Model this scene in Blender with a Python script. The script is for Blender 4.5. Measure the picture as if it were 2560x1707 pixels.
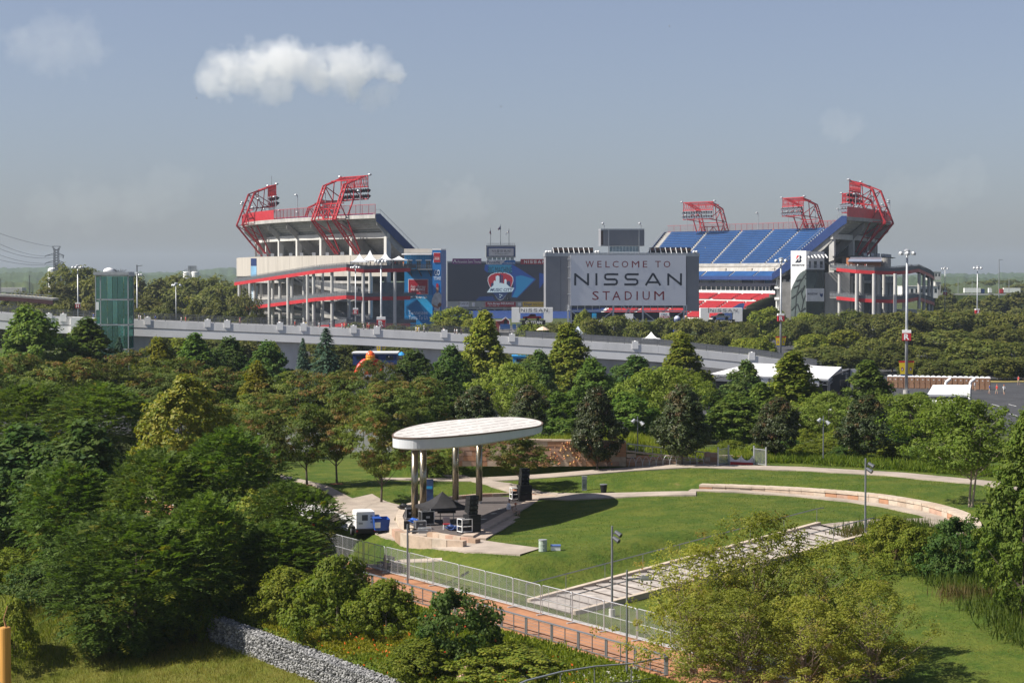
import bpy, math, random
import numpy as np
from mathutils import Vector, Matrix
random.seed(7)
RNG = np.random.default_rng(11)
for _o in list(bpy.data.objects):
    bpy.data.objects.remove(_o)
SC = bpy.context.scene
COL = SC.collection

# ------------------------------------------------------------------ camera, sky, sun, exposure
FPX, CX, CY, VH, CAMZ = 5000.0, 1280.0, 853.5, 688.0, 21.0      # focal length and frame in photograph pixels
TH = math.atan((CY - VH) / FPX)
cam_d = bpy.data.cameras.new('camera')
cam_d.sensor_width = 36.0
cam_d.lens = 36.0 * FPX / 2560.0
cam_d.clip_start, cam_d.clip_end = 1.0, 20000.0
cam = bpy.data.objects.new('camera', cam_d)
cam.location = (0, 0, CAMZ)
cam.rotation_euler = (math.pi / 2 - TH, 0, 0)
COL.objects.link(cam)
SC.camera = cam

SUN_AZ, SUN_EL = math.radians(-100.0), math.radians(46.0)          # azimuth from +Y, clockwise
SUNV = Vector((math.sin(SUN_AZ) * math.cos(SUN_EL), math.cos(SUN_AZ) * math.cos(SUN_EL), math.sin(SUN_EL)))
W = bpy.data.worlds.new('World'); SC.world = W; W.use_nodes = True
nt = W.node_tree; nt.nodes.clear()
sky = nt.nodes.new('ShaderNodeTexSky'); sky.sky_type = 'NISHITA'
sky.sun_disc = False
sky.sun_elevation = SUN_EL
sky.sun_rotation = SUN_AZ
sky.altitude = 150; sky.air_density = 1.0; sky.dust_density = 1.0; sky.ozone_density = 3.0
tint = nt.nodes.new('ShaderNodeMix'); tint.data_type = 'RGBA'; tint.blend_type = 'MULTIPLY'
tint.inputs[0].default_value = 1.0
tint.inputs[7].default_value = (0.87, 0.895, 1.10, 1)
bg = nt.nodes.new('ShaderNodeBackground'); bg.inputs[1].default_value = 0.054
wo = nt.nodes.new('ShaderNodeOutputWorld')
nt.links.new(sky.outputs[0], tint.inputs[6]); hsv = nt.nodes.new('ShaderNodeHueSaturation'); hsv.inputs['Saturation'].default_value = .72; nt.links.new(tint.outputs[2], hsv.inputs['Color']); nt.links.new(hsv.outputs[0], bg.inputs[0]); nt.links.new(bg.outputs[0], wo.inputs[0])

sl = bpy.data.lights.new('sun', 'SUN'); sl.energy = 5.0; sl.angle = math.radians(0.53); sl.color = (1.0, 0.95, 0.87)
so = bpy.data.objects.new('sun', sl); COL.objects.link(so)
so.rotation_euler = SUNV.to_track_quat('Z', 'Y').to_euler()
SC.view_settings.view_transform = 'Standard'; SC.view_settings.look = 'None'
SC.view_settings.exposure = 0.74; SC.view_settings.gamma = 1.0
SC.view_settings.use_curve_mapping = False
SC.render.engine = 'CYCLES'
SC.cycles.use_denoising = True
SC.cycles.max_bounces = 6; SC.cycles.diffuse_bounces = 3; SC.cycles.glossy_bounces = 3
SC.cycles.transmission_bounces = 4; SC.cycles.transparent_max_bounces = 12; SC.cycles.volume_bounces = 3
SC.cycles.sample_clamp_indirect = 6.0

# ------------------------------------------------------------------ helpers: picture point -> place
CT, ST = math.cos(TH), math.sin(TH)
def ray(u, v):
    a, b = (u - CX) / FPX, (CY - v) / FPX
    return (a, CT + b * ST, -ST + b * CT)
def P(u, v, Y):
    r = ray(u, v); t = Y / r[1]
    return Vector((r[0] * t, Y, CAMZ + r[2] * t))
def PZ(u, v, z):
    r = ray(u, v); t = (z - CAMZ) / r[2]
    return Vector((r[0] * t, r[1] * t, z))
def PL(u, v, O, n):
    r = Vector(ray(u, v)); n = Vector(n); c = Vector((0, 0, CAMZ))
    t = (Vector(O) - c).dot(n) / r.dot(n)
    return c + r * t

def sm(a):
    a = np.clip(a, 0, 1); return a * a * (3 - 2 * a)
N_ = np.array((0.852, 0.524)); D_ = np.array((0.524, -0.852)); P0_ = np.array((0.53, 125.9))
LAWN = 3.0
def H(x, y):
    """ground height of the park, the lots and the plain behind"""
    x = np.asarray(x, float); y = np.asarray(y, float)
    dx, dy = x - P0_[0], y - P0_[1]
    s = dx * N_[0] + dy * N_[1]; t = dx * D_[0] + dy * D_[1]
    up = (1.7 + 1.3 * sm((x + 6) / 24.)) * np.maximum(np.clip((s - .3) / 27.5, 0, 1), sm((s - .4) / 3.4) * sm((-t - 2) / 6.))
    low = -1.6 * sm((-s - 5) / 8.) - 1.5 * sm((-s - 12.9) / .7) * sm((t + 21) / 4.) - 0.16 * np.maximum(-s - 14, 0)
    low = np.maximum(low, -9)
    dw = np.hypot(np.maximum(x - 8, 0), np.maximum(y - 144.5, 0)) - 24.3
    wallz = sm((x - 14.5) / 1.5)
    berm = wallz * .6 * sm((dw - .55) / .6) + (.8 - .6 * wallz) * sm((dw - .9 * wallz) / 7.)
    back = 1 - sm((y - 192) / 60.)
    bump = 2.1 * sm((y - 182.5) / 1.6) * sm((x + 14) / 6.) * (1 - sm((x - 9.5) / 9.)) * (1 - sm((y - 190) / 25.))
    z = np.where(s > 0, up, low)
    z = z * np.where(s > 0, np.clip(back, 0, 1), 1 - sm((y - 230) / 80.)) + berm * back + bump
    return z
def HZ(x, y): return float(H(x, y))
_YS = np.concatenate([np.arange(92, 330, .5), np.arange(330, 1500, 4.)])
def G(u, v, dz=0.0):
    """point of the ground seen at picture point (u, v)"""
    r = ray(u, v); t = _YS / r[1]
    z = CAMZ + r[2] * t - H(r[0] * t, _YS) - dz
    k = np.argmax(z < 0)
    if k == 0: return P(u, v, _YS[-1])
    f = z[k - 1] / (z[k - 1] - z[k]); Y = _YS[k - 1] + f * (_YS[k] - _YS[k - 1])
    p = P(u, v, Y); return Vector((p.x, p.y, HZ(p.x, p.y) + dz))
def gy(u, Y):
    x = (u - CX) * Y / FPX
    return Vector((x, Y, HZ(x, Y)))

# ------------------------------------------------------------------ helpers: meshes and the tree of objects
ORG = {}
class MB:
    def __init__(s): s.v = []; s.f = []; s.m = []; s.mi = 0
    def face(s, pts):
        n = len(s.v); s.v += [tuple(p) for p in pts]; s.f.append(tuple(range(n, n + len(pts)))); s.m.append(s.mi)
    def obox(s, p, a, b, c):
        p, a, b, c = Vector(p), Vector(a), Vector(b), Vector(c); n = len(s.v)
        s.v += [tuple(q) for q in (p, p + a, p + a + b, p + b, p + c, p + a + c, p + a + b + c, p + b + c)]
        for q in ((0, 3, 2, 1), (4, 5, 6, 7), (0, 1, 5, 4), (1, 2, 6, 5), (2, 3, 7, 6), (3, 0, 4, 7)):
            s.f.append(tuple(n + i for i in q)); s.m.append(s.mi)
        return s
    def box(s, c, size, rz=0.0):
        ca, sa = math.cos(rz), math.sin(rz)
        a = Vector((ca * size[0], sa * size[0], 0)); b = Vector((-sa * size[1], ca * size[1], 0)); d = Vector((0, 0, size[2]))
        return s.obox(Vector(c) - a / 2 - b / 2 - d / 2, a, b, d)
    def bar(s, p, q, w, h=None, up=(0, 0, 1)):
        p, q = Vector(p), Vector(q); h = h or w; d = q - p
        if d.length < 1e-6: return s
        up = Vector(up); x = d.cross(up)
        if x.length < 1e-4: x = d.cross(Vector((0, 1, 0)))
        x.normalize(); y = x.cross(d).normalized()
        return s.obox(p - x * w / 2 - y * h / 2, d, x * w, y * h)
    def tube(s, p, q, r0, r1=None, n=8, caps=True):
        p, q = Vector(p), Vector(q); r1 = r0 if r1 is None else r1; d = q - p
        if d.length < 1e-6: return s
        x = d.cross(Vector((0, 0, 1)))
        if x.length < 1e-4: x = Vector((1, 0, 0))
        x.normalize(); y = x.cross(d).normalized(); k = len(s.v)
        for c, r in ((p, r0), (q, r1)):
            for i in range(n):
                a = 2 * math.pi * i / n; s.v.append(tuple(c + x * (r * math.cos(a)) + y * (r * math.sin(a))))
        for i in range(n):
            j = (i + 1) % n; s.f.append((k + i, k + j, k + n + j, k + n + i)); s.m.append(s.mi)
        if caps:
            s.f.append(tuple(range(k + n - 1, k - 1, -1))); s.m.append(s.mi)
            s.f.append(tuple(range(k + n, k + 2 * n))); s.m.append(s.mi)
        return s
    def prism(s, pts, vec):
        pts = [Vector(p) for p in pts]; vec = Vector(vec); n = len(pts); k = len(s.v)
        s.v += [tuple(p) for p in pts] + [tuple(p + vec) for p in pts]
        s.f.append(tuple(range(k + n - 1, k - 1, -1))); s.f.append(tuple(range(k + n, k + 2 * n))); s.m += [s.mi] * 2
        for i in range(n):
            j = (i + 1) % n; s.f.append((k + i, k + j, k + n + j, k + n + i)); s.m.append(s.mi)
        return s
    def lathe(s, c, prof, n=12, sx=1.0, sy=1.0):
        c = Vector(c); k = len(s.v)
        for r, z in prof:
            for i in range(n):
                a = 2 * math.pi * i / n; s.v.append((c.x + r * math.cos(a) * sx, c.y + r * math.sin(a) * sy, c.z + z))
        for j in range(len(prof) - 1):
            for i in range(n):
                b = (i + 1) % n; s.f.append((k + j * n + i, k + j * n + b, k + (j + 1) * n + b, k + (j + 1) * n + i)); s.m.append(s.mi)
        s.f.append(tuple(k + i for i in range(n - 1, -1, -1))); s.m.append(s.mi)
        e = k + (len(prof) - 1) * n; s.f.append(tuple(e + i for i in range(n))); s.m.append(s.mi)
        return s
    def grid(s, rows):
        n = len(rows[0]); k = len(s.v)
        for r in rows: s.v += [tuple(p) for p in r]
        for j in range(len(rows) - 1):
            for i in range(n - 1):
                s.f.append((k + j * n + i, k + j * n + i + 1, k + (j + 1) * n + i + 1, k + (j + 1) * n + i)); s.m.append(s.mi)
        return s
    def ball(s, c, r, n=10, sz=1.0):
        pr = [(max(1e-3, r * math.sin(math.pi * i / 6)), -r * sz * math.cos(math.pi * i / 6)) for i in range(7)]
        return s.lathe(c, pr, n)
    def build(s, name, mats, parent=None, smooth=False):
        org = ORG.get(parent.name, Vector((0, 0, 0))) if parent else Vector((0, 0, 0))
        me = bpy.data.meshes.new(name)
        me.from_pydata([(a - org.x, b - org.y, c - org.z) for a, b, c in s.v], [], s.f)
        if not isinstance(mats, (list, tuple)): mats = [mats]
        for m in mats: me.materials.append(m)
        if len(mats) > 1: me.polygons.foreach_set('material_index', s.m)
        if smooth: me.polygons.foreach_set('use_smooth', [True] * len(s.f))
        me.update()
        o = bpy.data.objects.new(name, me); COL.objects.link(o)
        if parent: o.parent = parent; ORG[o.name] = org
        return o

def tag(o, label=None, cat=None, group=None, kind=None):
    if label: o['label'] = label
    if cat: o['category'] = cat
    if group: o['group'] = group
    if kind: o['kind'] = kind
    return o
def thing(name, label, cat, loc=(0, 0, 0), group=None):
    o = bpy.data.objects.new(name, None); COL.objects.link(o); o.location = loc
    o.empty_display_size = .3
    ORG[o.name] = Vector(loc)
    return tag(o, label, cat, group)
def dup(root, loc=None, rz=None, scale=None, label=None, group=None, color=None):
    def cp(o, par):
        c = o.copy(); COL.objects.link(c); c.parent = par
        if color is not None: c.color = color
        for ch in o.children: cp(ch, c)
        return c
    r = cp(root, None)
    if loc is not None: r.location = loc
    if rz is not None: r.rotation_euler = (0, 0, rz)
    if scale is not None: r.scale = scale if isinstance(scale, (tuple, list)) else (scale,) * 3
    if label: r['label'] = label
    if group: r['group'] = group
    return r
ORDN = ('first second third fourth fifth sixth seventh eighth ninth tenth eleventh twelfth thirteenth fourteenth fifteenth sixteenth '
        'seventeenth eighteenth nineteenth twentieth twenty-first twenty-second twenty-third twenty-fourth twenty-fifth twenty-sixth '
        'twenty-seventh twenty-eighth twenty-ninth thirtieth thirty-first thirty-second thirty-third thirty-fourth thirty-fifth '
        'thirty-sixth thirty-seventh thirty-eighth thirty-ninth fortieth').split()

# ------------------------------------------------------------------ materials
MAT = {}
def M(name, col, rough=.75, metal=0.0, var=.18, scale=.6, bump=0.0, stretch=(1, 1, 1), col2=None, spec=.35, alpha=None):
    if name in MAT: return MAT[name]
    m = bpy.data.materials.new(name); m.use_nodes = True; MAT[name] = m
    t = m.node_tree; b = t.nodes['Principled BSDF']
    b.inputs['Roughness'].default_value = rough; b.inputs['Metallic'].default_value = metal
    b.inputs['Specular IOR Level'].default_value = spec
    b.inputs['Base Color'].default_value = (*col, 1)
    if var > 0:
        tc = t.nodes.new('ShaderNodeTexCoord'); mp = t.nodes.new('ShaderNodeMapping'); mp.inputs['Scale'].default_value = [scale * k for k in stretch]
        nz = t.nodes.new('ShaderNodeTexNoise'); nz.inputs['Scale'].default_value = 1.0; nz.inputs['Detail'].default_value = 6; nz.inputs['Roughness'].default_value = .65
        rp = t.nodes.new('ShaderNodeMapRange'); rp.inputs[1].default_value = .28; rp.inputs[2].default_value = .72
        mx = t.nodes.new('ShaderNodeMix'); mx.data_type = 'RGBA'
        c2 = col2 or tuple(min(1, c * (1 + var)) for c in col); c1 = col if col2 else tuple(c * (1 - var) for c in col)
        mx.inputs[6].default_value = (*c1, 1); mx.inputs[7].default_value = (*c2, 1)
        L = t.links.new
        L(tc.outputs['Object'], mp.inputs[0]); L(mp.outputs[0], nz.inputs['Vector']); L(nz.outputs[0], rp.inputs[0]); L(rp.outputs[0], mx.inputs[0]); L(mx.outputs[2], b.inputs['Base Color'])
        if bump > 0:
            bp = t.nodes.new('ShaderNodeBump'); bp.inputs['Strength'].default_value = bump; bp.inputs['Distance'].default_value = .1
            L(nz.outputs[0], bp.inputs['Height']); L(bp.outputs[0], b.inputs['Normal'])
    return m
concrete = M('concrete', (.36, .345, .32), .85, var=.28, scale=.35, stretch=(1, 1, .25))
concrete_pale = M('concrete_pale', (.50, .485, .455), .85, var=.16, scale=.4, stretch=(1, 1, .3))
concrete_beige = M('concrete_beige', (.41, .375, .325), .85, var=.14, scale=.25, stretch=(1, 1, .15))
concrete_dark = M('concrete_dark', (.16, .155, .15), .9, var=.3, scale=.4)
path_mat = M('path_concrete', (.33, .275, .225), .9, var=.3, scale=.45, bump=.1)
walk_mat = M('walk_red', (.34, .16, .08), .9, var=.28, scale=.5, bump=.1)
red_paint = M('red_paint', (.42, .024, .03), .5, var=.18, scale=.5)
red_seat = M('red_seat', (.36, .022, .028), .5, var=.15, scale=.3)
blue_seat = M('blue_seat', (.019, .085, .245), .5, var=.25, scale=.12)
navy = M('navy', (.020, .045, .15), .5, var=.15)
white_paint = M('white_paint', (.78, .77, .75), .6, var=.06, scale=.4)
white_cloth = M('white_cloth', (.80, .79, .78), .8, var=.05, scale=.6)
steel = M('steel', (.36, .37, .38), .45, .6, var=.12, scale=2)
steel_dark = M('steel_dark', (.10, .105, .115), .5, .3, var=.2, scale=2)
galv = M('galvanised', (.46, .47, .48), .45, .5, var=.15, scale=2)
black = M('black_matte', (.012, .012, .013), .6, var=.3, scale=2)
black_cloth = M('black_cloth', (.022, .021, .023), .8, var=.35, scale=1.2)
asphalt = M('asphalt', (.045, .045, .048), .92, var=.3, scale=.25, bump=.15)
dark_glass = M('dark_glass', (.02, .03, .035), .08, var=.3, scale=.3, spec=.7)
bark = M('bark', (.10, .078, .06), .9, var=.35, scale=3, bump=.4, stretch=(1, 1, .2))
bark_pale = M('bark_pale', (.30, .23, .18), .9, var=.35, scale=3, bump=.4, stretch=(1, 1, .3))

def leaf_mat(name, col, col2, tintc=(.30, .10, .035), rough=.6, trans=.34, spec=.12):
    m = bpy.data.materials.new(name); m.use_nodes = True; t = m.node_tree; L = t.links.new
    b = t.nodes['Principled BSDF']; out = t.nodes['Material Output']
    b.inputs['Roughness'].default_value = rough; b.inputs['Specular IOR Level'].default_value = spec
    geo = t.nodes.new('ShaderNodeNewGeometry'); mx = t.nodes.new('ShaderNodeMix'); mx.data_type = 'RGBA'
    mx.inputs[6].default_value = (*col, 1); mx.inputs[7].default_value = (*col2, 1)
    L(geo.outputs['Random Per Island'], mx.inputs[0])
    at = t.nodes.new('ShaderNodeAttribute'); at.attribute_name = 'tint'
    m2 = t.nodes.new('ShaderNodeMix'); m2.data_type = 'RGBA'; m2.inputs[7].default_value = (*tintc, 1)
    L(at.outputs['Fac'], m2.inputs[0]); L(mx.outputs[2], m2.inputs[6])
    oi = t.nodes.new('ShaderNodeObjectInfo'); hs = t.nodes.new('ShaderNodeHueSaturation')
    mr = t.nodes.new('ShaderNodeMapRange'); mr.inputs[3].default_value = .78; mr.inputs[4].default_value = 1.22
    mh = t.nodes.new('ShaderNodeMapRange'); mh.inputs[3].default_value = .488; mh.inputs[4].default_value = .512
    ml = t.nodes.new('ShaderNodeMath'); ml.operation = 'FRACT'; mm = t.nodes.new('ShaderNodeMath'); mm.operation = 'MULTIPLY'; mm.inputs[1].default_value = 7.31
    L(oi.outputs['Random'], mr.inputs[0]); L(oi.outputs['Random'], mm.inputs[0]); L(mm.outputs[0], ml.inputs[0]); L(ml.outputs[0], mh.inputs[0])
    L(mr.outputs[0], hs.inputs['Value']); L(mh.outputs[0], hs.inputs['Hue']); L(m2.outputs[2], hs.inputs['Color'])
    L(hs.outputs[0], b.inputs['Base Color'])
    tr = t.nodes.new('ShaderNodeBsdfTranslucent'); g = t.nodes.new('ShaderNodeMix'); g.data_type = 'RGBA'; g.blend_type = 'MULTIPLY'; g.inputs[0].default_value = 1
    g.inputs[7].default_value = (1.5, 1.6, .7, 1); L(hs.outputs[0], g.inputs[6]); L(g.outputs[2], tr.inputs[0])
    ms = t.nodes.new('ShaderNodeMixShader'); ms.inputs[0].default_value = trans
    L(b.outputs[0], ms.inputs[1]); L(tr.outputs[0], ms.inputs[2]); L(ms.outputs[0], out.inputs[0])
    return m

def lettering(text, mat, a, b, c, parent, name='lettering', proud=.03, depth=.04, shear=0.0, bold=0.0):
    """text filling the box with lower left a, lower right b, upper left c (world points); the face looks along (b-a)x(c-a)"""
    a, b, c = Vector(a), Vector(b), Vector(c); n = (b - a).cross(c - a).normalized()
    cu = bpy.data.curves.new(name, 'FONT'); cu.body = text; cu.extrude = 0; cu.resolution_u = 2; cu.shear = shear; cu.offset = bold
    o = bpy.data.objects.new(name, cu); COL.objects.link(o)
    dg = bpy.context.evaluated_depsgraph_get(); dg.update()
    me = bpy.data.meshes.new_from_object(o.evaluated_get(dg)); COL.objects.unlink(o); bpy.data.objects.remove(o)
    co = np.empty(len(me.vertices) * 3); me.vertices.foreach_get('co', co); co = co.reshape(-1, 3)
    lo, hi = co.min(0), co.max(0); k = (co - lo) / np.maximum(hi - lo, 1e-6)
    mb = MB(); base = [a + (b - a) * float(x) + (c - a) * float(y) + n * proud for x, y, _ in k]
    mb.v = [tuple(p) for p in base]; mb.f = [tuple(p.vertices) for p in me.polygons]; mb.m = [0] * len(mb.f)
    bpy.data.meshes.remove(me)
    return mb.build(name, mat, parent)

def stroke(mb, pts, w, a, ex, ey, n, proud=.03):
    """a flat stroke of width w along 2-D pts in the plane a + x ex + y ey"""
    for (x0, y0), (x1, y1) in zip(pts[:-1], pts[1:]):
        proud += .0042
        d = math.hypot(x1 - x0, y1 - y0)
        if d < 1e-6: continue
        px, py = -(y1 - y0) / d * w / 2, (x1 - x0) / d * w / 2
        mb.face([a + ex * X + ey * Y + n * proud for X, Y in ((x0 - px, y0 - py), (x1 - px, y1 - py), (x1 + px, y1 + py), (x0 + px, y0 + py))])
def wide_word(word, mat, a, b, c, parent, name='lettering', sw=.165, proud=.03):
    """NISSAN-like broad stroke letters in the box a, b, c"""
    a, b, c = Vector(a), Vector(b), Vector(c); n = (b - a).cross(c - a).normalized()
    hgt = (c - a).length; ey = (c - a) / hgt; ex = (b - a).normalized(); wid = (b - a).length
    adv = {'N': 1.25, 'I': .2, 'S': 1.22, 'A': 1.4}; gap = .52
    tot = sum(adv[k] for k in word) + gap * (len(word) - 1); sx = wid / tot / hgt; x = 0; mb = MB(); w = sw; h = w / 2
    for k in word:
        q = adv[k]
        if k == 'N': L = [[(h, 0), (h, 1)], [(h, 1 - h), (q - h, h)], [(q - h, 0), (q - h, 1)]]
        elif k == 'I': L = [[(q / 2, 0), (q / 2, 1)]]
        elif k == 'A': L = [[(h * .9, 0), (q / 2, 1)], [(q - h * .9, 0), (q / 2, 1)], [(q * .2, .26), (q * .8, .26)]]
        else:
            r = .22; L = [[(q, 1 - h), (r, 1 - h), (h + .06, 1 - h - .07), (h, .76), (h + .06, .58), (r, .5), (q - r, .5), (q - h - .06, .43), (q - h, .27), (q - h - .06, h + .07), (q - r, h), (0, h)]]
        for l in L: stroke(mb, [((x + X) * hgt * sx, Y * hgt) for X, Y in l], w * hgt, a, ex, ey, n, proud)
        x += q + gap
    return mb.build(name, mat, parent)
# ------------------------------------------------------------------ ground
def grow(a, b, s, k, lim):
    out = [a]
    while out[-1] < lim: out.append(out[-1] + s); s *= k
    return out
xs = np.array(sorted(set([-x for x in grow(60, 0, 1.5, 1.13, 6800)] + [round(-60 + i * 1.0, 3) for i in range(34)] + [round(-26 + i * .5, 3) for i in range(60)] + [round(4 + i * .8, 3) for i in range(71)] + grow(60, 0, 1.5, 1.13, 6800))))
ys = np.array(sorted(set(list(np.linspace(-200, 90, 15)) + [round(90 + i * .5, 3) for i in range(110)] + [round(145 + i * .8, 3) for i in range(72)] + grow(202, 0, 1.2, 1.06, 6800))))
XX, YY = np.meshgrid(xs, ys); ZZ = H(XX, YY)
nz_ = (np.sin(XX * .9 + 1.3 * np.sin(YY * .7)) * np.sin(YY * 1.1 + .8 * np.sin(XX * .5))) * .035
near = (YY < 190); ZZ = ZZ + np.where(near, nz_, 0)
mb = MB(); nx = len(xs); mb.v = list(zip(XX.ravel().tolist(), YY.ravel().tolist(), ZZ.ravel().tolist()))
mb.f = [(j * nx + i, j * nx + i + 1, (j + 1) * nx + i + 1, (j + 1) * nx + i) for j in range(len(ys) - 1) for i in range(nx - 1)]; mb.m = [0] * len(mb.f)

def ground_mat():
    m = bpy.data.materials.new('grass_ground'); m.use_nodes = True; t = m.node_tree; L = t.links.new; b = t.nodes['Principled BSDF']
    b.inputs['Roughness'].default_value = .95; b.inputs['Specular IOR Level'].default_value = .15
    tc = t.nodes.new('ShaderNodeTexCoord')
    def noise(sc, det=5, st=(1, 1, 1)):
        mp = t.nodes.new('ShaderNodeMapping'); mp.inputs['Scale'].default_value = [sc * k for k in st]
        n = t.nodes.new('ShaderNodeTexNoise'); n.inputs['Scale'].default_value = 1; n.inputs['Detail'].default_value = det; n.inputs['Roughness'].default_value = .7
        L(tc.outputs['Object'], mp.inputs[0]); L(mp.outputs[0], n.inputs['Vector']); return n.outputs[0]
    def rng(x, a, b2, c=0, d=1):
        r = t.nodes.new('ShaderNodeMapRange'); r.inputs[1].default_value = a; r.inputs[2].default_value = b2; r.inputs[3].default_value = c; r.inputs[4].default_value = d
        L(x, r.inputs[0]); return r.outputs[0]
    def mix(f, a, b2):
        x = t.nodes.new('ShaderNodeMix'); x.data_type = 'RGBA'
        for i, q in ((0, f), (6, a), (7, b2)):
            if isinstance(q, tuple): x.inputs[i].default_value = (*q, 1)
            else: L(q, x.inputs[i])
        return x.outputs[2]
    fine = noise(3.2, 9, (1, 1, 1)); mid = noise(.45, 5); big = noise(.09, 4)
    g = mix(rng(fine, .3, .72), (.034, .068, .008), (.082, .125, .016))
    g = mix(rng(mid, .40, .62, 0, .8), g, (.125, .140, .022)); g = mix(rng(noise(1.3, 6), .5, .72, 0, .6), g, (.045, .075, .008))
    g = mix(rng(big, .50, .70, 0, .55), g, (.075, .11, .010))
    # worn sandy patches
    worn = noise(.22, 6); g = mix(rng(worn, .66, .76, 0, .75), g, (.22, .16, .07))
    # rough yellow meadow on the bank below the stone baskets
    sep = t.nodes.new('ShaderNodeSeparateXYZ'); L(tc.outputs['Object'], sep.inputs[0])
    def lin(ax, ay, c0):
        a = t.nodes.new('ShaderNodeMath'); a.operation = 'MULTIPLY_ADD'; a.inputs[1].default_value = ax; a.inputs[2].default_value = c0
        b2 = t.nodes.new('ShaderNodeMath'); b2.operation = 'MULTIPLY_ADD'; b2.inputs[1].default_value = ay
        L(sep.outputs[0], a.inputs[0]); L(sep.outputs[1], b2.inputs[0]); L(a.outputs[0], b2.inputs[2]); return b2.outputs[0]
    s_ = lin(.852, .524, -(.53 * .852 + 125.9 * .524))
    meadow = mix(rng(noise(.6, 6), .35, .7), (.12, .14, .018), (.20, .17, .04)); meadow = mix(rng(fine, .3, .75, 0, .6), meadow, (.06, .085, .012))
    g = mix(rng(s_, -14.5, -13.5, 1, 0), g, meadow)
    far = mix(rng(noise(.02, 6), .35, .65), (.035, .055, .014), (.075, .085, .025))
    g = mix(rng(sep.outputs[1], 205, 240), g, far)
    L(g, b.inputs['Base Color'])
    bp = t.nodes.new('ShaderNodeBump'); bp.inputs['Strength'].default_value = 1.0; bp.inputs['Distance'].default_value = .2
    L(fine, bp.inputs['Height']); L(bp.outputs[0], b.inputs['Normal'])
    return m
ground = mb.build('ground', ground_mat(), smooth=True); tag(ground, kind='structure')

def sheet(name, left, right, mat, dz=.085, n=4, sub=6, kind='structure', parent=None):
    """a strip of paving laid on the ground between two lines of plan points"""
    def res(pl):
        out = []
        for a, b in zip(pl[:-1], pl[1:]):
            out += [Vector(a).lerp(Vector(b), i / sub) for i in range(sub)]
        return out + [Vector(pl[-1])]
    A, B = res(left), res(right); rows = []
    for a, b in zip(A, B):
        r = []
        for i in range(n + 1):
            q = a.lerp(b, i / n); r.append((q.x, q.y, HZ(q.x, q.y) + dz))
        rows.append([(r[0][0], r[0][1], r[0][2] - .2)] + r + [(r[-1][0], r[-1][1], r[-1][2] - .2)])
    m = MB(); m.grid(rows); o = m.build(name, mat, parent); tag(o, kind=kind); return o
def g2(*uv): return [G(u, v).xy for u, v in uv]
def V2(*p): return [Vector((a, b)) for a, b in p]

def wp(s, t): q = P0_ + s * N_ + t * D_; return Vector((q[0], q[1]))
sheet('walkway', [wp(-5.1, t) for t in range(-90, 41, 10)], [wp(-.1, t) for t in range(-90, 41, 10)], walk_mat, .08)
sheet('kerb_strip', [wp(-.1, t) for t in range(-90, 41, 10)], [wp(.22, t) for t in range(-90, 41, 10)], concrete_pale, .1, n=1)

# upper path along the stone wall, path behind the lawn, path round the stage
up_n = [(-12, 180.4), (-8, 179.4), (-3, 178.3), (4, 177.6), (16, 178.2), (25, 175.5), (32, 171), (38, 164), (43, 154), (46, 140)]
up_f = [(-12, 181.8), (-8, 181.7), (-3, 181.5), (4, 181.2), (16, 181.6), (26, 178.6), (34, 173.4), (40.5, 165.5), (45.5, 155), (48.5, 140)]
sheet('upper_path', V2(*up_n), V2(*up_f), path_mat)
lp_n = g2((1060, 1172), (1130, 1193), (1230, 1218), (1340, 1248), (1420, 1251), (1560, 1244), (1740, 1239))
lp_f = g2((1085, 1166), (1160, 1187), (1260, 1208), (1360, 1232), (1440, 1235), (1580, 1233), (1740, 1230))
sheet('lawn_path', lp_n, lp_f, path_mat, dz=.10)
wl = [Vector((8 + 24.2 * math.sin(a), 144.5 + 24.2 * math.cos(a))) for a in np.radians(np.linspace(17, 108, 34))]
wi = [Vector((8 + 23.0 * math.sin(a), 144.5 + 23.0 * math.cos(a))) for a in np.radians(np.linspace(17, 108, 34))]
sheet('wall_path', wl, wi, path_mat, dz=.115, n=2, sub=2)
ap_o = g2((690, 1262), (800, 1268), (860, 1290), (905, 1322), (960, 1345), (1050, 1367), (1160, 1381), (1300, 1388))
ap_i = g2((690, 1252), (830, 1256), (930, 1236), (1000, 1264), (985, 1302), (1060, 1330), (1180, 1348), (1352, 1372))
sheet('stage_apron', ap_o, ap_i, path_mat, n=6)
sheet('side_path', g2((700, 1195), (830, 1240), (900, 1280)), g2((700, 1188), (850, 1232), (930, 1262)), path_mat, dz=.10)
sheet('branch_path', g2((890, 1418), (1000, 1408), (1105, 1403)), g2((890, 1410), (1000, 1401), (1105, 1397)), path_mat, dz=.10)
sheet('service_lane', g2((600, 1300), (760, 1290), (870, 1325)), g2((600, 1270), (780, 1262), (890, 1300)), concrete_pale, dz=.115)
sheet('stair_landing', V2((22.2, 143.3), (26, 146), (30.5, 147)), V2((24.9, 137.2), (28, 140), (31, 143)), path_mat, dz=.13)

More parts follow.
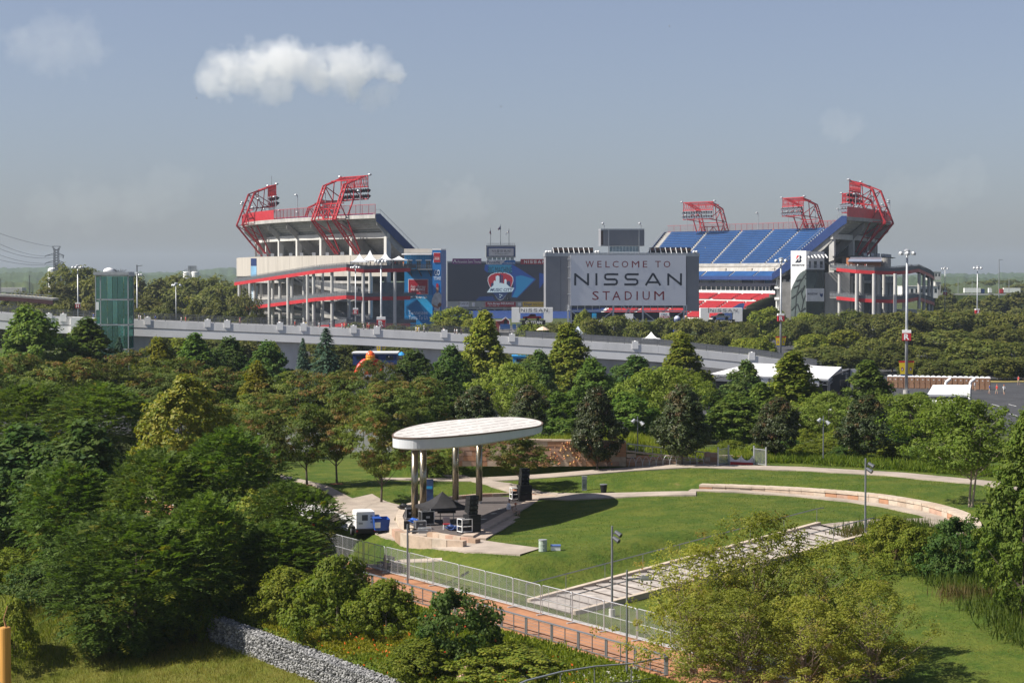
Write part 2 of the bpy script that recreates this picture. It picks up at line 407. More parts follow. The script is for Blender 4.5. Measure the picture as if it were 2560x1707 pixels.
# ------------------------------------------------------------------ broad stair up to the lawn
stone_mats = [M('sandstone_%s' % k, c, .9, var=.22, scale=1.6, bump=.2) for k, c in
              (('pale', (.42, .325, .245)), ('pink', (.40, .255, .185)), ('rust', (.38, .20, .115)), ('cream', (.45, .37, .29)), ('brown', (.31, .215, .15)))]
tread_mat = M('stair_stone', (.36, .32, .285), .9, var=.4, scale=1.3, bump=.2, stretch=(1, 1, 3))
st = thing('stairway', 'broad shallow stone stairway climbing from the red walkway to the lawn', 'stairs', (1.3, 127, 0))
b0, b1 = Vector((1.2, 127.2)), Vector((3.7, 123.1)); t0, t1 = Vector((22.2, 143.0)), Vector((24.5, 137.3)); NS = 24
def stair(k, side): q = (b0.lerp(t0, k) if side == 0 else b1.lerp(t1, k)); return q
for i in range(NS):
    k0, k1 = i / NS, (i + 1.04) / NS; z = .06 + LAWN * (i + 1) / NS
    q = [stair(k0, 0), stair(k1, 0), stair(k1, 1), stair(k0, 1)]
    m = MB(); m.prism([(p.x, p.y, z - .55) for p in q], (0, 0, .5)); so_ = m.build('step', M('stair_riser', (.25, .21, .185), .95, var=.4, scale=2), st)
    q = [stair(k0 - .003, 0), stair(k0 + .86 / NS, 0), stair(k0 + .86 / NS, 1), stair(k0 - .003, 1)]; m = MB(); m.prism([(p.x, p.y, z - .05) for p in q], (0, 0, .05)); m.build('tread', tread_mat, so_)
for sd in (0, 1):
    off = (stair(0, 0) - stair(0, 1)).normalized() * (.22 if sd == 0 else -.22)
    for i in range(6):
        a, b = stair(i / 6, sd) + off, stair((i + .995) / 6, sd) + off
        za, zb = .06 + LAWN * i / 6, .06 + LAWN * (i + 1) / 6
        m = MB(); m.bar((a.x, a.y, za), (b.x, b.y, zb), .4, .5); m.build('kerb_stone', stone_mats[3], st)
rail_m = M('rail_grey', (.22, .225, .235), .4, .5, var=.1)
for sd, lab in ((0, 'long steel handrail on the lawn side of the stairway'), (1, 'steel handrail on the planting side of the stairway')):
    h = thing('handrail', lab, 'handrail', (stair(0, sd).x, stair(0, sd).y, 0))
    off = (stair(0, 0) - stair(0, 1)).normalized() * (.22 if sd == 0 else -.22); m = MB(); pp = []
    for i in range(9):
        k = -.01 + i / 8.0; q = stair(k, sd) + off; z = LAWN * k + .3; pp.append(Vector((q.x, q.y, z + 1.0)))
        mm = MB(); mm.tube((q.x, q.y, z - .1), (q.x, q.y, z + 1.0), .022, n=6); mm.build('post', rail_m, h)
    e = pp[-1] + Vector((.6, .6, 0)); pp.append(e)
    for a, b in zip(pp[:-1], pp[1:]): m.tube(a, b, .035, n=6)
    m.build('rail', rail_m, h)

# ------------------------------------------------------------------ low curved wall of squared blocks behind the lawn
def block(name, a, b, z0, z1, thick, mat, parent, gap=.02, nrm=None):
    """one stone between plan points a, b on the front face, slightly irregular"""
    a, b = Vector(a), Vector(b); d = (b - a); l = d.length; d.normalize(); n = Vector((-d.y, d.x)) if nrm is None else nrm
    pr = random.uniform(-.02, .03); a2, b2 = a + d * gap / 2 - n * pr, b - d * gap / 2 - n * pr
    m = MB(); m.prism([(a2.x, a2.y, z0), (b2.x, b2.y, z0), (b2.x + n.x * thick, b2.y + n.y * thick, z0), (a2.x + n.x * thick, a2.y + n.y * thick, z0)], (0, 0, z1 - z0 - gap))
    return m.build(name, mat, parent)
cw = thing('curved_wall', 'low curved sandstone block wall along the back edge of the lawn', 'wall', (24.3, 163, LAWN))
angs = np.radians(np.linspace(18.5, 108, 34))
for i in range(33):
    q0, q1 = [Vector((8 + 24.3 * math.sin(a), 144.5 + 24.3 * math.cos(a))) for a in (angs[i], angs[i + 1])]
    nn = ((q0 + q1) / 2 - Vector((8, 144.5))).normalized(); hh = .26 + .24 * min(1, i / 14)
    block('stone', q0, q1, LAWN - .1, LAWN + hh, 1.0, random.choice(stone_mats[:4]), cw, nrm=nn)
    block('coping_stone', q0 - nn * .05, q1 - nn * .05, LAWN + hh + .004, LAWN + hh + .2, 1.1, stone_mats[3] if random.random() < .7 else stone_mats[0], cw, nrm=nn)

# ------------------------------------------------------------------ climbing wall, ramp wall, rail, fence gates
Yw = 182.0
def courses(root, u0, u1, Y, ztop0, ztop1, zb, rows, wpx, mats, depth=.6):
    a, b = (u0 - CX) * Y / FPX, (u1 - CX) * Y / FPX
    n = max(2, int((b - a) / (wpx * Y / FPX)))
    for r in range(rows):
        x = a; k = 0
        while x < b - .05:
            w = (b - a) / n * random.uniform(.7, 1.3); x1 = min(b, x + w)
            if b - x1 < .3: x1 = b
            f0, f1 = (x - a) / (b - a), (x1 - a) / (b - a)
            zt = min(ztop0 + (ztop1 - ztop0) * f0, ztop0 + (ztop1 - ztop0) * f1); zz0 = zb + (zt - zb) * r / rows; zz1 = zb + (zt - zb) * (r + 1) / rows
            if zz1 - zz0 > .12: block('stone', (x, Y), (x1, Y), zz0, zz1, depth, random.choice(mats), root, gap=.018, nrm=Vector((0, 1)))
            x = x1; k += 1
rw = thing('climbing_wall', 'tall sandstone climbing wall studded with holds behind the dark magnolias', 'wall', (4, Yw, 3.8))
zt = P(1450, 1098, Yw).z; courses(rw, 1130, 1566, Yw, zt, zt - .3, 3.6, 5, 24, stone_mats[:3] + [stone_mats[1], stone_mats[2]])
for i in range(14):
    x0, x1 = [(1130 + 436 * (i + k) / 14 - CX) * Yw / FPX for k in (0, 1)]
    block('coping_stone', (x0, Yw - .06), (x1, Yw - .06), zt - .3 * (i + 1) / 14 + .004, zt - .3 * (i + .5) / 14 + .16, .75, stone_mats[0], rw, nrm=Vector((0, 1)))
hold_m = [M('hold_%d' % i, c, .5, var=.1) for i, c in enumerate(((.62, .38, .14), (.25, .12, .06), (.55, .2, .08)))]
for i in range(110):
    u, v = random.uniform(1375, 1530), random.uniform(1103, 1160); p = P(u, v, Yw - .05)
    m = MB(); m.lathe((0, 0, 0), [(.09, 0), (.08, .06), (.03, .1)], 6)
    m.v = [(p.x + a * 1.0, p.y - c, p.z + b) for a, b, c in m.v]; m.build('hold', hold_m[i % 3], rw)
rl = thing('ramp_wall', 'low sloping sandstone wall with handrail right of the climbing wall', 'wall', (14, Yw, 3.8))
courses(rl, 1567, 1770, Yw, P(1567, 1131, Yw).z, P(1770, 1154, Yw).z, 3.6, 3, 26, stone_mats[:3])
a, b = P(1566, 1129, Yw), P(1772, 1153, Yw); m = MB(); m.bar(a + Vector((0, .25, .05)), b + Vector((0, .25, .05)), .7, .12); m.build('coping_stone', stone_mats[0], rl)
m = MB(); hr = [P(1567, 1109, Yw + .2), P(1665, 1120, Yw + .2), P(1760, 1130, Yw + .2)]
m.tube(hr[0], hr[1], .05); m.tube(hr[1], hr[2], .05); m.build('handrail', galv, rl)
for i in range(10):
    u = 1567 + 193 * i / 9; m = MB(); m.tube(P(u, 1131 + 22 * i / 9, Yw + .2), P(u, 1109.5 + 20 * i / 9, Yw + .2), .03, n=6); m.build('post', galv, rl)
gw = thing('pier_wall', 'short sandstone wall pier beside the steel gate', 'wall', (19, Yw, 3.8))
courses(gw, 1764, 1795, Yw, P(1764, 1129, Yw).z, P(1795, 1132, Yw).z, 3.6, 3, 16, stone_mats[1:4], .8)
g2w = thing('back_wall', 'sandstone wall seen behind the steel gate and red trough', 'wall', (21, Yw + 2.5, 3.8))
courses(g2w, 1797, 1890, Yw + 2.5, P(1797, 1134, Yw + 2.5).z, P(1890, 1143, Yw + 2.5).z, 3.6, 3, 24, stone_mats[1:4], .5)
hoop0 = None
for i in range(11):
    u = 1582 + i * 17; q = gy(u, Yw - .8)
    lab = 'bent steel bike hoop, %s from the left before the low wall' % ORDN[i]
    if hoop0 is None:
        hoop0 = thing('bike_hoop', lab, 'bike rack', q, 'bike hoops along the low wall'); m = MB()
        pts = [Vector(q) + Vector((-.35 + .7 * k, 0, .95 * math.sin(math.pi * min(1, k * 1.0)) ** .6)) for k in np.linspace(0, 1, 9)]
        for a, b in zip(pts[:-1], pts[1:]): m.tube(a, b, .025, n=5)
        m.build('hoop', galv, hoop0)
    else: dup(hoop0, q, label=lab)
def gate(u0, v0, u1, v1, vb0, vb1, label):
    a, b = G(u0, vb0), G(u1, vb1); r = thing('steel_gate', label, 'gate', a); ht = 1.5
    for q in (a, b): m = MB(); m.tube(q, q + Vector((0, 0, ht + .25)), .08); m.build('post', galv, r)
    for z in (.15, ht): m = MB(); m.bar(a + Vector((0, 0, z)), b + Vector((0, 0, z)), .06); m.build('rail', galv, r)
    for i in range(1, 14): q = a.lerp(b, i / 14); m = MB(); m.tube(q + Vector((0, 0, .15)), q + Vector((0, 0, ht)), .014, n=4); m.build('bar', galv, r)
gate(1795, 1130, 1821, 1128, 1166, 1160, 'steel bar gate leaf left of the red trough')
gate(1885, 1128, 1915, 1133, 1162, 1166, 'steel bar gate leaf right of the red trough')
tr = thing('play_trough', 'red curved metal trough set between the two steel gates', 'play equipment', gy(1853, 181.5))
m = MB(); a, b = P(1826, 1158, 181.2), P(1882, 1161, 181.2); m.bar(a, b, .5, .3); m.build('trough', red_paint, tr)
for k in (0, .5, 1): m = MB(); q = a.lerp(b, k); m.tube(q + Vector((0, .3, -.4)), q + Vector((0, .3, .75)), .05); m.build('post', white_paint, tr)
for k in (0, .5):
    m = MB(); q0, q1 = a.lerp(b, k + .03), a.lerp(b, k + .47); pts = [q0 + Vector((0, .3, .15)), q1 + Vector((0, .3, .15))] + [q1.lerp(q0, i / 8) + Vector((0, .3, .62 - .3 * math.sin(math.pi * i / 8))) for i in range(9)]
    m.prism(pts, (0, .06, 0)); m.build('scalloped_panel', white_cloth, tr)

# ------------------------------------------------------------------ the stage: stone-rimmed floor under an oval canopy
SZ = 2.05
def pz(u, v, z=SZ): q = PZ(u, v, z); return (q.x, q.y, z)
stg = thing('stage', 'fan shaped dark concrete stage floor with sandstone steps and rim', 'stage', PZ(1180, 1290, SZ))
fl = [pz(*q) for q in ((1156, 1337), (1250, 1288), (1343, 1238), (1290, 1236), (1220, 1240), (1156, 1244), (1090, 1252), (1030, 1266), (1012, 1278), (1006, 1291), (1012, 1306), (1036, 1318), (1080, 1326))]
m = MB(); m.prism([(x, y, z - .8) for x, y, z in fl], (0, 0, .8)); m.build('floor', M('stage_floor', (.095, .08, .075), .85, var=.2, scale=.8), stg)
rim_o = [pz(u, v) for u, v in ((1290, 1231.5), (1220, 1235), (1156, 1238), (1085, 1245), (1018, 1259), (996, 1274), (989, 1291), (998, 1310), (1030, 1325))]
rim_i = [fl[3], fl[4], fl[5], fl[6], fl[7], fl[8], fl[9], fl[10], fl[11]]
rim_mat = stone_mats[3]
for i in range(len(rim_o) - 1):
    for k in range(2):
        a0, a1 = Vector(rim_o[i]).lerp(Vector(rim_o[i + 1]), k / 2), Vector(rim_o[i]).lerp(Vector(rim_o[i + 1]), k / 2 + .49)
        c0, c1 = Vector(rim_i[i]).lerp(Vector(rim_i[i + 1]), k / 2), Vector(rim_i[i]).lerp(Vector(rim_i[i + 1]), k / 2 + .49)
        m = MB(); m.prism([a0 - Vector((0, 0, .8)), a1 - Vector((0, 0, .8)), c1 - Vector((0, 0, .8)), c0 - Vector((0, 0, .8))], (0, 0, .85)); m.build('rim_stone', rim_mat, stg)
e0, e1 = Vector(fl[0]), Vector(fl[2]); ed = (e1 - e0); en = Vector((ed.y, -ed.x, 0)).normalized()
if en.x < 0: en = -en
for k in range(3):
    for i in range(5):
        a = e0 + ed * (i / 5) + en * (.95 * k) - ed.normalized() * .5; b = e0 + ed * ((i + .985) / 5) + en * (.95 * k) - ed.normalized() * .5
        z1 = SZ + .05 - .16 * k
        m = MB(); m.prism([(a.x, a.y, 1.0), (b.x, b.y, 1.0), (b.x + en.x * .93, b.y + en.y * .93, 1.0), (a.x + en.x * .93, a.y + en.y * .93, 1.0)], (0, 0, z1 - 1.0)); m.build('step', M('stage_step', (.42, .33, .26), .9, var=.22, scale=1.2, bump=.15), stg)
lightm = M('floor_lens', (.42, .44, .43), .3, var=.05)
for u, v in ((1209, 1297), (1234, 1283), (1255, 1271)):
    q = Vector(pz(u, v)); m = MB(); m.obox(q + Vector((-.35, -.25, .0)), ed.normalized() * .5 + en * .25, en * .3, (0, 0, .012)); m.build('floor_light', lightm, stg)

def seat_wall(name, label, top, zt, th, cat='wall'):
    r = thing(name, label, cat, (top[0][0], top[0][1], HZ(top[0][0], top[0][1])))
    for (x0, y0), (x1, y1) in zip(top[:-1], top[1:]):
        block('stone', (x0, y0), (x1, y1), min(HZ(x0, y0), HZ(x1, y1)) - .3, zt, th, random.choice([stone_mats[0], stone_mats[3], stone_mats[1], stone_mats[0], stone_mats[4]]), r, gap=.015)
def resamp(pts, n):
    pts = [Vector(p) for p in pts]; L = [0]
    for a, b in zip(pts[:-1], pts[1:]): L.append(L[-1] + (b - a).length)
    out = []
    for i in range(n + 1):
        s = L[-1] * i / n; k = max(j for j in range(len(L)) if L[j] <= s + 1e-9); k = min(k, len(pts) - 2)
        out.append(pts[k].lerp(pts[k + 1], (s - L[k]) / max(1e-6, L[k + 1] - L[k])))
    return out
seat_wall('seat_wall', 'curved sandstone seat wall in front of the stage with rust stains', resamp([PZ(u, v, SZ + .2).xy for u, v in ((973, 1315), (985, 1325), (1005, 1333), (1040, 1340), (1090, 1347), (1157, 1352))], 8), SZ + .2, .55)
seat_wall('rim_wall', 'sandstone rim wall along the front corner of the stage', resamp([PZ(u, v, SZ + .12).xy for u, v in ((1066, 1328), (1110, 1336), (1189, 1347))], 7), SZ + .12, .5)
seat_wall('back_seat_wall', 'low sandstone rim wall behind the stage floor', resamp([PZ(u, v, SZ + .28).xy for u, v in ((1110, 1243), (1200, 1234), (1290, 1231), (1390, 1238))], 11), SZ + .28, .4)

CZ = 9.0
can = thing('canopy', 'white oval flat canopy roof on steel columns over the stage', 'pavilion', PZ(1170, 1290, SZ))
oc = [PZ(u, v, CZ) for u, v in ((980, 1091), (985, 1083), (1013, 1070.6), (1060, 1060), (1117, 1052.7), (1180, 1047.5), (1236, 1044.3), (1280, 1043.6), (1312, 1045.6), (1345, 1051), (1358, 1057.5), (1352, 1064.6), (1325, 1069.5), (1275, 1076), (1206, 1084.3), (1145, 1090), (1087, 1094.4), (1045, 1096), (1013, 1095.2), (990, 1093.6))]
def smooth_loop(pts, it=2):
    for _ in range(it):
        out = []
        for a, b in zip(pts, pts[1:] + pts[:1]): out += [a * .75 + b * .25, a * .25 + b * .75]
        pts = out
    return pts
oc = smooth_loop(oc, 2); cen = sum(oc, Vector()) / len(oc)
def thick(p):
    f = min(1, max(0, (p.y - 150) / 20)); return .9 - .56 * f
m = MB()
rows = [[p + Vector((0, 0, 0)) for p in oc], [p - Vector((0, 0, thick(p) * .86)) for p in oc], [p.lerp(Vector((cen.x, cen.y, p.z)), .05) - Vector((0, 0, thick(p))) for p in oc]]
m.grid([r + [r[0]] for r in rows]); m.face(list(reversed(rows[2]))); m.build('fascia', M('canopy_white', (.56, .57, .58), .5, var=.10, scale=.5, stretch=(1, 1, .2)), can)
topm = M('canopy_membrane', (.50, .475, .445), .85, var=.16, scale=.5, stretch=(1, .3, 1))
m = MB(); m.prism([p.lerp(Vector((cen.x, cen.y, p.z)), .012) for p in oc], (0, 0, .06)); m.build('roof_membrane', topm, can)
m = MB()
for a, b in zip(oc, oc[1:] + oc[:1]): m.bar(a + Vector((0, 0, .0)), b + Vector((0, 0, .0)), .12, .1)
m.build('roof_edge', M('edge_brown', (.13, .085, .06), .6), can)
seam = M('roof_seam', (.20, .165, .14), .9, var=.3, scale=2)
pl = [(p.x, p.y) for p in oc]
def inside(x, y):
    r = False
    for (x0, y0), (x1, y1) in zip(pl, pl[1:] + pl[:1]):
        if (y0 > y) != (y1 > y) and x < (x1 - x0) * (y - y0) / (y1 - y0) + x0: r = not r
    return r
sd = (Vector((1.6, 168, 0)) - Vector((-6.5, 153, 0))).normalized(); sn = Vector((sd.y, -sd.x, 0))
for k in range(-4, 5):
    c0 = Vector((cen.x, cen.y, 0)) + sn * (k * 1.45 + .3); run = None; m = MB()
    ts = [t for t in np.arange(-14, 14, .2) if inside(c0.x + sd.x * t, c0.y + sd.y * t)]
    if len(ts) < 10: continue
    t = ts[2]
    while t < ts[-2] - 1:
        l = random.uniform(.7, 2.6); a, b = c0 + sd * t, c0 + sd * min(ts[-2], t + l); m.bar((a.x, a.y, CZ + .062), (b.x, b.y, CZ + .062), .09, .012); t += l + random.uniform(.1, .8)
    m.build('roof_seam', seam, can)
colm = M('column_steel', (.30, .265, .195), .25, .9, var=.3, scale=1.2, stretch=(2, 2, .15))
for u, v in ((1037, 1300), (1058, 1291), (1139, 1256), (1198, 1258)):
    q = PZ(u, v, SZ); top = CZ - thick(q)
    m = MB(); m.tube((q.x, q.y, SZ + .25), (q.x, q.y, top - .75), .27, n=18); m.build('column', colm, can, smooth=True)
    m = MB(); m.tube((q.x, q.y, SZ - .02), (q.x, q.y, SZ + .25), .2, n=14); m.tube((q.x, q.y, top - .75), (q.x, q.y, top + .05), .17, n=14); m.build('column_cap', concrete_pale, can)
# ------------------------------------------------------------------ temporary fence panels along the walkway
wire_m = M('wire', (.40, .41, .42), .5, .4, var=.1)
ang = math.atan2(D_[1], D_[0]); PW = 3.4
pan0 = None; tl = [-37.4 + PW * i for i in range(20)]
for i, t in enumerate(tl):
    q = wp(-.55, t); loc = Vector((q.x, q.y, .08))
    lab = 'chain link temporary fence panel, %s from the left along the red walkway' % ORDN[i]
    if pan0 is None:
        pan0 = thing('fence_panel', lab, 'fence', loc, 'temporary fence panels along the red walkway'); pan0.rotation_euler = (0, 0, ang)
        L = lambda x, z, y=0: loc + Vector((x, y, z))
        m = MB(); w, h, r = PW - .06, 1.85, .12
        pts = [L(.02, .1), L(.02, h - r), L(.02 + r * .3, h - r * .3), L(.02 + r, h), L(w - r, h), L(w - r * .3, h - r * .3), L(w, h - r), L(w, .1)]
        for a, b in zip(pts[:-1], pts[1:]): m.tube(a, b, .027, n=6)
        m.tube(L(.02, .12), L(w, .12), .022, n=6); m.tube(L(.02, .98), L(w, .98), .02, n=6); m.build('frame', galv, pan0)
        for x in (.75, 1.7, 2.6): m = MB(); m.tube(L(x, .12), L(x, h), .016, n=5); m.build('upright', galv, pan0)
        m = MB(); st_ = .16
        for k in range(-12, 22):
            for sg in (1, -1):
                x0 = k * st_ if sg == 1 else k * st_ + 1.73; pa = []
                za, zb = .12, h
                xa, xb = x0, x0 + sg * (zb - za)
                def clipx(xa, za, xb, zb, lim):
                    return za + (zb - za) * (lim - xa) / (xb - xa)
                A, B = [xa, za], [xb, zb]
                for q_ in (A, B):
                    o_ = B if q_ is A else A
                    if q_[0] < .02: q_[1] = clipx(xa, za, xb, zb, .02); q_[0] = .02
                    if q_[0] > w: q_[1] = clipx(xa, za, xb, zb, w); q_[0] = w
                if A[1] < za - .001 or B[1] > zb + .001 or B[1] - A[1] < .05: continue
                m.bar(L(A[0], A[1], .004 * sg), L(B[0], B[1], .004 * sg), .0075)
        m.build('chain_link', wire_m, pan0)
        m = MB(); m.box(L(.0, .03), (.16, .75, .05)); m.build('foot', galv, pan0)
    else:
        dup(pan0, loc, ang + random.uniform(-.02, .02), label=lab)

# ------------------------------------------------------------------ cable railings beside the walkway
def railing(name, label, pts, h=1.07, post=.06, dbl=True, cables=5, sub=1.35, sag=0):
    P3 = [Vector(p) for p in pts]; r = thing(name, label, 'railing', P3[0]); rm = rail_m
    Ls = resamp(P3, max(2, int(sum((b - a).length for a, b in zip(P3[:-1], P3[1:])) / sub)))
    m = MB()
    for a, b in zip(Ls[:-1], Ls[1:]): m.bar(a + Vector((0, 0, h)), b + Vector((0, 0, h)), .14, .06)
    m.build('top_rail', M('rail_top', (.30, .31, .33), .35, .6, var=.1), r)
    m = MB()
    for a, b in zip(Ls[:-1], Ls[1:]): m.bar(a + Vector((0, 0, .12)), b + Vector((0, 0, .12)), .05)
    m.build('bottom_rail', rm, r)
    for i, q in enumerate(Ls):
        d = (Ls[min(i + 1, len(Ls) - 1)] - Ls[max(0, i - 1)]).normalized(); m = MB()
        if i % 2 == 0 and dbl:
            for o in (-.07, .07): m.bar(q + d * o, q + d * o + Vector((0, 0, h)), .05, .09, up=d)
        else: m.bar(q, q + Vector((0, 0, h - .02)), .045, .045, up=d)
        m.build('post', rm, r)
    for k in range(cables):
        m = MB(); z = .25 + k * (h - .35) / max(1, cables - 1)
        for a, b in zip(Ls[:-1], Ls[1:]): m.tube(a + Vector((0, 0, z)), b + Vector((0, 0, z)), .009, n=4, caps=False)
        m.build('cable', rm, r)
    return r
def w3(s, t, dz=0): q = wp(s, t); return Vector((q.x, q.y, HZ(q.x, q.y) + dz))
railing('cable_railing', 'straight grey cable railing along the near side of the red walkway', [w3(-4.95, t, .05) for t in range(-30, 23, 4)] + [w3(-4.95, 22.4, .05)])
cr = [w3(-4.95, 22.6, .0)] + [P(u, v, Y) - Vector((0, 0, 1.05)) for u, v, Y in ((1588, 1658, 103.0), (1473, 1667, 101.5), (1366, 1686, 99.6), (1301, 1706, 98.4), (1240, 1735, 97))]
railing('curved_railing', 'curved grey railing in the foreground turning away from the walkway corner', cr, dbl=False, cables=0, sub=2.2)
m = MB()

# ------------------------------------------------------------------ park lamps and flood light poles
pole_m = M('pole_grey', (.20, .21, .225), .45, .4, var=.1)
lens_m = M('lamp_lens', (.75, .76, .78), .2, var=.03)
def park_lamp(label, u, vt, base, kind, rad=.075):
    q = Vector(base); zt = P(u, vt, q.y).z; r = thing('lamp_post', label, 'lamp post', q)
    m = MB(); m.tube(q, (q.x, q.y, zt), rad, rad * .85, n=10); m.build('pole', pole_m, r, smooth=False)
    m = MB(); m.tube(q - Vector((0, 0, .3)), q + Vector((0, 0, .45 if kind == 'flood' else .12)), rad * 2.6 if kind == 'flood' else rad * 2, n=14); m.build('footing', concrete_pale, r)
    if kind == 'flood':
        for dx, dz in ((.32, -.45), (.2, -.8)):
            c = Vector((q.x + dx, q.y - .1, zt + dz)); m = MB(); m.tube(c + Vector((-.12, .1, .1)), c + Vector((.2, -.16, -.12)), .11, .15, n=10); m.bar((q.x, q.y, zt + dz), c, .06)
            hd = m.build('flood_light', steel_dark, r); m = MB(); m.tube(c + Vector((.2, -.16, -.12)), c + Vector((.21, -.17, -.125)), .12, n=10); m.build('lens', dark_glass, hd)
    elif kind == 'twin':
        for sx in (-1, 1):
            c = Vector((q.x + sx * .36, q.y, zt - .5 - .1 * sx)); m = MB(); m.bar((q.x, q.y, zt - .35), c, .06); m.tube(c + Vector((-.1 * sx, 0, .12)), c + Vector((.15 * sx, -.1, -.15)), .12, .2, n=10); m.build('lamp_head', galv, r)
    elif kind == 'arm':
        z = zt - .5; m = MB(); m.bar((q.x, q.y, z), (q.x + .75, q.y - .1, z + .08), .06, .1); m.build('arm', pole_m, r)
        m = MB(); c = Vector((q.x + 1.05, q.y - .12, z + .08)); m.prism([c + Vector(k) for k in ((-.35, -.2, -.1), (.35, -.16, -.1), (.35, .16, -.1), (-.35, .2, -.1))], (0, 0, .14)); m.prism([c + Vector(k) for k in ((-.3, -.12, .04), (.1, -.1, .04), (.1, .1, .04), (-.3, .12, .04))], (0, 0, .1)); m.build('lamp_head', steel, r)
    return r
park_lamp('grey arm lamp post in front of the stone seat wall', 1019, 1310, G(1019, 1462), 'arm', .07)
park_lamp('grey flood light pole on a round footing beside the stair foot', 1530, 1314, G(1530, 1540), 'flood')
park_lamp('near grey arm lamp post rising behind the walkway railing', 1567, 1424, G(1567, 1688), 'arm', .06)
park_lamp('grey flood light pole at the top of the stairway', 2163, 1145, G(2163, 1345), 'flood')
park_lamp('twin headed park lamp between the two tallest magnolias', 1594, 1041, G(1594, 1163), 'twin', .06)
park_lamp('twin headed park lamp on the upper path left of the rightmost magnolia', 2060, 1039, gy(2060, 183), 'twin', .06)
park_lamp('arm lamp post half hidden in the dark trees on the left', 634, 1216, gy(634, 150), 'arm', .07)
park_lamp('small park lamp behind the canopy roof', 1241, 1030, gy(1241, 200), 'twin', .06)

# ------------------------------------------------------------------ stone filled wire baskets (gabion)
rock_ms = [M('rock_%d' % i, c, .9, var=.35, scale=4, bump=.3) for i, c in enumerate(((.235, .23, .225), (.15, .148, .145), (.33, .325, .315)))]
gb = thing('gabion_wall', 'grey stone filled wire basket wall holding up the planted bank', 'wall', w3(-13.9, -4))
T0, T1 = -17.5, 10.5
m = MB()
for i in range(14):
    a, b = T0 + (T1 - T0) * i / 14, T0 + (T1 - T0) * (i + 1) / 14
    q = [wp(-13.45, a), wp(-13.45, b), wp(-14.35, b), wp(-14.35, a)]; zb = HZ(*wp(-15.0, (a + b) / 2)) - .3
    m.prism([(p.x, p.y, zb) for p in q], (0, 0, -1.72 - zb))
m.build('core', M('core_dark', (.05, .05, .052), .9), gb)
def rock_mesh():
    phi = (1 + 5 ** .5) / 2; v = [Vector(p).normalized() for p in ((-1, phi, 0), (1, phi, 0), (-1, -phi, 0), (1, -phi, 0), (0, -1, phi), (0, 1, phi), (0, -1, -phi), (0, 1, -phi), (phi, 0, -1), (phi, 0, 1), (-phi, 0, -1), (-phi, 0, 1))]
    f = [(0, 11, 5), (0, 5, 1), (0, 1, 7), (0, 7, 10), (0, 10, 11), (1, 5, 9), (5, 11, 4), (11, 10, 2), (10, 7, 6), (7, 1, 8), (3, 9, 4), (3, 4, 2), (3, 2, 6), (3, 6, 8), (3, 8, 9), (4, 9, 5), (2, 4, 11), (6, 2, 10), (8, 6, 7), (9, 8, 1)]
    return [p * random.uniform(.72, 1.15) for p in v], f
RV = [rock_mesh() for _ in range(6)]
def put_rock(m, c, sz, k):
    v, f = RV[k]; R = Matrix.Rotation(random.uniform(0, 6.28), 3, 'Z') @ Matrix.Rotation(random.uniform(0, 6.28), 3, 'X'); n = len(m.v)
    S = Vector((sz * random.uniform(.8, 1.35), sz * random.uniform(.7, 1.1), sz * random.uniform(.55, .9)))
    for p in v:
        q = R @ Vector((p.x * S.x, p.y * S.y, p.z * S.z)); m.v.append((c.x + q.x, c.y + q.y, c.z + q.z))
    for t in f: m.f.append(tuple(n + i for i in t)); m.m.append(m.mi)
spots = []
for t in np.arange(T0, T1, .155):
    zb = HZ(*wp(-15.0, t)); z = zb - .1
    while z < -1.68:
        q = wp(-14.38 + random.uniform(-.04, .05), t + random.uniform(-.07, .07)); spots.append((q.x, q.y, z + random.uniform(-.05, .05), t)); z += .125
    for s in np.arange(-14.3, -13.4, .16):
        q = wp(s + random.uniform(-.05, .05), t + random.uniform(-.07, .07)); spots.append((q.x, q.y, -1.70 + random.uniform(-.03, .05), t))
random.shuffle(spots); spots.sort(key=lambda q: q[1] > 124)
rocks_small = [MB(), MB(), MB()]
rmesh = []
for k in range(9):
    mm = MB(); put_rock(mm, Vector((0, 0, 0)), .105, k % 6); o = mm.build('rock', rock_ms[k % 3], gb); rmesh.append(o)
ORGg = ORG[gb.name]
for i, (x, y, z, t) in enumerate(spots):
    if i < 291:
        o = rmesh[i % 9] if i < 9 else rmesh[i % 9].copy()
        if i >= 9: COL.objects.link(o); o.parent = gb
        o.location = Vector((x, y, z)) - ORGg; o.rotation_euler = (random.uniform(0, 6), random.uniform(0, 6), random.uniform(0, 6)); s_ = random.uniform(.9, 1.25); o.scale = (s_, s_, s_)
    else: put_rock(rocks_small[i % 3], Vector((x, y, z)), .098 * random.uniform(.8, 1.25), i % 6)
allr = MB()
for k in range(3):
    n = len(allr.v); allr.v += rocks_small[k].v; allr.f += [tuple(n + i for i in f) for f in rocks_small[k].f]; allr.m += [k] * len(rocks_small[k].f)
tag(allr.build('stone_fill', rock_ms, gb), kind='stuff')
m = MB()
for t in np.arange(T0, T1 + .1, 2.0):
    a = wp(-14.52, t); zb = HZ(*wp(-15.0, t)); m.tube((a.x, a.y, zb - .2), (a.x, a.y, -1.62), .012, n=4)
for z in (-1.62, -2.3):
    a, b = wp(-14.52, T0), wp(-14.52, T1); m.tube((a.x, a.y, z), (b.x, b.y, z), .012, n=4)
m.build('wire_basket', steel_dark, gb)
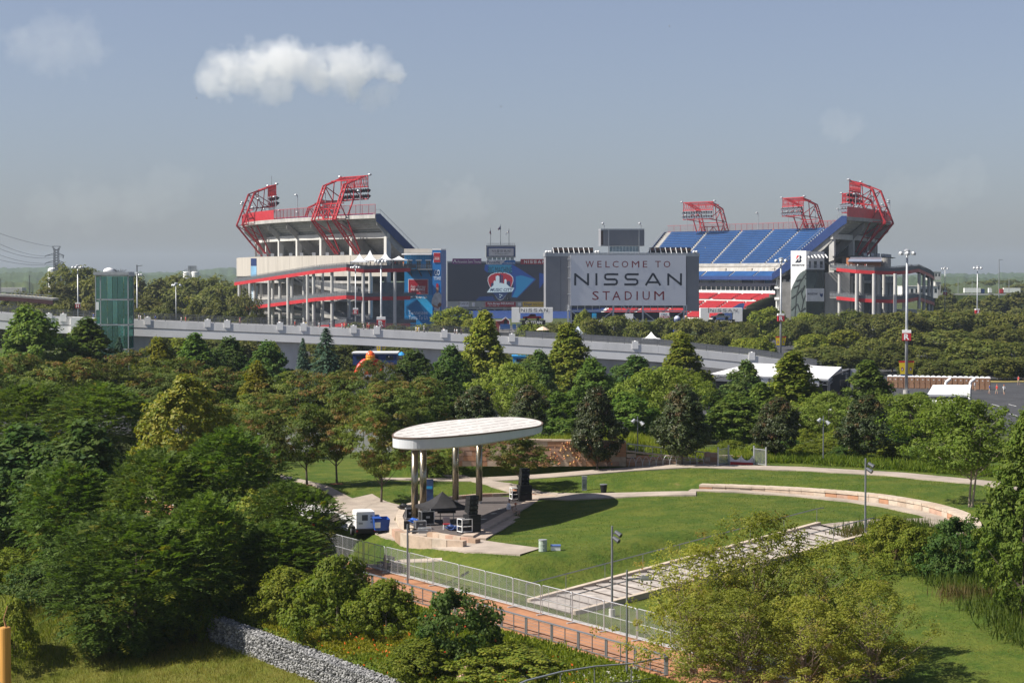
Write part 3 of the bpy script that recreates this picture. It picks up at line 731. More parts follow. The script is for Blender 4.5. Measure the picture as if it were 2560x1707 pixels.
# loose pale stones at the bottom edge of the picture
bd = MB()
for i in range(420):
    u, v = random.uniform(1300, 1600), random.uniform(1672, 1712); q = G(u, v); put_rock(bd, q + Vector((0, 0, .06)), random.uniform(.1, .2), i % 6)
tag(bd.build('stone_bed', M('stone_bed', (.36, .34, .32), .9, var=.35, scale=3)), 'bed of loose pale stones under the curved railing', 'stones', kind='stuff')
for i, (u, v, s_) in enumerate(((1165, 1690, .7), (1160, 1704, .8))):
    bm_ = MB(); put_rock(bm_, G(u, v) + Vector((0, 0, .15)), s_, i); tag(bm_.build('boulder', stone_mats[1]), ('flat pinkish boulder lying among the orange flowers', 'pinkish boulder cut by the bottom edge among the flowers')[i], 'boulder', 'boulders in the flower bank')

# foreground post at the left edge
q = P(13, 1567, 70.0); zg = HZ(q.x, q.y); tp = thing('timber_post', 'round yellow timber post with a thin rod on top at the left edge', 'post', (q.x, q.y, zg))
m = MB(); m.lathe((q.x, q.y, zg), [(.21, 0), (.20, (q.z - zg) * .5), (.19, q.z - zg - .05), (.18, q.z - zg)], 18); m.build('post', M('timber', (.50, .25, .06), .6, var=.2, scale=1.5, stretch=(3, 3, .2)), tp, smooth=False)
m = MB(); m.tube((q.x + .03, q.y, q.z), (q.x - .05, q.y, q.z + .3), .05, .02, n=6); m.tube((q.x - .05, q.y, q.z + .3), (q.x + .09, q.y, q.z + .75), .022, .016, n=6); m.build('rod', M('rod_rust', (.33, .17, .08), .7), tp)

# ------------------------------------------------------------------ things on and round the stage
def at(u, v, z=SZ): return PZ(u, v, z)
def cbox(name, label, cat, u, v, w, d, h, mat, rz=0, z=SZ, frame=None, wheels=False, group=None):
    q = at(u, v, z); r = thing(name, label, cat, q, group); ca, sa = math.cos(rz), math.sin(rz)
    lift = .12 if wheels else 0
    m = MB(); m.box((q.x, q.y, q.z + lift + h / 2), (w, d, h), rz); m.build('body', mat, r)
    X, Y = Vector((ca, sa, 0)), Vector((-sa, ca, 0))
    if frame:
        m = MB(); e = .05
        for sx in (-1, 1):
            for sy in (-1, 1): c = q + X * sx * w / 2 + Y * sy * d / 2; m.bar(c + Vector((0, 0, lift)), c + Vector((0, 0, lift + h)), e)
        for zz in (lift, lift + h):
            for s_ in (-1, 1):
                m.bar(q + X * -w / 2 + Y * s_ * d / 2 + Vector((0, 0, zz)), q + X * w / 2 + Y * s_ * d / 2 + Vector((0, 0, zz)), e)
                m.bar(q + X * s_ * w / 2 + Y * -d / 2 + Vector((0, 0, zz)), q + X * s_ * w / 2 + Y * d / 2 + Vector((0, 0, zz)), e)
        m.build('edge_trim', frame, r)
        m = MB(); m.box(q - Y * (d / 2 + .012) + Vector((0, 0, lift + h * .55)), (w * .3, .02, h * .16), rz); m.build('latch', frame, r)
    if wheels:
        for sx in (-1, 1):
            for sy in (-1, 1): c = q + X * sx * (w / 2 - .08) + Y * sy * (d / 2 - .08); m = MB(); m.tube(c + Vector((-.03, 0, .06)), c + Vector((.03, 0, .06)), .06, n=8); m.build('wheel', black, r)
    return r
alu = M('aluminium', (.55, .56, .57), .35, .7, var=.1)
# pop-up tent
q = at(1106, 1304); tn = thing('popup_tent', 'black pop-up tent lowered over sound gear on the stage', 'tent', q); hs = 1.65; rz = .42
X, Y = Vector((math.cos(rz), math.sin(rz), 0)), Vector((-math.sin(rz), math.cos(rz), 0)); ez, pk = 1.25, 2.35
cs = [q + X * a * hs + Y * b * hs for a, b in ((-1, -1), (1, -1), (1, 1), (-1, 1))]; top = q + Vector((0, 0, pk))
m = MB()
for a, b in zip(cs, cs[1:] + cs[:1]):
    rows = []
    for k in range(7):
        f = k / 6; l, r_ = (a + Vector((0, 0, ez))).lerp(top, f), (b + Vector((0, 0, ez))).lerp(top, f)
        rows.append([l.lerp(r_, j / 6) - Vector((0, 0, .22 * math.sin(math.pi * f) * (1 - .3 * math.sin(math.pi * j / 6)))) for j in range(7)])
    m.grid(rows)
m.build('roof', black_cloth, tn)
for a, b in zip(cs, cs[1:] + cs[:1]): m = MB(); m.obox(a + Vector((0, 0, ez - .22)), b - a, Vector((0, 0, .22)), (b - a).cross(Vector((0, 0, 1))).normalized() * .012); m.build('valance', black_cloth, tn)
for c in cs: m = MB(); m.tube(c, c + Vector((0, 0, ez)), .025, n=6); m.build('leg', alu, tn)
def line_array(label, u, v, n, w, rz, sub_w):
    q = at(u, v); r = thing('speaker_stack', label, 'speakers', q, 'line array speaker stacks'); d = .75
    X, Y = Vector((math.cos(rz), math.sin(rz), 0)), Vector((-math.sin(rz), math.cos(rz), 0))
    for k in range(2): m = MB(); m.box(q + Vector((0, 0, .33 + .67 * k)), (sub_w, .9, .64), rz); m.build('subwoofer', black, r)
    z = 1.38; tilt = -.05
    for k in range(n):
        f = k / n; off = -Y * (.10 * (k - n * .7)) * .6; c = q + off + Vector((0, 0, z + .17)); h = .31
        m = MB(); tz = Vector((0, 0, 1)) + Y * (.35 * (f - .5)); fy = Y - Vector((0, 0, .35 * (f - .5)))
        m.prism([c - X * w / 2 - fy * d / 2 - tz * h / 2, c + X * w / 2 - fy * d / 2 - tz * h / 2, c + X * w * .42 + fy * d / 2 - tz * h * .36, c - X * w * .42 + fy * d / 2 - tz * h * .36], tz * h); s1 = m.build('speaker_cabinet', black, r)
        for sx in (-.28, .28): m = MB(); cc = c + X * w * sx - fy * (d / 2 + .005); m.tube(cc, cc - fy * .02, .09, n=10); m.build('grille', M('grille', (.05, .05, .055), .5), s1)
        z += .335
    return r
line_array('black line array speaker stack beside the pop-up tent', 1180, 1330, 4, .75, .55, 1.0)
line_array('black line array speaker stack at the far corner of the stage', 1311, 1251, 4, .72, .35, 1.05)
def cart(label, u, v, w, d, h, rz):
    q = at(u, v); r = thing('equipment_cart', label, 'cart', q, 'white tube equipment carts'); X, Y = Vector((math.cos(rz), math.sin(rz), 0)), Vector((-math.sin(rz), math.cos(rz), 0))
    m = MB(); fr = []
    for a, b in ((-1, -1), (1, -1), (1, 1), (-1, 1)):
        c = q + X * a * w / 2 + Y * b * d / 2; fr.append(c); m.tube(c + Vector((0, 0, .1)), c + Vector((0, 0, h)), .035, n=6)
        mm = MB(); mm.tube(c + Vector((-.03, 0, .06)), c + Vector((.03, 0, .06)), .07, n=8); mm.build('wheel', black, r)
    for z in (.14, h * .5, h):
        for a, b in zip(fr, fr[1:] + fr[:1]): m.tube(a + Vector((0, 0, z)), b + Vector((0, 0, z)), .032, n=6)
    m.build('frame', white_paint, r); m = MB(); m.box(q + Vector((0, 0, .45)), (w * .8, d * .8, .6), rz); m.build('load', black_cloth, r)
cart('white tube cart in front of the near speaker stack', 1162, 1332, .85, .7, 1.05, .55)
cart('white tube cart beside the far speaker stack', 1288, 1250, .75, .6, 1.05, .35)
cbox('road_case', 'black road case with aluminium edges beside the front column', 'case', 1066, 1312, 1.0, .7, .95, black, .4, frame=alu, wheels=True)
cbox('road_case', 'low open aluminium case behind the stone seat wall', 'case', 1050, 1322, .8, .6, .5, steel_dark, .3, frame=alu, wheels=True)
cbox('road_case', 'dark flight case left of the front column', 'case', 1024, 1298, .6, .55, .75, black, .2, frame=alu, wheels=True)
cbox('road_case', 'flat grey case lying behind the seat wall under the lamp', 'case', 1062, 1331, .9, .55, .35, steel, .15, frame=alu)
cbox('waste_bin', 'small black waste bin at the end of the stage floor', 'bin', 1017, 1322, .42, .42, .6, black, 0)
q = at(1117, 1306); r = thing('mixing_desk', 'black sound mixing desk on a stand under the tent', 'mixing desk', q)
m = MB(); m.prism([q + Vector(k) for k in ((-.7, -.3, .75), (.7, -.1, .75), (.62, .4, 1.0), (-.78, .2, 1.0))], (0, 0, .14)); m.build('console', black, r)
for k in ((-.5, 0), (.5, .1)): m = MB(); m.tube(q + Vector((k[0], k[1], 0)), q + Vector((k[0], k[1], .8)), .03, n=6); m.build('leg', steel_dark, r)
m = MB(); m.obox(q + Vector((-.5, .3, .98)), (1.0, .22, 0), (0, 0, .34), (-.03, .05, 0)); m.build('meter_bridge', black, r)
q = at(1117, 1323); r = thing('folding_chair', 'grey and red folding camp chair in front of the tent', 'chair', q)
m = MB(); m.obox(q + Vector((-.25, .12, .42)), (.5, .1, 0), (-.05, .05, .5), (-.01, .05, 0)); m.build('backrest', M('chair_grey', (.20, .19, .19), .8), r)
m = MB(); m.obox(q + Vector((-.25, -.25, .4)), (.5, .1, 0), (-.05, .4, 0), (0, 0, .03)); m.build('seat', red_paint, r)
for a, b in (((-.25, -.25), (.22, .2)), ((.25, -.2), (-.25, .2)), ((-.27, -.2), (-.25, .25)), ((.27, -.2), (.25, .25))): m = MB(); m.tube(q + Vector((a[0], a[1], 0)), q + Vector((b[0], b[1], .42)), .015, n=5); m.build('leg', galv, r)
for lab, u, v, w, mt, cat, nm in (('heap of black cables beside the front columns', 1018, 1274, .5, black, 'cables', 'cable_heap'), ('crumpled blue tarpaulin at the foot of the front column', 1040, 1307, .38, M('tarp_blue', (.02, .10, .42), .6, var=.3, scale=4), 'tarpaulin', 'tarpaulin'), ('crumpled dark fabric bag on the stage in front of the tent', 1135, 1325, .42, navy, 'bag', 'fabric_bag')):
    q = at(u, v); m = MB(); m.ball((0, 0, 0), 1, 12, .5); vv = []
    for a, b, c in m.v:
        k = w * (1 + .35 * math.sin(5 * a + 3 * b) * math.cos(4 * b + 6 * c)); vv.append((q.x + a * k * 1.3, q.y + b * k, q.z + max(0, c + .4) * k))
    m.v = vv; tag(m.build(nm, mt), lab, cat)
q = at(1072, 1262); r = thing('rollup_banner', 'tall blue roll-up banner behind the front columns', 'banner', q); m = MB(); m.box(q + Vector((0, 0, 1.1)), (.75, .03, 2.1), .1); m.build('banner', M('banner_blue', (.05, .09, .2), .6, var=.4, scale=2), r)
m = MB(); m.box(q + Vector((0, -.03, 1.45)), (.6, .02, .22), .1); m.build('print', M('banner_cyan', (.05, .42, .75), .6), r); m = MB(); m.box(q + Vector((0, 0, .05)), (.85, .25, .1), .1); m.build('base', galv, r)
# generator on its trailer
q = G(909, 1337); r = thing('generator_trailer', 'white generator on a black two wheeled trailer left of the stage', 'generator', q); rz = .25
X, Y = Vector((math.cos(rz), math.sin(rz), 0)), Vector((-math.sin(rz), math.cos(rz), 0)); Z = Vector((0, 0, 1))
m = MB(); m.box(q + Z * .42, (1.5, 2.1, .3), rz); m.build('chassis', black, r)
gen = MB(); gen.box(q + Z * 1.2, (1.4, 1.7, 1.2), rz); gb_ = gen.build('housing', white_paint, r)
m = MB(); m.box(q + Z * 1.84, (1.36, 1.66, .06), rz); m.build('roof', white_cloth, gb_)
m = MB(); m.box(q - Y * .86 - X * .05 + Z * 1.42, (.44, .03, .42), rz); m.build('control_panel', steel_dark, gb_)
for dx, dz in ((.45, .35), (.45, .12), (.45, -.12), (-.45, -.2), (-.3, -.2)): m = MB(); m.box(q - Y * .86 + X * dx + Z * (1.2 + dz), (.16, .025, .14), rz); m.build('socket_panel', steel, gb_)
for dy, dz in ((-.4, .1), (0, .12), (.3, .1), (.1, -.3)): m = MB(); m.box(q - X * .71 + Y * dy + Z * (1.2 + dz), (.02, .12, .09), rz); m.build('latch', steel_dark, gb_)
for sx in (-1, 1):
    c = q + X * sx * .86 + Z * .33; m = MB(); m.tube(c - X * .1, c + X * .1, .33, n=18); w_ = m.build('wheel', black, r); m = MB(); m.tube(c + X * sx * .1, c + X * sx * .12, .19, n=14); m.build('rim', alu, w_)
    m = MB(); m.box(c + Z * .38, (.28, .85, .05), rz); m.build('fender', black, r); m = MB(); m.box(q + X * sx * .68 - Y * 1.06 + Z * .45, (.14, .03, .1), rz); m.build('tail_light', red_paint, r)
m = MB(); m.bar(q + Y * 1.0 + Z * .4, q + Y * 2.0 + Z * .38, .1); m.tube(q + Y * 1.9 + Z * .4, q + Y * 1.9, .05, n=8); m.build('drawbar', black, r)
blue_bin = M('bin_blue', (.015, .065, .30), .45, var=.12)
q = G(952, 1331); r = thing('dumpster', 'blue wheeled refuse container beside the generator', 'bin', q); rz = .25
X, Y = Vector((math.cos(rz), math.sin(rz), 0)), Vector((-math.sin(rz), math.cos(rz), 0))
m = MB(); m.prism([q + X * a + Y * b + Z * .22 for a, b in ((-.5, -.5), (.5, -.5), (.5, .5), (-.5, .5))], (0, 0, .05)); wl_ = [q + X * a + Y * b + Z * c for a, b, c in ((-.5, -.5, .25), (.5, -.5, .25), (.5, .5, .25), (-.5, .5, .25))]; wt = [q + X * a + Y * b + Z * c for a, b, c in ((-.6, -.62, 1.05), (.6, -.62, 1.05), (.6, .62, 1.15), (-.6, .62, 1.15))]
for i in range(4): m.face([wl_[i], wl_[(i + 1) % 4], wt[(i + 1) % 4], wt[i]])
m.build('tub', blue_bin, r); m = MB(); m.obox(q - X * .64 - Y * .64 + Z * 1.1, X * .62, Y * 1.3 + Z * .08, (0, 0, .05)); m.build('lid', blue_bin, r)
m = MB(); m.obox(q - X * .57 - Y * .645 + Z * .45, X * .42 + Vector((0, 0, 0)), Z * .42 - Y * .06, -Y * .01); m.build('label_plate', white_paint, r)
for a, b in ((-.4, -.4), (.4, -.4), (.4, .4), (-.4, .4)): c = q + X * a + Y * b; m = MB(); m.tube(c + Vector((-.04, 0, .1)), c + Vector((.04, 0, .1)), .1, n=10); m.build('wheel', black, r)
cbox('wheeled_bin', 'black bin behind the blue refuse container', 'bin', 938, 1322, .6, .6, 1.1, black, .2, z=1.5)
# dark car behind the foliage
q = G(822, 1334); r = thing('parked_car', 'dark car with red tail lights half hidden behind foliage by the generator', 'car', q); rz = -.25
X, Y = Vector((math.cos(rz), math.sin(rz), 0)), Vector((-math.sin(rz), math.cos(rz), 0)); car_m = M('car_dark', (.02, .022, .025), .25, .3, var=.1)
def xyz(a, b, c): return q + X * a + Y * b + Z * c
m = MB(); prof = [(-2.1, .4), (-2.1, .95), (-1.9, 1.05), (1.1, 1.05), (2.1, .9), (2.15, .4)]; m.prism([xyz(-.85, b, c) for b, c in prof], X * 1.7); m.build('body', car_m, r)
m = MB(); prof = [(-2.0, 1.05), (-1.75, 1.6), (-.1, 1.65), (.9, 1.05)]; m.prism([xyz(-.72, b, c) for b, c in prof], X * 1.44); m.build('cabin', dark_glass, r)
m = MB(); m.obox(xyz(-.7, -1.65, 1.62), X * 1.4, Y * 1.5, Z * .06); m.build('roof', car_m, r)
tl_m = M('tail_red', (.75, .03, .02), .25, var=.1)
for sx in (-.62, .62): m = MB(); m.box(xyz(sx, -2.12, .9), (.42, .06, .32), rz); m.build('tail_light', tl_m, r)
for a in (-.8, .8):
    for b in (-1.35, 1.4): m = MB(); m.tube(xyz(a - .1, b, .33), xyz(a + .1, b, .33), .33, n=16); m.build('wheel', black, r)
# small furniture on the lawn
q = G(1461, 1226); r = thing('info_board', 'tall narrow steel information board on the lawn slope', 'sign', q); m = MB(); m.box(q + Z * .6, (.42, .12, 1.2)); m.build('board', steel, r)
m = MB(); m.box(q - Vector((0, .07, -.62)), (.36, .02, .78)); m.build('display', M('display_grey', (.10, .12, .12), .2, var=.6, scale=3), r); m = MB(); m.box(q + Z * 1.22, (.46, .16, .06)); m.build('cap', galv, r)
def drum(name, label, q, prof, mat, lid, n=16):
    r = thing(name, label, 'bin', q); m = MB(); m.lathe(q, prof, n); m.build('drum', mat, r, smooth=False); m = MB(); z = prof[-1][1]; m.tube(q + Z * (z - .03), q + Z * (z + .03), prof[-1][0] * 1.06, n=n); m.build('rim', lid, r)
drum('litter_bin', 'black round litter bin on the path behind the lawn', G(1509, 1232), [(.22, 0), (.27, .35), (.31, .7), (.30, .74)], black, steel)
drum('steel_drum', 'pale green steel drum standing on the near lawn path', G(1357, 1378), [(.28, 0), (.29, .03), (.28, .25), (.295, .27), (.28, .3), (.28, .52), (.295, .54), (.28, .57), (.28, .8)], M('drum_green', (.36, .42, .35), .5, var=.2, scale=3), galv)
q = G(1389, 1375); r = thing('cooler_box', 'white cooler box with blue lid lying on the lawn', 'cooler', q); m = MB(); m.box(q + Z * .15, (.66, .42, .3)); m.build('tub', white_paint, r); m = MB(); m.box(q + Z * .34, (.7, .46, .08)); m.build('lid', M('cooler_blue', (.10, .17, .42), .5), r)
q = G(962, 1422); r = thing('park_bench', 'dark slatted park bench behind the temporary fence', 'bench', q); rz = ang
X, Y = Vector((math.cos(rz), math.sin(rz), 0)), Vector((-math.sin(rz), math.cos(rz), 0)); bm2 = M('bench_wood', (.10, .075, .065), .7, var=.2, scale=2)
for k in range(4): m = MB(); m.obox(q - X * .8 + Y * (-.25 + .13 * k) + Z * .43, X * 1.6, Y * .1, Z * .04); m.build('seat_slat', bm2, r)
for k in range(4): m = MB(); m.obox(q - X * .8 + Y * (.3 + .02 * k) + Z * (.52 + .11 * k), X * 1.6, Y * .03, Z * .09); m.build('back_slat', bm2, r)
for a in (-.7, .7): m = MB(); m.bar(q + X * a - Y * .2, q + X * a - Y * .2 + Z * .43, .06); m.bar(q + X * a + Y * .28, q + X * a + Y * .36 + Z * .95, .06); m.build('leg', steel_dark, r)
q = G(994, 1430); r = thing('park_table', 'low dark slatted table next to the park bench', 'table', q)
for k in range(4): m = MB(); m.obox(q - X * .55 + Y * (-.25 + .13 * k) + Z * .44, X * 1.1, Y * .1, Z * .04); m.build('slat', bm2, r)
for a in (-.45, .45): m = MB(); m.bar(q + X * a, q + X * a + Z * .44, .07); m.build('leg', steel_dark, r)

# ------------------------------------------------------------------ people
def skin_mesh(name, V_, E_, R_, root=0, sub=1):
    me = bpy.data.meshes.new(name); me.from_pydata(V_, E_, []); o = bpy.data.objects.new(name, me); COL.objects.link(o)
    md = o.modifiers.new('skin', 'SKIN'); md.use_smooth_shade = True
    for i, rr in enumerate(R_): me.skin_vertices[0].data[i].radius = rr if isinstance(rr, tuple) else (rr, rr)
    me.skin_vertices[0].data[root].use_root = True
    if sub: s = o.modifiers.new('sub', 'SUBSURF'); s.levels = sub; s.render_levels = sub
    dg = bpy.context.evaluated_depsgraph_get(); dg.update(); out = bpy.data.meshes.new_from_object(o.evaluated_get(dg)); bpy.data.objects.remove(o); out.name = name
    return out
def obj_color(name, rough=.8):
    m = bpy.data.materials.new(name); m.use_nodes = True; t = m.node_tree; oi = t.nodes.new('ShaderNodeObjectInfo'); t.links.new(oi.outputs['Color'], t.nodes['Principled BSDF'].inputs['Base Color']); t.nodes['Principled BSDF'].inputs['Roughness'].default_value = rough; return m
shirt_m = obj_color('shirt_cloth'); skin_m = M('skin', (.45, .27, .19), .55, var=.05); trouser_m = M('trousers', (.06, .065, .09), .8, var=.2); short_m = M('shorts', (.36, .31, .24), .8, var=.1)
hair_m = M('hair', (.04, .028, .02), .7); cap_m = obj_color('cap_cloth')
def body(kind):
    if kind == 'walk': leg = [(-.09, 0, .92), (-.10, -.06, .5), (-.10, -.02, .08), (-.10, -.18, .03), (.09, 0, .92), (.10, .12, .52), (.10, .26, .12), (.10, .16, .03)]; arm = [(-.2, 0, 1.42), (-.25, .06, 1.14), (-.24, -.04, .9), (.2, 0, 1.42), (.25, -.06, 1.14), (.24, -.2, .95)]
    elif kind == 'stand': leg = [(-.09, 0, .92), (-.10, -.02, .5), (-.10, .03, .08), (-.11, -.13, .03), (.09, 0, .92), (.11, -.03, .5), (.12, .02, .08), (.13, -.14, .03)]; arm = [(-.2, 0, 1.42), (-.27, .03, 1.15), (-.22, -.12, .97), (.2, 0, 1.42), (.27, .03, 1.15), (.2, -.16, 1.02)]
    else: leg = [(-.1, 0, .14), (-.13, -.42, .42), (-.12, -.4, -.02), (-.12, -.56, -.07), (.1, 0, .14), (.13, -.44, .4), (.13, -.46, -.06), (.13, -.6, -.1)]; arm = [(-.2, -.08, .62), (-.28, -.2, .36), (-.16, -.42, .38), (.2, -.08, .62), (.28, -.22, .36), (.14, -.44, .4)]
    if kind == 'sit': sp = [(0, 0, .12), (0, -.01, .34), (0, -.07, .56), (0, -.1, .68), (0, -.13, .76), (0, -.15, .88), (0, -.15, .96)]
    else: sp = [(0, 0, .94), (0, .01, 1.14), (0, 0, 1.36), (0, 0, 1.48), (0, -.01, 1.56), (0, -.02, 1.67), (0, -.02, 1.75)]
    V_ = sp + leg + arm
    E_ = [(0, 1), (1, 2), (2, 3), (3, 4), (4, 5), (5, 6), (0, 7), (7, 8), (8, 9), (9, 10), (0, 11), (11, 12), (12, 13), (13, 14), (2, 15), (15, 16), (16, 17), (2, 18), (18, 19), (19, 20)]
    R_ = [(.15, .11), (.14, .10), (.16, .11), (.07, .07), (.055, .06), (.085, .105), (.06, .075), .085, .062, .045, .035, .085, .062, .045, .035, .06, .045, .034, .06, .045, .034]
    return skin_mesh('person_body', V_, E_, R_)
BODY = {}
def person(kind, loc, rz, shirt, label, group=None, cap=None, shorts=False, sc=1.0):
    key = (kind, shorts)
    if key not in BODY:
        me = body(kind); me.materials.append(skin_m); me.materials.append(shirt_m); me.materials.append(short_m if shorts else trouser_m)
        zs = (.70, .96, 1.47) if kind != 'sit' else (0, .16, .67)
        for p in me.polygons:
            c = p.center
            if kind != 'sit': p.material_index = 0 if c.z > zs[2] else (1 if c.z > zs[1] and not (abs(c.x) > .2 and c.z < 1.2) else (2 if c.z > (.5 if shorts else .1) and abs(c.x) < .2 else 0))
            else: p.material_index = 0 if c.z > .67 else (1 if c.z > .2 and c.y > -.2 else (2 if c.z > .1 and c.y > -.4 and abs(c.x) < .21 else 0))
        hm = MB(); hz = (-.02, 1.72) if kind != 'sit' else (-.15, .93)
        hm.lathe((0, hz[0] + .012, hz[1] - .06), [(.098, 0), (.103, .05), (.09, .1), (.05, .135), (.01, .145)], 10); ho = hm.build('hair_tmp', hair_m); hme = ho.data; bpy.data.objects.remove(ho)
        cm = MB(); cm.lathe((0, hz[0], hz[1] - .01), [(.105, 0), (.1, .05), (.06, .09), (.01, .1)], 10); cm.prism([(-.08, hz[0] - .09, hz[1]), (.08, hz[0] - .09, hz[1]), (.06, hz[0] - .2, hz[1] - .01), (-.06, hz[0] - .2, hz[1] - .01)], (0, 0, .015)); co = cm.build('cap_tmp', cap_m); cme = co.data; bpy.data.objects.remove(co)
        BODY[key] = (me, hme, cme)
    me, hme, cme = BODY[key]
    b = bpy.data.objects.new('person', me); COL.objects.link(b); b.location = loc; b.rotation_euler = (0, 0, rz); b.color = (*shirt, 1); b.scale = (sc,) * 3
    tag(b, label, 'person', group)
    if cap is None: h = bpy.data.objects.new('hair', hme)
    else: h = bpy.data.objects.new('cap', cme); h.color = (*cap, 1)
    COL.objects.link(h); h.parent = b
    return b
q = e0 + ed * .52 + en * .3; step_r = math.atan2(en.x, -en.y)
person('sit', e0 + ed * .535 + en * .18 + Vector((0, 0, .06)), step_r + .5, (.72, .72, .74), 'seated person in white t-shirt and blue cap on the stage step', 'people sitting on the stage steps', (.07, .12, .25), True, 1.0)
person('sit', e0 + ed * .50 + en * .9 + Vector((0, 0, -.09)), step_r - .2, (.45, .33, .26), 'seated person in orange cap on the stage step', 'people sitting on the stage steps', (.55, .13, .04), True, .95)
# ------------------------------------------------------------------ trees
def quads_mesh(name, c, ax, bx, mat, tint=None):
    """c centres, ax half long axis, bx half short axis (n,3): one rhombus leaf each"""
    n = len(c); v = np.empty((n, 4, 3)); v[:, 0] = c - ax; v[:, 1] = c + bx - ax * .1; v[:, 2] = c + ax; v[:, 3] = c - bx - ax * .1
    me = bpy.data.meshes.new(name); me.vertices.add(n * 4); me.vertices.foreach_set('co', v.ravel())
    me.loops.add(n * 4); me.loops.foreach_set('vertex_index', np.arange(n * 4, dtype=np.int32))
    me.polygons.add(n); me.polygons.foreach_set('loop_start', np.arange(0, n * 4, 4, dtype=np.int32))
    try: me.polygons.foreach_set('loop_total', np.full(n, 4, dtype=np.int32))
    except Exception: pass
    if tint is not None:
        at = me.attributes.new('tint', 'FLOAT', 'POINT'); at.data.foreach_set('value', np.repeat(tint, 4).astype(np.float32))
    me.materials.append(mat); me.update(calc_edges=True); me.validate()
    return me
def unit(a): return a / np.maximum(np.linalg.norm(a, axis=-1, keepdims=True), 1e-9)
def rand_dirs(n): return unit(RNG.normal(size=(n, 3)))
PROF = {
    'round': lambda t: np.sqrt(np.clip(1 - (2 * t - 1) ** 2, 0, 1)),
    'ovate': lambda t: np.sin(np.pi * np.clip(t, 0, 1) ** .68) ** .75,
    'pear': lambda t: np.sin(np.pi * np.clip(t, 0, 1) ** .55) ** .8 * (1 - .15 * t),
    'cone': lambda t: np.clip((1 - t) ** .8, 0, 1) * np.clip(t * 9, 0, 1),
    'vase': lambda t: np.sin(np.pi * np.clip(t, 0, 1) ** 1.15) ** .6,
    'dome': lambda t: np.sqrt(np.clip(1 - t ** 2.2, 0, 1)) * (.8 + .2 * np.clip(t * 4, 0, 1)),
}
def lumpy(d, k=5, amp=.22, seed=0):
    r = np.random.default_rng(seed); s = np.ones(len(d))
    for _ in range(k): w = unit(r.normal(size=3)) * r.uniform(2, 5); s += amp / k * 2 * np.sin(d @ w + r.uniform(0, 6.28))
    return s
def crown_pts(prof, Hc, R, z0, ncl, seed, amp=.3, shell=.5):
    th = RNG.uniform(0, 2 * np.pi, ncl); t = RNG.beta(1.15, 1.15, ncl)
    rr = np.maximum(PROF[prof](t), .02); f = shell + (1 - shell) * RNG.uniform(0, 1, ncl) ** .6
    d = np.stack([np.cos(th), np.sin(th), (2 * t - 1) * 1.2], 1); L = lumpy(unit(d), 6, amp, seed)
    return np.stack([np.cos(th) * rr * R * f * L, np.sin(th) * rr * R * f * L, z0 + t * Hc * (.9 + .1 * L)], 1)
def make_crown(name, mat, prof, Hc, R, z0, ncl, nlf, leaf, rc, seed=1, flat=.75, ratio=.55, tint_p=0.0, tint_a=(.3, .9), tint_z=0.0, amp=.3, shell=.5, droop=.15):
    C = crown_pts(prof, Hc, R, z0, ncl, seed, amp, shell); n = ncl * nlf
    rcs = np.repeat(rc * RNG.uniform(.6, 1.35, ncl), nlf)[:, None]
    d = rand_dirs(n); rad = RNG.uniform(.25, 1, n)[:, None] ** .45
    c = np.repeat(C, nlf, 0) + d * rad * rcs * np.array([1, 1, flat])
    ctr = np.array([0, 0, z0 + Hc * .4]); outw = unit(c - ctr)
    nrm = unit(d * .75 + outw * .55 + np.array([0, 0, .55]) + RNG.normal(size=(n, 3)) * .45)
    a = unit(np.cross(nrm, rand_dirs(n)) + np.array([0, 0, -droop])); b = unit(np.cross(nrm, a)); s = leaf * RNG.uniform(.65, 1.3, n)[:, None]
    tint = None
    tc = np.where(RNG.uniform(0, 1, ncl) < tint_p + tint_z * (C[:, 2] - z0) / Hc, RNG.uniform(*tint_a, ncl), RNG.uniform(0, .08, ncl))
    tint = np.clip(np.repeat(tc, nlf) * RNG.uniform(.4, 1.3, n), 0, 1)
    return quads_mesh(name, c, a * s * .5, b * s * .5 * ratio, mat, tint), C
def make_fronds(name, mat, prof, Hc, R, z0, nfr, npair, flen, leaf, seed=1, tint_p=.03, amp=.35, shell=.35):
    C = crown_pts(prof, Hc, R, z0, nfr, seed, amp, shell); ctr = np.array([0, 0, z0 + Hc * .3])
    o = unit(unit(C - ctr) * np.array([1, 1, .6]) + RNG.normal(size=(nfr, 3)) * .45); o = unit(o + np.array([0, 0, .12]))
    side = unit(np.cross(o, np.array([0, 0, 1.0]))); L = flen * RNG.uniform(.6, 1.3, nfr)
    ks = np.repeat(np.linspace(.08, 1, npair), 2); sg = np.tile([1, -1], npair); n = nfr * npair * 2
    K = np.tile(ks, nfr)[:, None]; SG = np.tile(sg, nfr)[:, None]; O = np.repeat(o, npair * 2, 0); SD = np.repeat(side, npair * 2, 0); LL = np.repeat(L, npair * 2)[:, None]
    taper = np.sin(np.pi * np.clip(K * .85 + .12, 0, 1)) * .9 + .1
    base = np.repeat(C, npair * 2, 0) + O * K * LL + np.array([0, 0, -1]) * (K ** 2) * LL * .28
    a = unit(SD * SG + O * .55 + np.array([0, 0, -.22]) + RNG.normal(size=(n, 3)) * .15); s = leaf * taper * RNG.uniform(.8, 1.2, n)[:, None]
    nrm = unit(np.cross(O, SD) * 1.0 + RNG.normal(size=(n, 3)) * .35); nrm = np.where(nrm[:, 2:3] < 0, -nrm, nrm); b = unit(np.cross(nrm, a))
    tc = np.where(RNG.uniform(0, 1, nfr) < tint_p, RNG.uniform(.3, .9, nfr), 0)
    return quads_mesh(name, base + a * s * .5, a * s * .5, b * s * .19, mat, np.repeat(tc, npair * 2)), C
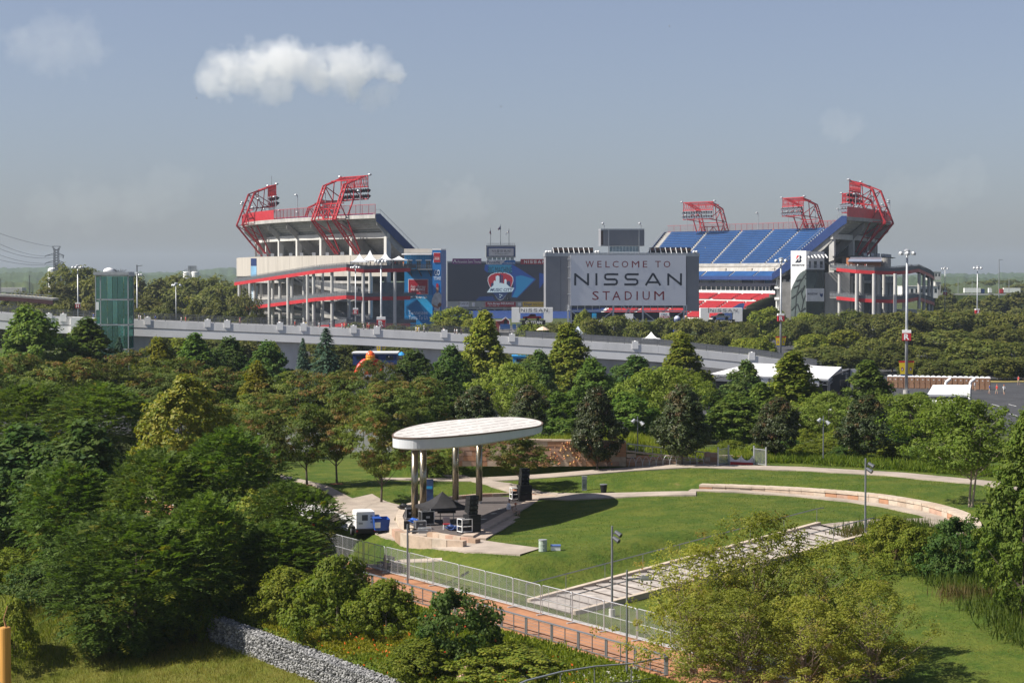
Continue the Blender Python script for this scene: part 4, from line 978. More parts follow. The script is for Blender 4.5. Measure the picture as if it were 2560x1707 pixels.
def make_conifer(name, mat, Hc, R, z0, seed=3):
    cs, as_, bs = [], [], []
    for z in np.arange(0, 1, .018):
        nb = int(10 + 6 * (1 - z)); r0 = R * (1 - z) ** .85 + .15
        for k in range(nb):
            th = RNG.uniform(0, 2 * np.pi); r = r0 * RNG.uniform(.7, 1.12); d = np.array([np.cos(th), np.sin(th), 0]); m = int(10 + 16 * r / R); kk = RNG.uniform(.15, 1, m) ** .7
            side = np.array([-d[1], d[0], 0]); up = .12 * r * np.sin(kk * 2.2) - .3 * r * kk ** 2
            p = d * (r * kk)[:, None] + side * (RNG.normal(size=m) * .16 * r * (1.1 - kk))[:, None]; p[:, 2] += z0 + z * Hc + up
            a = unit(d * .8 + side * RNG.normal(size=(m, 1)) * .6 + np.array([0, 0, -.35]) + RNG.normal(size=(m, 3)) * .2); cs.append(p); as_.append(a)
            bs.append(unit(np.cross(a, unit(np.array([0, 0, 1.0]) + RNG.normal(size=(m, 3)) * .4))))
    c, a, b = map(np.concatenate, (cs, as_, bs)); s = .46 * RNG.uniform(.6, 1.3, len(c))[:, None]
    return quads_mesh(name, c, a * s * .5, b * s * .12, mat, np.zeros(len(c)))
def make_trunk(name, mat, h, r, C, z0, nl=9, multi=1, seed=0):
    m = MB(); rr = random.Random(seed)
    for k in range(multi):
        o = Vector((0, 0, -.4)) if multi == 1 else Vector((rr.uniform(-.4, .4), rr.uniform(-.4, .4), -.4))
        p = o; lean = Vector((rr.uniform(-.04, .04), rr.uniform(-.04, .04), 1)) if multi == 1 else Vector((o.x * .5, o.y * .5, 1)); ns = 6; pts = [o]
        for i in range(ns):
            p = p + lean * (h * .8 / ns) + Vector((rr.uniform(-.05, .05), rr.uniform(-.05, .05), 0)) * h * .12; pts.append(p)
        for i in range(ns): m.tube(pts[i], pts[i + 1], r * (1 - .8 * i / ns) * (1.25 if i == 0 else 1), r * (1 - .8 * (i + 1) / ns), n=8, caps=False)
        idx = rr.sample(range(len(C)), min(nl, len(C)))
        for j in idx:
            e = Vector(C[j]) * .95; zz = max(z0 * .75, e.z - (Vector((e.x, e.y)).length) * .9); f = min(.95, max(.12, (zz + .4) / (h * .8 + .4))); i = min(ns - 1, int(f * ns)); s0 = pts[i].lerp(pts[i + 1], f * ns - i); mid = s0.lerp(e, .5) + Vector((0, 0, -.06 * h * .3)); rb = r * (1 - .8 * f) * .55
            m.tube(s0, mid, rb, rb * .6, n=5, caps=False); m.tube(mid, e, rb * .6, rb * .15, n=5, caps=False)
    me_o = m.build(name, mat); me = me_o.data; bpy.data.objects.remove(me_o); return me

LM = {
    'maple': leaf_mat('leaf_maple', (0.055, 0.111, 0.017), (0.132, 0.197, 0.028)),
    'dark': leaf_mat('leaf_dark', (0.031, 0.076, 0.017), (0.082, 0.139, 0.024)),
    'poplar': leaf_mat('leaf_poplar', (0.101, 0.147, 0.016), (0.225, 0.240, 0.029), trans=.34),
    'red': leaf_mat('leaf_russet', (0.066, 0.111, 0.021), (0.138, 0.166, 0.034), tintc=(.21, .105, .036)),
    'lime': leaf_mat('leaf_lime', (0.110, 0.138, 0.010), (0.230, 0.212, 0.017), trans=.35),
    'magnolia': leaf_mat('leaf_magnolia', (0.027, 0.049, 0.015), (0.063, 0.081, 0.025), tintc=(.12, .066, .028), rough=.45, trans=.12, spec=.2),
    'cedar': leaf_mat('leaf_cedar', (0.046, 0.095, 0.059), (0.102, 0.160, 0.102), trans=.12),
    'feather': leaf_mat('leaf_feather', (.057, .100, .016), (.120, .164, .028), tintc=(.20, .17, .016), trans=.35),
    'glossy': leaf_mat('leaf_glossy', (0.099, 0.152, 0.016), (0.265, 0.254, 0.035), rough=.5, trans=.32, spec=.14),
    'birch': leaf_mat('leaf_birch', (0.129, 0.155, 0.018), (0.263, 0.269, 0.047), tintc=(.24, .16, .05), trans=.4),
    'willow': leaf_mat('leaf_willow', (0.102, 0.153, 0.020), (0.196, 0.251, 0.040), trans=.34),
    'bush': leaf_mat('leaf_bush', (0.082, 0.130, 0.013), (0.193, 0.224, 0.024)),
    'row': leaf_mat('leaf_row', (0.065, 0.092, 0.019), (0.131, 0.139, 0.029)),
    'far': leaf_mat('leaf_far', (0.073, 0.088, 0.019), (0.144, 0.142, 0.032), tintc=(0.174, 0.145, 0.043)),
    'gold': leaf_mat('leaf_gold', (0.146, 0.168, 0.016), (0.269, 0.246, 0.022), trans=.3),
}
PROTO = {}
def proto(key, h, R, crown, trunk): PROTO[key] = (h, R, crown, trunk)
def mk(key, mat, prof, h, R, z0, ncl, nlf, leaf, rc, tr=.16, bk=bark, nl=9, multi=1, **kw):
    c, C = make_crown(key + '_crown', LM[mat], prof, h - z0, R, z0, ncl, nlf, leaf, rc, **kw); proto(key, h, R * .97, c, make_trunk(key + '_trunk', bk, h, tr, C, z0, nl, multi, len(key)))
mk('maple', 'maple', 'ovate', 11, 3.6, 1.2, 237, 59, 0.44, .72, seed=2, amp=.4)
mk('maple2', 'dark', 'ovate', 11, 3.6, 1.0, 237, 59, 0.44, .75, seed=5, amp=.45)
mk('poplar', 'poplar', 'pear', 12, 3.1, .8, 237, 59, 0.44, .66, seed=3, amp=.42)
mk('poplar2', 'maple', 'pear', 12, 3.1, .8, 237, 57, 0.44, .66, seed=13, amp=.45)
mk('lime', 'lime', 'ovate', 9, 2.8, .6, 175, 57, 0.41, .6, seed=4, amp=.45)
mk('russet', 'red', 'vase', 9, 4.0, 2.0, 287, 52, 0.33, .62, seed=6, tint_p=.06, tint_z=.2, flat=.5, ratio=.36, amp=.5, shell=.3)
mk('russet2', 'red', 'round', 9, 4.2, 1.6, 287, 52, 0.33, .66, seed=16, tint_p=.1, tint_z=.28, flat=.5, ratio=.36, amp=.5, shell=.3)
mk('lawn_tree', 'red', 'vase', 6.5, 2.9, 1.9, 187, 52, 0.27, .5, tr=.11, nl=12, seed=8, tint_p=.16, tint_z=.15, flat=.45, ratio=.34, amp=.55, shell=.25)
mk('magnolia', 'magnolia', 'ovate', 6.5, 2.35, 1.05, 300, 70, .21, .40, tr=.10, seed=9, tint_p=.04, tint_z=.3, amp=.22)
mk('glossy', 'glossy', 'ovate', 10.5, 4.4, 1.0, 287, 64, 0.37, .62, seed=10, amp=.5)
mk('birch', 'birch', 'dome', 8.2, 3.6, 1.0, 390, 44, .165, .46, tr=.08, bk=bark_pale, nl=26, multi=4, seed=11, amp=.85, shell=.1, flat=.8, tint_p=.08)
mk('willow', 'willow', 'round', 9, 4.2, 1.6, 325, 50, 0.29, .6, tr=.1, bk=bark_pale, nl=16, multi=3, seed=12, amp=.6, shell=.2)
mk('slim_birch', 'willow', 'round', 9, 3.8, 3.2, 280, 46, .26, .52, tr=.09, bk=bark_pale, nl=20, multi=2, seed=31, amp=.6, shell=.15)
mk('edge_tree', 'maple', 'pear', 12, 3.3, .5, 412, 62, 0.27, .5, seed=14, amp=.45)
mk('row_tree', 'row', 'dome', 9, 4.4, 1.6, 150, 48, 0.61, .95, seed=15, amp=.35, flat=1.0, shell=.6)
mk('row_tree2', 'row', 'round', 9, 4.2, 1.4, 150, 48, 0.61, .95, seed=17, amp=.4, flat=1.0, shell=.6)
mk('row_light', 'poplar', 'dome', 9, 4.2, 1.4, 150, 48, 0.59, .9, seed=27, amp=.4, flat=1.0, shell=.6)
mk('far_tree', 'far', 'dome', 14, 7, 1.0, 162, 46, 1.04, 1.5, seed=18, amp=.45, tint_p=.06, flat=1.0, shell=.6)
mk('far_tree2', 'far', 'round', 14, 6.5, .5, 162, 46, 1.04, 1.45, seed=19, amp=.5, tint_p=.12, flat=1.0, shell=.6)
mk('bush', 'bush', 'dome', 3.0, 2.3, .1, 187, 59, 0.18, .34, tr=.05, seed=20, amp=.5)
mk('bush2', 'dark', 'dome', 3.0, 2.3, .1, 187, 59, 0.18, .34, tr=.05, seed=21, amp=.5)
mk('bush3', 'glossy', 'dome', 3.0, 2.2, .1, 162, 52, 0.21, .36, tr=.05, seed=22, amp=.6)
c_, C_ = make_fronds('feather_crown', LM['feather'], 'dome', 9, 5.0, 1.0, 2100, 9, 1.2, .40, seed=23, tint_p=.05); proto('feather', 10, 5.1, c_, make_trunk('feather_trunk', bark, 10, .16, C_, 1.5, 12))
c_, C_ = make_fronds('feather2_crown', LM['feather'], 'round', 9, 4.6, .6, 2000, 9, 1.2, .40, seed=24, tint_p=.03); proto('feather2', 9.6, 4.7, c_, make_trunk('feather2_trunk', bark, 9.6, .16, C_, 1.5, 12))
proto('cedar', 11, 3.4, make_conifer('cedar_crown', LM['cedar'], 10.6, 3.4, .4), make_trunk('cedar_trunk', bark, 11, .18, np.array([[0, 0, 5.]]), 1, 1))

def tree(key, u, vt, wpx, Y, label, group=None, name='tree', base=None, cat='tree', sq=1.0):
    h, R, cm, tm = PROTO[key]; q = base or gy(u, Y); zt = P(u, vt, q.y).z; Hh = max(.5, zt - q.z); sx = wpx * q.y / FPX / 2 / R
    r = thing(name, label, cat, q, group); r.rotation_euler = (0, 0, random.uniform(0, 6.28)); r.scale = (sx, sx * sq, Hh / h)
    for nm, me in (('crown', cm), ('trunk', tm)):
        o = bpy.data.objects.new(nm, me); COL.objects.link(o); o.parent = r
    return r
GP, GF, GM = 'park trees in front of the ramp', 'foreground trees', 'dark magnolias along the upper path'
# behind the park, in front of the ramp
for key, u, vt, w, Y, lab in (
    ('maple', 62, 776, 215, 305, 'glossy green tree left of the glass lift tower at the picture edge'),
    ('poplar2', 218, 800, 200, 312, 'leafy green tree standing right against the left side of the glass tower'),
    ('cedar', 297, 842, 90, 318, 'thin blue green conifer peeping out beside the glass tower'),
    ('lime', 400, 852, 130, 300, 'yellow green tree right of the glass tower below the ramp'),
    ('poplar2', 487, 838, 150, 296, 'bright green tree under the ramp, second right of the glass tower'),
    ('maple2', 575, 848, 150, 302, 'dark green tree under the ramp left of the concrete pier'),
    ('maple2', 668, 858, 140, 292, 'dark rounded tree in front of the ramp pier near the stadium'),
    ('cedar', 757, 845, 80, 310, 'slim conifer behind the big cedar under the ramp'),
    ('cedar', 815, 820, 185, 278, 'large blue green cedar in front of the ramp'),
    ('russet', 925, 905, 150, 268, 'russet tipped tree in front of the inflatable red figure'),
    ('maple2', 1036, 880, 150, 286, 'dark green tree right of the inflatable red figure'),
    ('maple2', 1127, 868, 120, 282, 'narrow dark tree under the ramp left of the tall poplar'),
    ('poplar', 1212, 785, 150, 302, 'tall pear shaped yellow green tree overtopping the ramp left of the scoreboard'),
    ('maple2', 1350, 880, 120, 290, 'dark tree between the two tall pear shaped trees'),
    ('poplar', 1418, 815, 165, 300, 'tall pear shaped tree in front of the scoreboard, overtopping the ramp'),
    ('willow', 1285, 915, 160, 255, 'yellow green tree above the right end of the canopy'),
    ('maple', 1478, 900, 130, 262, 'fresh green maple behind the tall magnolia left of the concrete abutment'),
    ('maple2', 1592, 892, 150, 290, 'dark maple in front of the concrete ramp abutment'),
    ('poplar', 1702, 843, 165, 292, 'tall silvery green poplar overtopping the ramp at the right'),
    ('willow', 1655, 925, 190, 236, 'yellow green tree left of the tall magnolia, right of the twin headed lamp'),
    ('maple2', 1770, 960, 130, 250, 'dark maple behind the gate, right of the broad yellow green tree'),
    ('maple2', 1868, 905, 125, 275, 'dark maple in front of the white event roof'),
    ('maple', 1840, 985, 170, 232, 'green maple above the steel gate'),
    ('poplar', 1985, 885, 190, 246, 'tall bright green tree in front of the white event roof'),
    ('poplar2', 2172, 905, 150, 268, 'bright green tree left of the tall lot light with banner'),
    ('willow', 2265, 990, 220, 215, 'loose yellow green tree below the tall lot light'),
    ('willow', 2080, 1010, 120, 240, 'small yellow green tree between two right hand magnolias'),
    ('maple', 1560, 985, 150, 222, 'bushy green tree behind the sloping ramp wall'),
    ('maple', 1395, 985, 150, 228, 'bushy green tree above the climbing wall'),
    ('maple2', 1110, 925, 150, 246, 'dark tree behind the canopy, left of the magnolias'),
): tree(key, u, vt, w, Y, lab, GP)
for u, vt, w, Y, lab in (
    (1195, 968, 105, 196, 'dark bronze magnolia behind the canopy, leftmost of the six'), (1315, 966, 105, 195, 'dark bronze magnolia behind the right end of the canopy'),
    (1493, 972, 122, 180.9, 'dark conical magnolia with bare trunk in front of the climbing wall'), (1707, 966, 132, 180.9, 'largest dark magnolia in front of the sloping ramp wall'),
    (1942, 996, 115, 187, 'dark magnolia right of the steel gate'), (2164, 992, 130, 185, 'dark magnolia farthest right on the upper path')):
    tree('magnolia', u, vt, w, Y, lab, GM, 'magnolia_tree')
# russet trees filling the left middle ground
k = 0
for key, u, vt, w, Y, lab in (
    ('russet2', 40, 905, 200, 262, 'russet green tree at the left edge under the ramp'), ('russet2', 190, 915, 230, 255, 'russet topped tree below the glass tower, broadest of the group'),
    ('russet', 330, 905, 200, 262, 'russet topped tree just right of the glass tower foot'), ('russet', 450, 925, 210, 252, 'russet tree above the glossy yellow green tree'),
    ('lime', 645, 935, 120, 240, 'bright lime green tree among the russet trees'), ('russet2', 560, 940, 210, 245, 'russet tree left of the lime green tree'),
    ('russet', 740, 955, 200, 238, 'russet tree right of the lime green tree below the cedar'), ('russet2', 850, 950, 190, 240, 'russet tree below the cedar, left of the canopy'),
    ('russet2', 960, 975, 180, 232, 'russet tree behind the left end of the canopy'), ('russet2', 1050, 965, 190, 236, 'russet tree rising behind the left half of the canopy'),
    ('russet', 640, 1010, 200, 205, 'russet tree in front of the white parapet, left of the lawn trees'), ('russet', 545, 1040, 190, 195, 'green and russet tree beside the dark trees on the left')):
    tree(key, u, vt - 22, w * 1.06, Y, lab, 'russet trees in the left middle ground')
for u, vt, w, vb, lab in ((768, 1015, 165, 1213, 'slender lawn tree, left of the three standing in the mown grass'), (842, 985, 160, 1210, 'slender lawn tree, middle of the three in the mown grass'),
                          (953, 1030, 170, 1257, 'slender lawn tree nearest the stage columns with bark mulch at its foot'), (1297, 1072, 165, 1224, 'small orange tinged tree behind the right end of the stage'), (672, 1040, 170, 1240, 'slender lawn tree at the edge of the dark thicket'),
                          (1068, 1100, 130, 1196, 'small tree behind the canopy columns')):
    b = G(u, vb); tree('lawn_tree', u, vt, w, b.y, lab, 'small trees on the mown lawn', base=b)
    if vb > 1200: mm = MB(); mm.lathe(b, [(.75, -.05), (.6, .05), (.2, .09)], 14); tag(mm.build('mulch_ring', M('mulch', (.22, .085, .04), .95, var=.4, scale=4)), kind='stuff')
# dark thicket at the left
for key, u, vt, w, Y, lab, sq in (
    ('feather2', 60, 985, 280, 205, 'feathery dark tree at the left edge below the russet trees', 1), ('feather', 255, 985, 300, 200, 'feathery green tree left of the glossy yellow green tree', 1),
    ('glossy', 455, 962, 250, 178, 'glossy yellow green broad leaved tree in the left thicket', 1), ('maple2', 60, 1085, 320, 168, 'dark dense tree at the left edge in the middle of the thicket', 1),
    ('maple2', 215, 1075, 300, 160, 'dark olive tree in the heart of the left thicket', 1), ('feather', 560, 1105, 330, 150, 'feathery dark tree below the glossy tree', 1),
    ('feather2', 395, 1160, 330, 146, 'feathery spreading tree in the centre of the left thicket', 1), ('feather', 175, 1190, 330, 150, 'feathery tree leaning over the bank at far left', 1),
    ('feather2', 330, 1320, 400, 131, 'nearest feathery tree spreading over the yellow bank', 1), ('feather', 505, 1270, 300, 134, 'feathery tree above the left end of the stone baskets', 1),
    ('feather2', 735, 1235, 230, 141, 'feathery tree overhanging the dark parked car', 1), ('bush3', 640, 1240, 230, 146, 'pale leaved shrub in the shade right of the thicket', 1),
    ('feather', 690, 1330, 260, 136, 'feathery small tree above the middle of the stone baskets', 1), ('maple2', 20, 1180, 200, 165, 'shaded tree cut by the left edge of the picture', 1),
    ('bush', 25, 1390, 200, 150, 'rough bush at the left edge above the bank', 1), ('bush2', 120, 1420, 240, 142, 'dark bush at the foot of the thicket on the bank', 1)):
    tree(key, u, vt - 16, w, Y, lab, 'left thicket')
# shrubs on the bank, in the bed and at the right
for key, u, vt, w, vb, lab in (
    ('bush', 840, 1392, 240, 1575, 'large leafy shrub left of the walkway railing'), ('bush', 965, 1452, 190, 1580, 'green shrub hiding the walkway railing'), ('bush2', 1140, 1480, 235, 1670, 'dark round shrub with orange trumpet flowers in the foreground'),
    ('bush', 720, 1420, 190, 1545, 'shrub behind the stone baskets at the thicket edge'), ('bush', 1060, 1600, 220, 1700, 'low shrub with orange flowers at the bottom edge'), ('bush3', 1300, 1620, 240, 1690, 'low grassy shrub below the walkway railing'),
    ('bush2', 2400, 1300, 210, 1440, 'dark shrub in the planted bed at right'), ('bush', 2230, 1290, 170, 1390, 'green shrub at the top of the planted bed beside the stair'), ('bush', 2290, 1320, 170, 1420, 'green shrub second in the planted bed beside the stair'),
    ('bush', 35, 1500, 120, 1640, 'small leafy shrub behind the yellow post'), ('bush', 500, 1480, 90, 1600, 'young upright sapling at the end of the stone baskets')):
    b = G(u, vb); tree(key, u, vt, w, b.y, lab, 'shrubs on the banks and beds', 'shrub', base=b, cat='shrub')
for key, u, vt, w, Y, lab in (('birch', 1905, 1290, 330, 106, 'tallest of the loose yellowish birches in front of the stairway'), ('birch', 1745, 1370, 310, 104, 'loose yellowish birch left of the tallest, over the walkway'), ('birch', 2085, 1360, 310, 105, 'loose yellowish birch right of the tallest, before the slope'), ('birch', 1830, 1480, 300, 100, 'lower yellowish birch in front of the tallest, at the bottom edge'), ('birch', 2020, 1500, 280, 100, 'lower yellowish birch at the bottom right of the birch clump'), ('birch', 2190, 1460, 260, 101, 'rightmost yellowish birch of the clump on the slope'),
                              ('slim_birch', 2425, 1000, 270, 150, 'slim birch with two pale stems at the end of the curved wall'), ('edge_tree', 2562, 1035, 215, 112, 'dense bright green tree filling the right edge')):
    tree(key, u, vt, w, Y, lab, GF)

for i, (key, u, vt, w, Y) in enumerate((('bush', 1905, 1105, 95, 190), ('bush2', 1965, 1100, 110, 196), ('bush', 2025, 1108, 110, 192), ('bush', 2085, 1098, 115, 195), ('bush2', 2130, 1108, 100, 190), ('bush', 2205, 1100, 120, 190), ('bush', 2265, 1105, 130, 186), ('bush2', 2320, 1112, 110, 182), ('bush', 1830, 1100, 90, 194), ('bush', 2000, 1075, 130, 212), ('bush', 2110, 1070, 140, 215), ('bush2', 2230, 1065, 150, 212))):
    tree(key, u, vt, w, Y, 'leafy shrub in the planting behind the upper path, %s from the left' % ORDN[(1, 2, 4, 5, 7, 8, 10, 11, 0, 3, 6, 9)[i]], 'shrubs behind the upper path', 'shrub', cat='shrub')
for key, u, vt, w, Y, lab in (('poplar2', 1905, 960, 130, 238, 'green tree filling the gap between two right hand magnolias'), ('willow', 2075, 985, 150, 232, 'yellow green tree behind the twin lamp at right'), ('maple', 2300, 985, 160, 236, 'green tree below the awnings at right'), ('willow', 2360, 1010, 150, 226, 'small yellow green tree beside the slim birch')): tree(key, u, vt, w, Y, lab, GP)

DL = [(-140, 770), (0, 782), (104, 791), (320, 799), (640, 812), (886, 822), (1106, 833), (1262, 842), (1646, 865), (1896, 891), (1981, 904), (2090, 925)]
def deck(u): return float(np.interp(u, [a for a, _ in DL], [b for _, b in DL]))
# ------------------------------------------------------------------ trees behind the ramp, before the stadium
rows = [(1480, 800, 110, 520), (1540, 795, 110, 560), (1605, 805, 110, 520), (1660, 800, 100, 560), (1735, 790, 120, 540), (1800, 795, 130, 560), (1860, 800, 120, 540), (1925, 775, 130, 600, 'l'), (1990, 800, 120, 560), (2010, 787, 110, 620, 'l'), (2065, 790, 140, 600), (2130, 780, 140, 610), (2190, 790, 130, 600), (2250, 785, 150, 590), (2330, 782, 150, 600), (2400, 785, 150, 600), (2470, 785, 150, 600), (2545, 788, 160, 590),
        (1700, 835, 100, 460, 'l'), (1790, 825, 110, 470), (1870, 840, 110, 450, 'l'), (1905, 850, 100, 430, 'l'), (2040, 840, 130, 480, 'l'), (2110, 830, 130, 480, 'l'), (2180, 850, 130, 450), (2060, 870, 150, 430), (2130, 880, 130, 420), (2230, 860, 140, 430), (2300, 870, 120, 440), (2395, 885, 120, 420), (2455, 855, 150, 420), (2535, 860, 130, 425), (2370, 830, 160, 500), (2490, 820, 160, 520), (2345, 905, 110, 400), (2415, 900, 120, 402), (2495, 895, 130, 398), (2560, 895, 110, 402), (2300, 900, 100, 404), (2260, 820, 120, 500),
        (1060, 815, 120, 560, 'l'), (1140, 775, 150, 580, 'l'), (1110, 805, 120, 560), (1195, 800, 120, 570, 'l'), (1325, 800, 110, 560, 'l'), (1390, 800, 90, 560), (1460, 782, 60, 540, 'l'), (900, 812, 110, 520), (990, 815, 110, 520)]
rows.sort(key=lambda r: r[0])
for i, rrow in enumerate(rows):
    u, vt, w, Y = rrow[:4]; key = 'row_light' if len(rrow) > 4 else ('row_tree' if i % 2 else 'row_tree2')
    far = 'back' if Y > 510 else 'front'; n_ = sum(1 for z in rows[:i] if (z[3] > 510) == (Y > 510))
    tree(key, u, vt + (10 if 1270 < u < 1395 or 1725 < u < 1875 else 0), w * (.78 if Y > 510 else .92), Y, '%s green round tree before the stadium, %s from the left in the %s rows' % ('light' if len(rrow) > 4 else 'dull', ORDN[min(39, n_)], far), 'rows of trees between ramp and stadium')
for i, u in enumerate(range(385, 1480, 78)):
    if 870 < u < 960: continue
    tree(('row_tree', 'row_light', 'row_tree2')[i % 3], u + random.uniform(-15, 15), deck(u) + 38 + random.uniform(0, 12), 118, 392 + 22 * (i % 3), 'round tree standing in the shade behind the ramp, %s from the left' % ORDN[i], 'trees seen under the ramp')
wood = [(15, 750, 120, 640), (70, 765, 100, 600), (110, 770, 110, 560), (150, 715, 130, 760), (200, 675, 150, 820), (262, 700, 150, 760), (335, 695, 150, 800), (395, 705, 140, 780), (440, 695, 130, 820), (500, 700, 160, 780), (555, 720, 140, 760), (600, 745, 90, 700), (130, 740, 110, 700), (230, 745, 130, 650), (300, 755, 120, 640), (360, 750, 130, 650), (420, 760, 110, 640), (487, 757, 80, 600), (545, 755, 140, 620), (590, 770, 110, 580), (175, 755, 110, 640), (60, 735, 90, 780), (0, 770, 90, 580), (330, 775, 90, 560), (410, 778, 100, 560), (630, 790, 90, 540)]
wood.sort(key=lambda r: r[0])
for i, (u, vt, w, Y) in enumerate(wood): tree('far_tree' if i % 2 else 'far_tree2', u, vt, w * .85, Y, 'tree in the wood left of the stadium, %s from the left' % ORDN[i], 'wood behind the ramp left of the stadium')
farr = [(2330, 738, 70, 980), (2370, 735, 80, 1000), (2425, 745, 90, 900), (2480, 742, 110, 900), (2540, 735, 120, 900), (2390, 712, 80, 1700), (2450, 706, 110, 1800), (2520, 702, 120, 1800), (2560, 712, 90, 1500), (2345, 715, 60, 1600)]
for i, (u, vt, w, Y) in enumerate(sorted(farr)): tree('far_tree2' if i % 2 else 'far_tree', u, vt, w, Y, 'hazy far tree right of the stadium, %s from the left' % ORDN[i], 'far trees right of the stadium')

# ------------------------------------------------------------------ grasses and ground cover (nobody could count them)
def scatter(name, label, cat, pts, up, w, mat, lean=.35, droop=0.0, tint=None):
    n = len(pts); up = np.asarray(up)[:, None]; d = unit(np.array([0, 0, 1.0]) + RNG.normal(size=(n, 3)) * lean); b = unit(np.cross(d, rand_dirs(n)))
    o = bpy.data.objects.new(name, quads_mesh(name, pts + d * up * .45, d * up * .5, b * w, mat, np.zeros(n) if tint is None else tint)); COL.objects.link(o); tag(o, label, cat, kind='stuff'); return o
def plan(n, s0, s1, t0, t1):
    s, t = RNG.uniform(s0, s1, n), RNG.uniform(t0, t1, n); x = P0_[0] + s * N_[0] + t * D_[0]; y = P0_[1] + s * N_[1] + t * D_[1]
    return np.stack([x, y, H(x, y)], 1), s, t
def patchy(p, sc, seed):
    r = np.random.default_rng(seed); v = 0
    for _ in range(5): w = r.normal(size=2) * sc; v = v + np.sin(p[:, 0] * w[0] + p[:, 1] * w[1] + r.uniform(0, 6))
    return v / 5
meadow_m = leaf_mat('meadow_blade', (.12, .14, .016), (.25, .21, .045), tintc=(.08, .13, .016), trans=.3, rough=.6)
p, s, t = plan(75000, -32, -14.5, -34, 16); ok = p[:, 1] > 100; p = p[ok]; pt = patchy(p, .5, 3)
scatter('meadow_grass', 'long yellowing meadow grass on the bank below the stone baskets', 'grass', p, RNG.uniform(.18, .5, len(p)) * (1 + .5 * pt), .012, meadow_m, tint=np.clip(pt * .9 + .25, 0, 1))
p, s, t = plan(26000, -40, -13, -70, -18); pt = patchy(p, .4, 4)
scatter('rank_grass', 'rank green grass under the thicket at far left', 'grass', p, RNG.uniform(.3, .9, len(p)), .03, LM['bush'], tint=np.zeros(len(p)))
p, s, t = plan(60000, -13.3, -5.6, -22, 26); pt = patchy(p, .55, 5); yl = (t > -14) & (t < 6) & (s < -9.0) & (pt > -.1)
scatter('ground_cover', 'tangled green ground cover on the bank between railing and stone baskets', 'plants', p[~yl] + np.array([0, 0, .12]), RNG.uniform(.12, .3, (~yl).sum()) * (1.3 + pt[~yl]), .055, LM['bush'], lean=.9)
scatter('yellow_cover', 'yellow flowering ground cover above the stone baskets', 'plants', p[yl] + np.array([0, 0, .1]), RNG.uniform(.12, .28, yl.sum()), .05, LM['gold'], lean=.8)
fl_m = leaf_mat('trumpet_flower', (.50, .06, .012), (.55, .13, .02), trans=.2)
p, s, t = plan(260, -13.2, -7, -4, 20); scatter('trumpet_flowers', 'scattered orange trumpet flowers on the near bank', 'flowers', p + np.array([0, 0, .3]), RNG.uniform(.12, .22, len(p)), .06, fl_m, lean=1.2)
bq = G(1140, 1670); pp = bq.to_tuple(); th = RNG.uniform(0, 6.28, 40); el = RNG.uniform(.1, 1.3, 40); rr_ = 2.6
scatter('vine_flowers', 'orange trumpet flowers on the dark round shrub', 'flowers', np.stack([pp[0] + 2.55 * np.cos(th) * np.cos(el), pp[1] + 2.55 * np.sin(th) * np.cos(el), pp[2] + .3 + 3.6 * np.sin(el)], 1), RNG.uniform(.12, .2, 40), .06, fl_m, lean=1.2)
# planted bed at right: tall stems behind the stone edging
ev = np.array([[2080, 1345], [2180, 1370], [2260, 1420], [2330, 1475], [2440, 1555], [2560, 1640]], float)
pts = []
while len(pts) < 9000:
    k = RNG.uniform(0, 5); i = int(k); e = ev[i] + (ev[min(5, i + 1)] - ev[i]) * (k - i); q = G(e[0], e[1]); off = RNG.uniform(.3, 8)
    for _ in range(30): o_ = RNG.uniform(.2, 8); a_ = RNG.normal() * 1.2; x, y = q.x + o_ * .72 + a_ * .4, q.y + o_ * .69 - a_ * .4; pts.append((x, y, HZ(x, y)))
pts = np.array(pts); tn_ = patchy(pts, .35, 9)
scatter('bed_stems', 'tall green stems and dry brown flower heads in the planted bed', 'plants', pts, RNG.uniform(.5, 1.15, len(pts)), .035, leaf_mat('bed_leaf', (.035, .068, .010), (.085, .115, .018), tintc=(.16, .09, .05)), lean=.28, tint=np.clip((tn_ - .25) * 2.2, 0, .85))
# long grass on the bank behind the stone walls
n = 14000; x = RNG.uniform(-6, 24, n); y = RNG.uniform(183.2, 192, n)
scatter('bank_grass', 'long green grass on the planted bank behind the sandstone walls', 'grass', np.stack([x, y, H(x, y)], 1), RNG.uniform(.4, 1.0, n), .03, LM['poplar'], lean=.35)
n = 14000; x = RNG.uniform(20, 48, n); y = RNG.uniform(182.5, 190, n) - np.maximum(0, x - 26) * .85
scatter('hedge_plants', 'low green planting along the back of the upper path', 'plants', np.stack([x, y, H(x, y)], 1), RNG.uniform(.3, .9, n), .06, LM['bush'], lean=.6)

# short blades all over the mown lawns; the paving lies just above their tips
n = 150000; x = RNG.uniform(-38, 46, n); y = RNG.uniform(104, 181, n); s = (x - P0_[0]) * N_[0] + (y - P0_[1]) * N_[1]; ok = s > .5; x, y = x[ok], y[ok]
p = np.stack([x, y, H(x, y)], 1)
scatter('turf', 'short mown turf on the lawns', 'grass', p, RNG.uniform(.05, .085, len(x)), .02, leaf_mat('turf_blade', (.042, .080, .009), (.095, .140, .018), tintc=(.17, .15, .03), trans=.3, rough=.7), lean=.6, tint=np.clip(patchy(p, .35, 21) * 1.2, 0, .8))
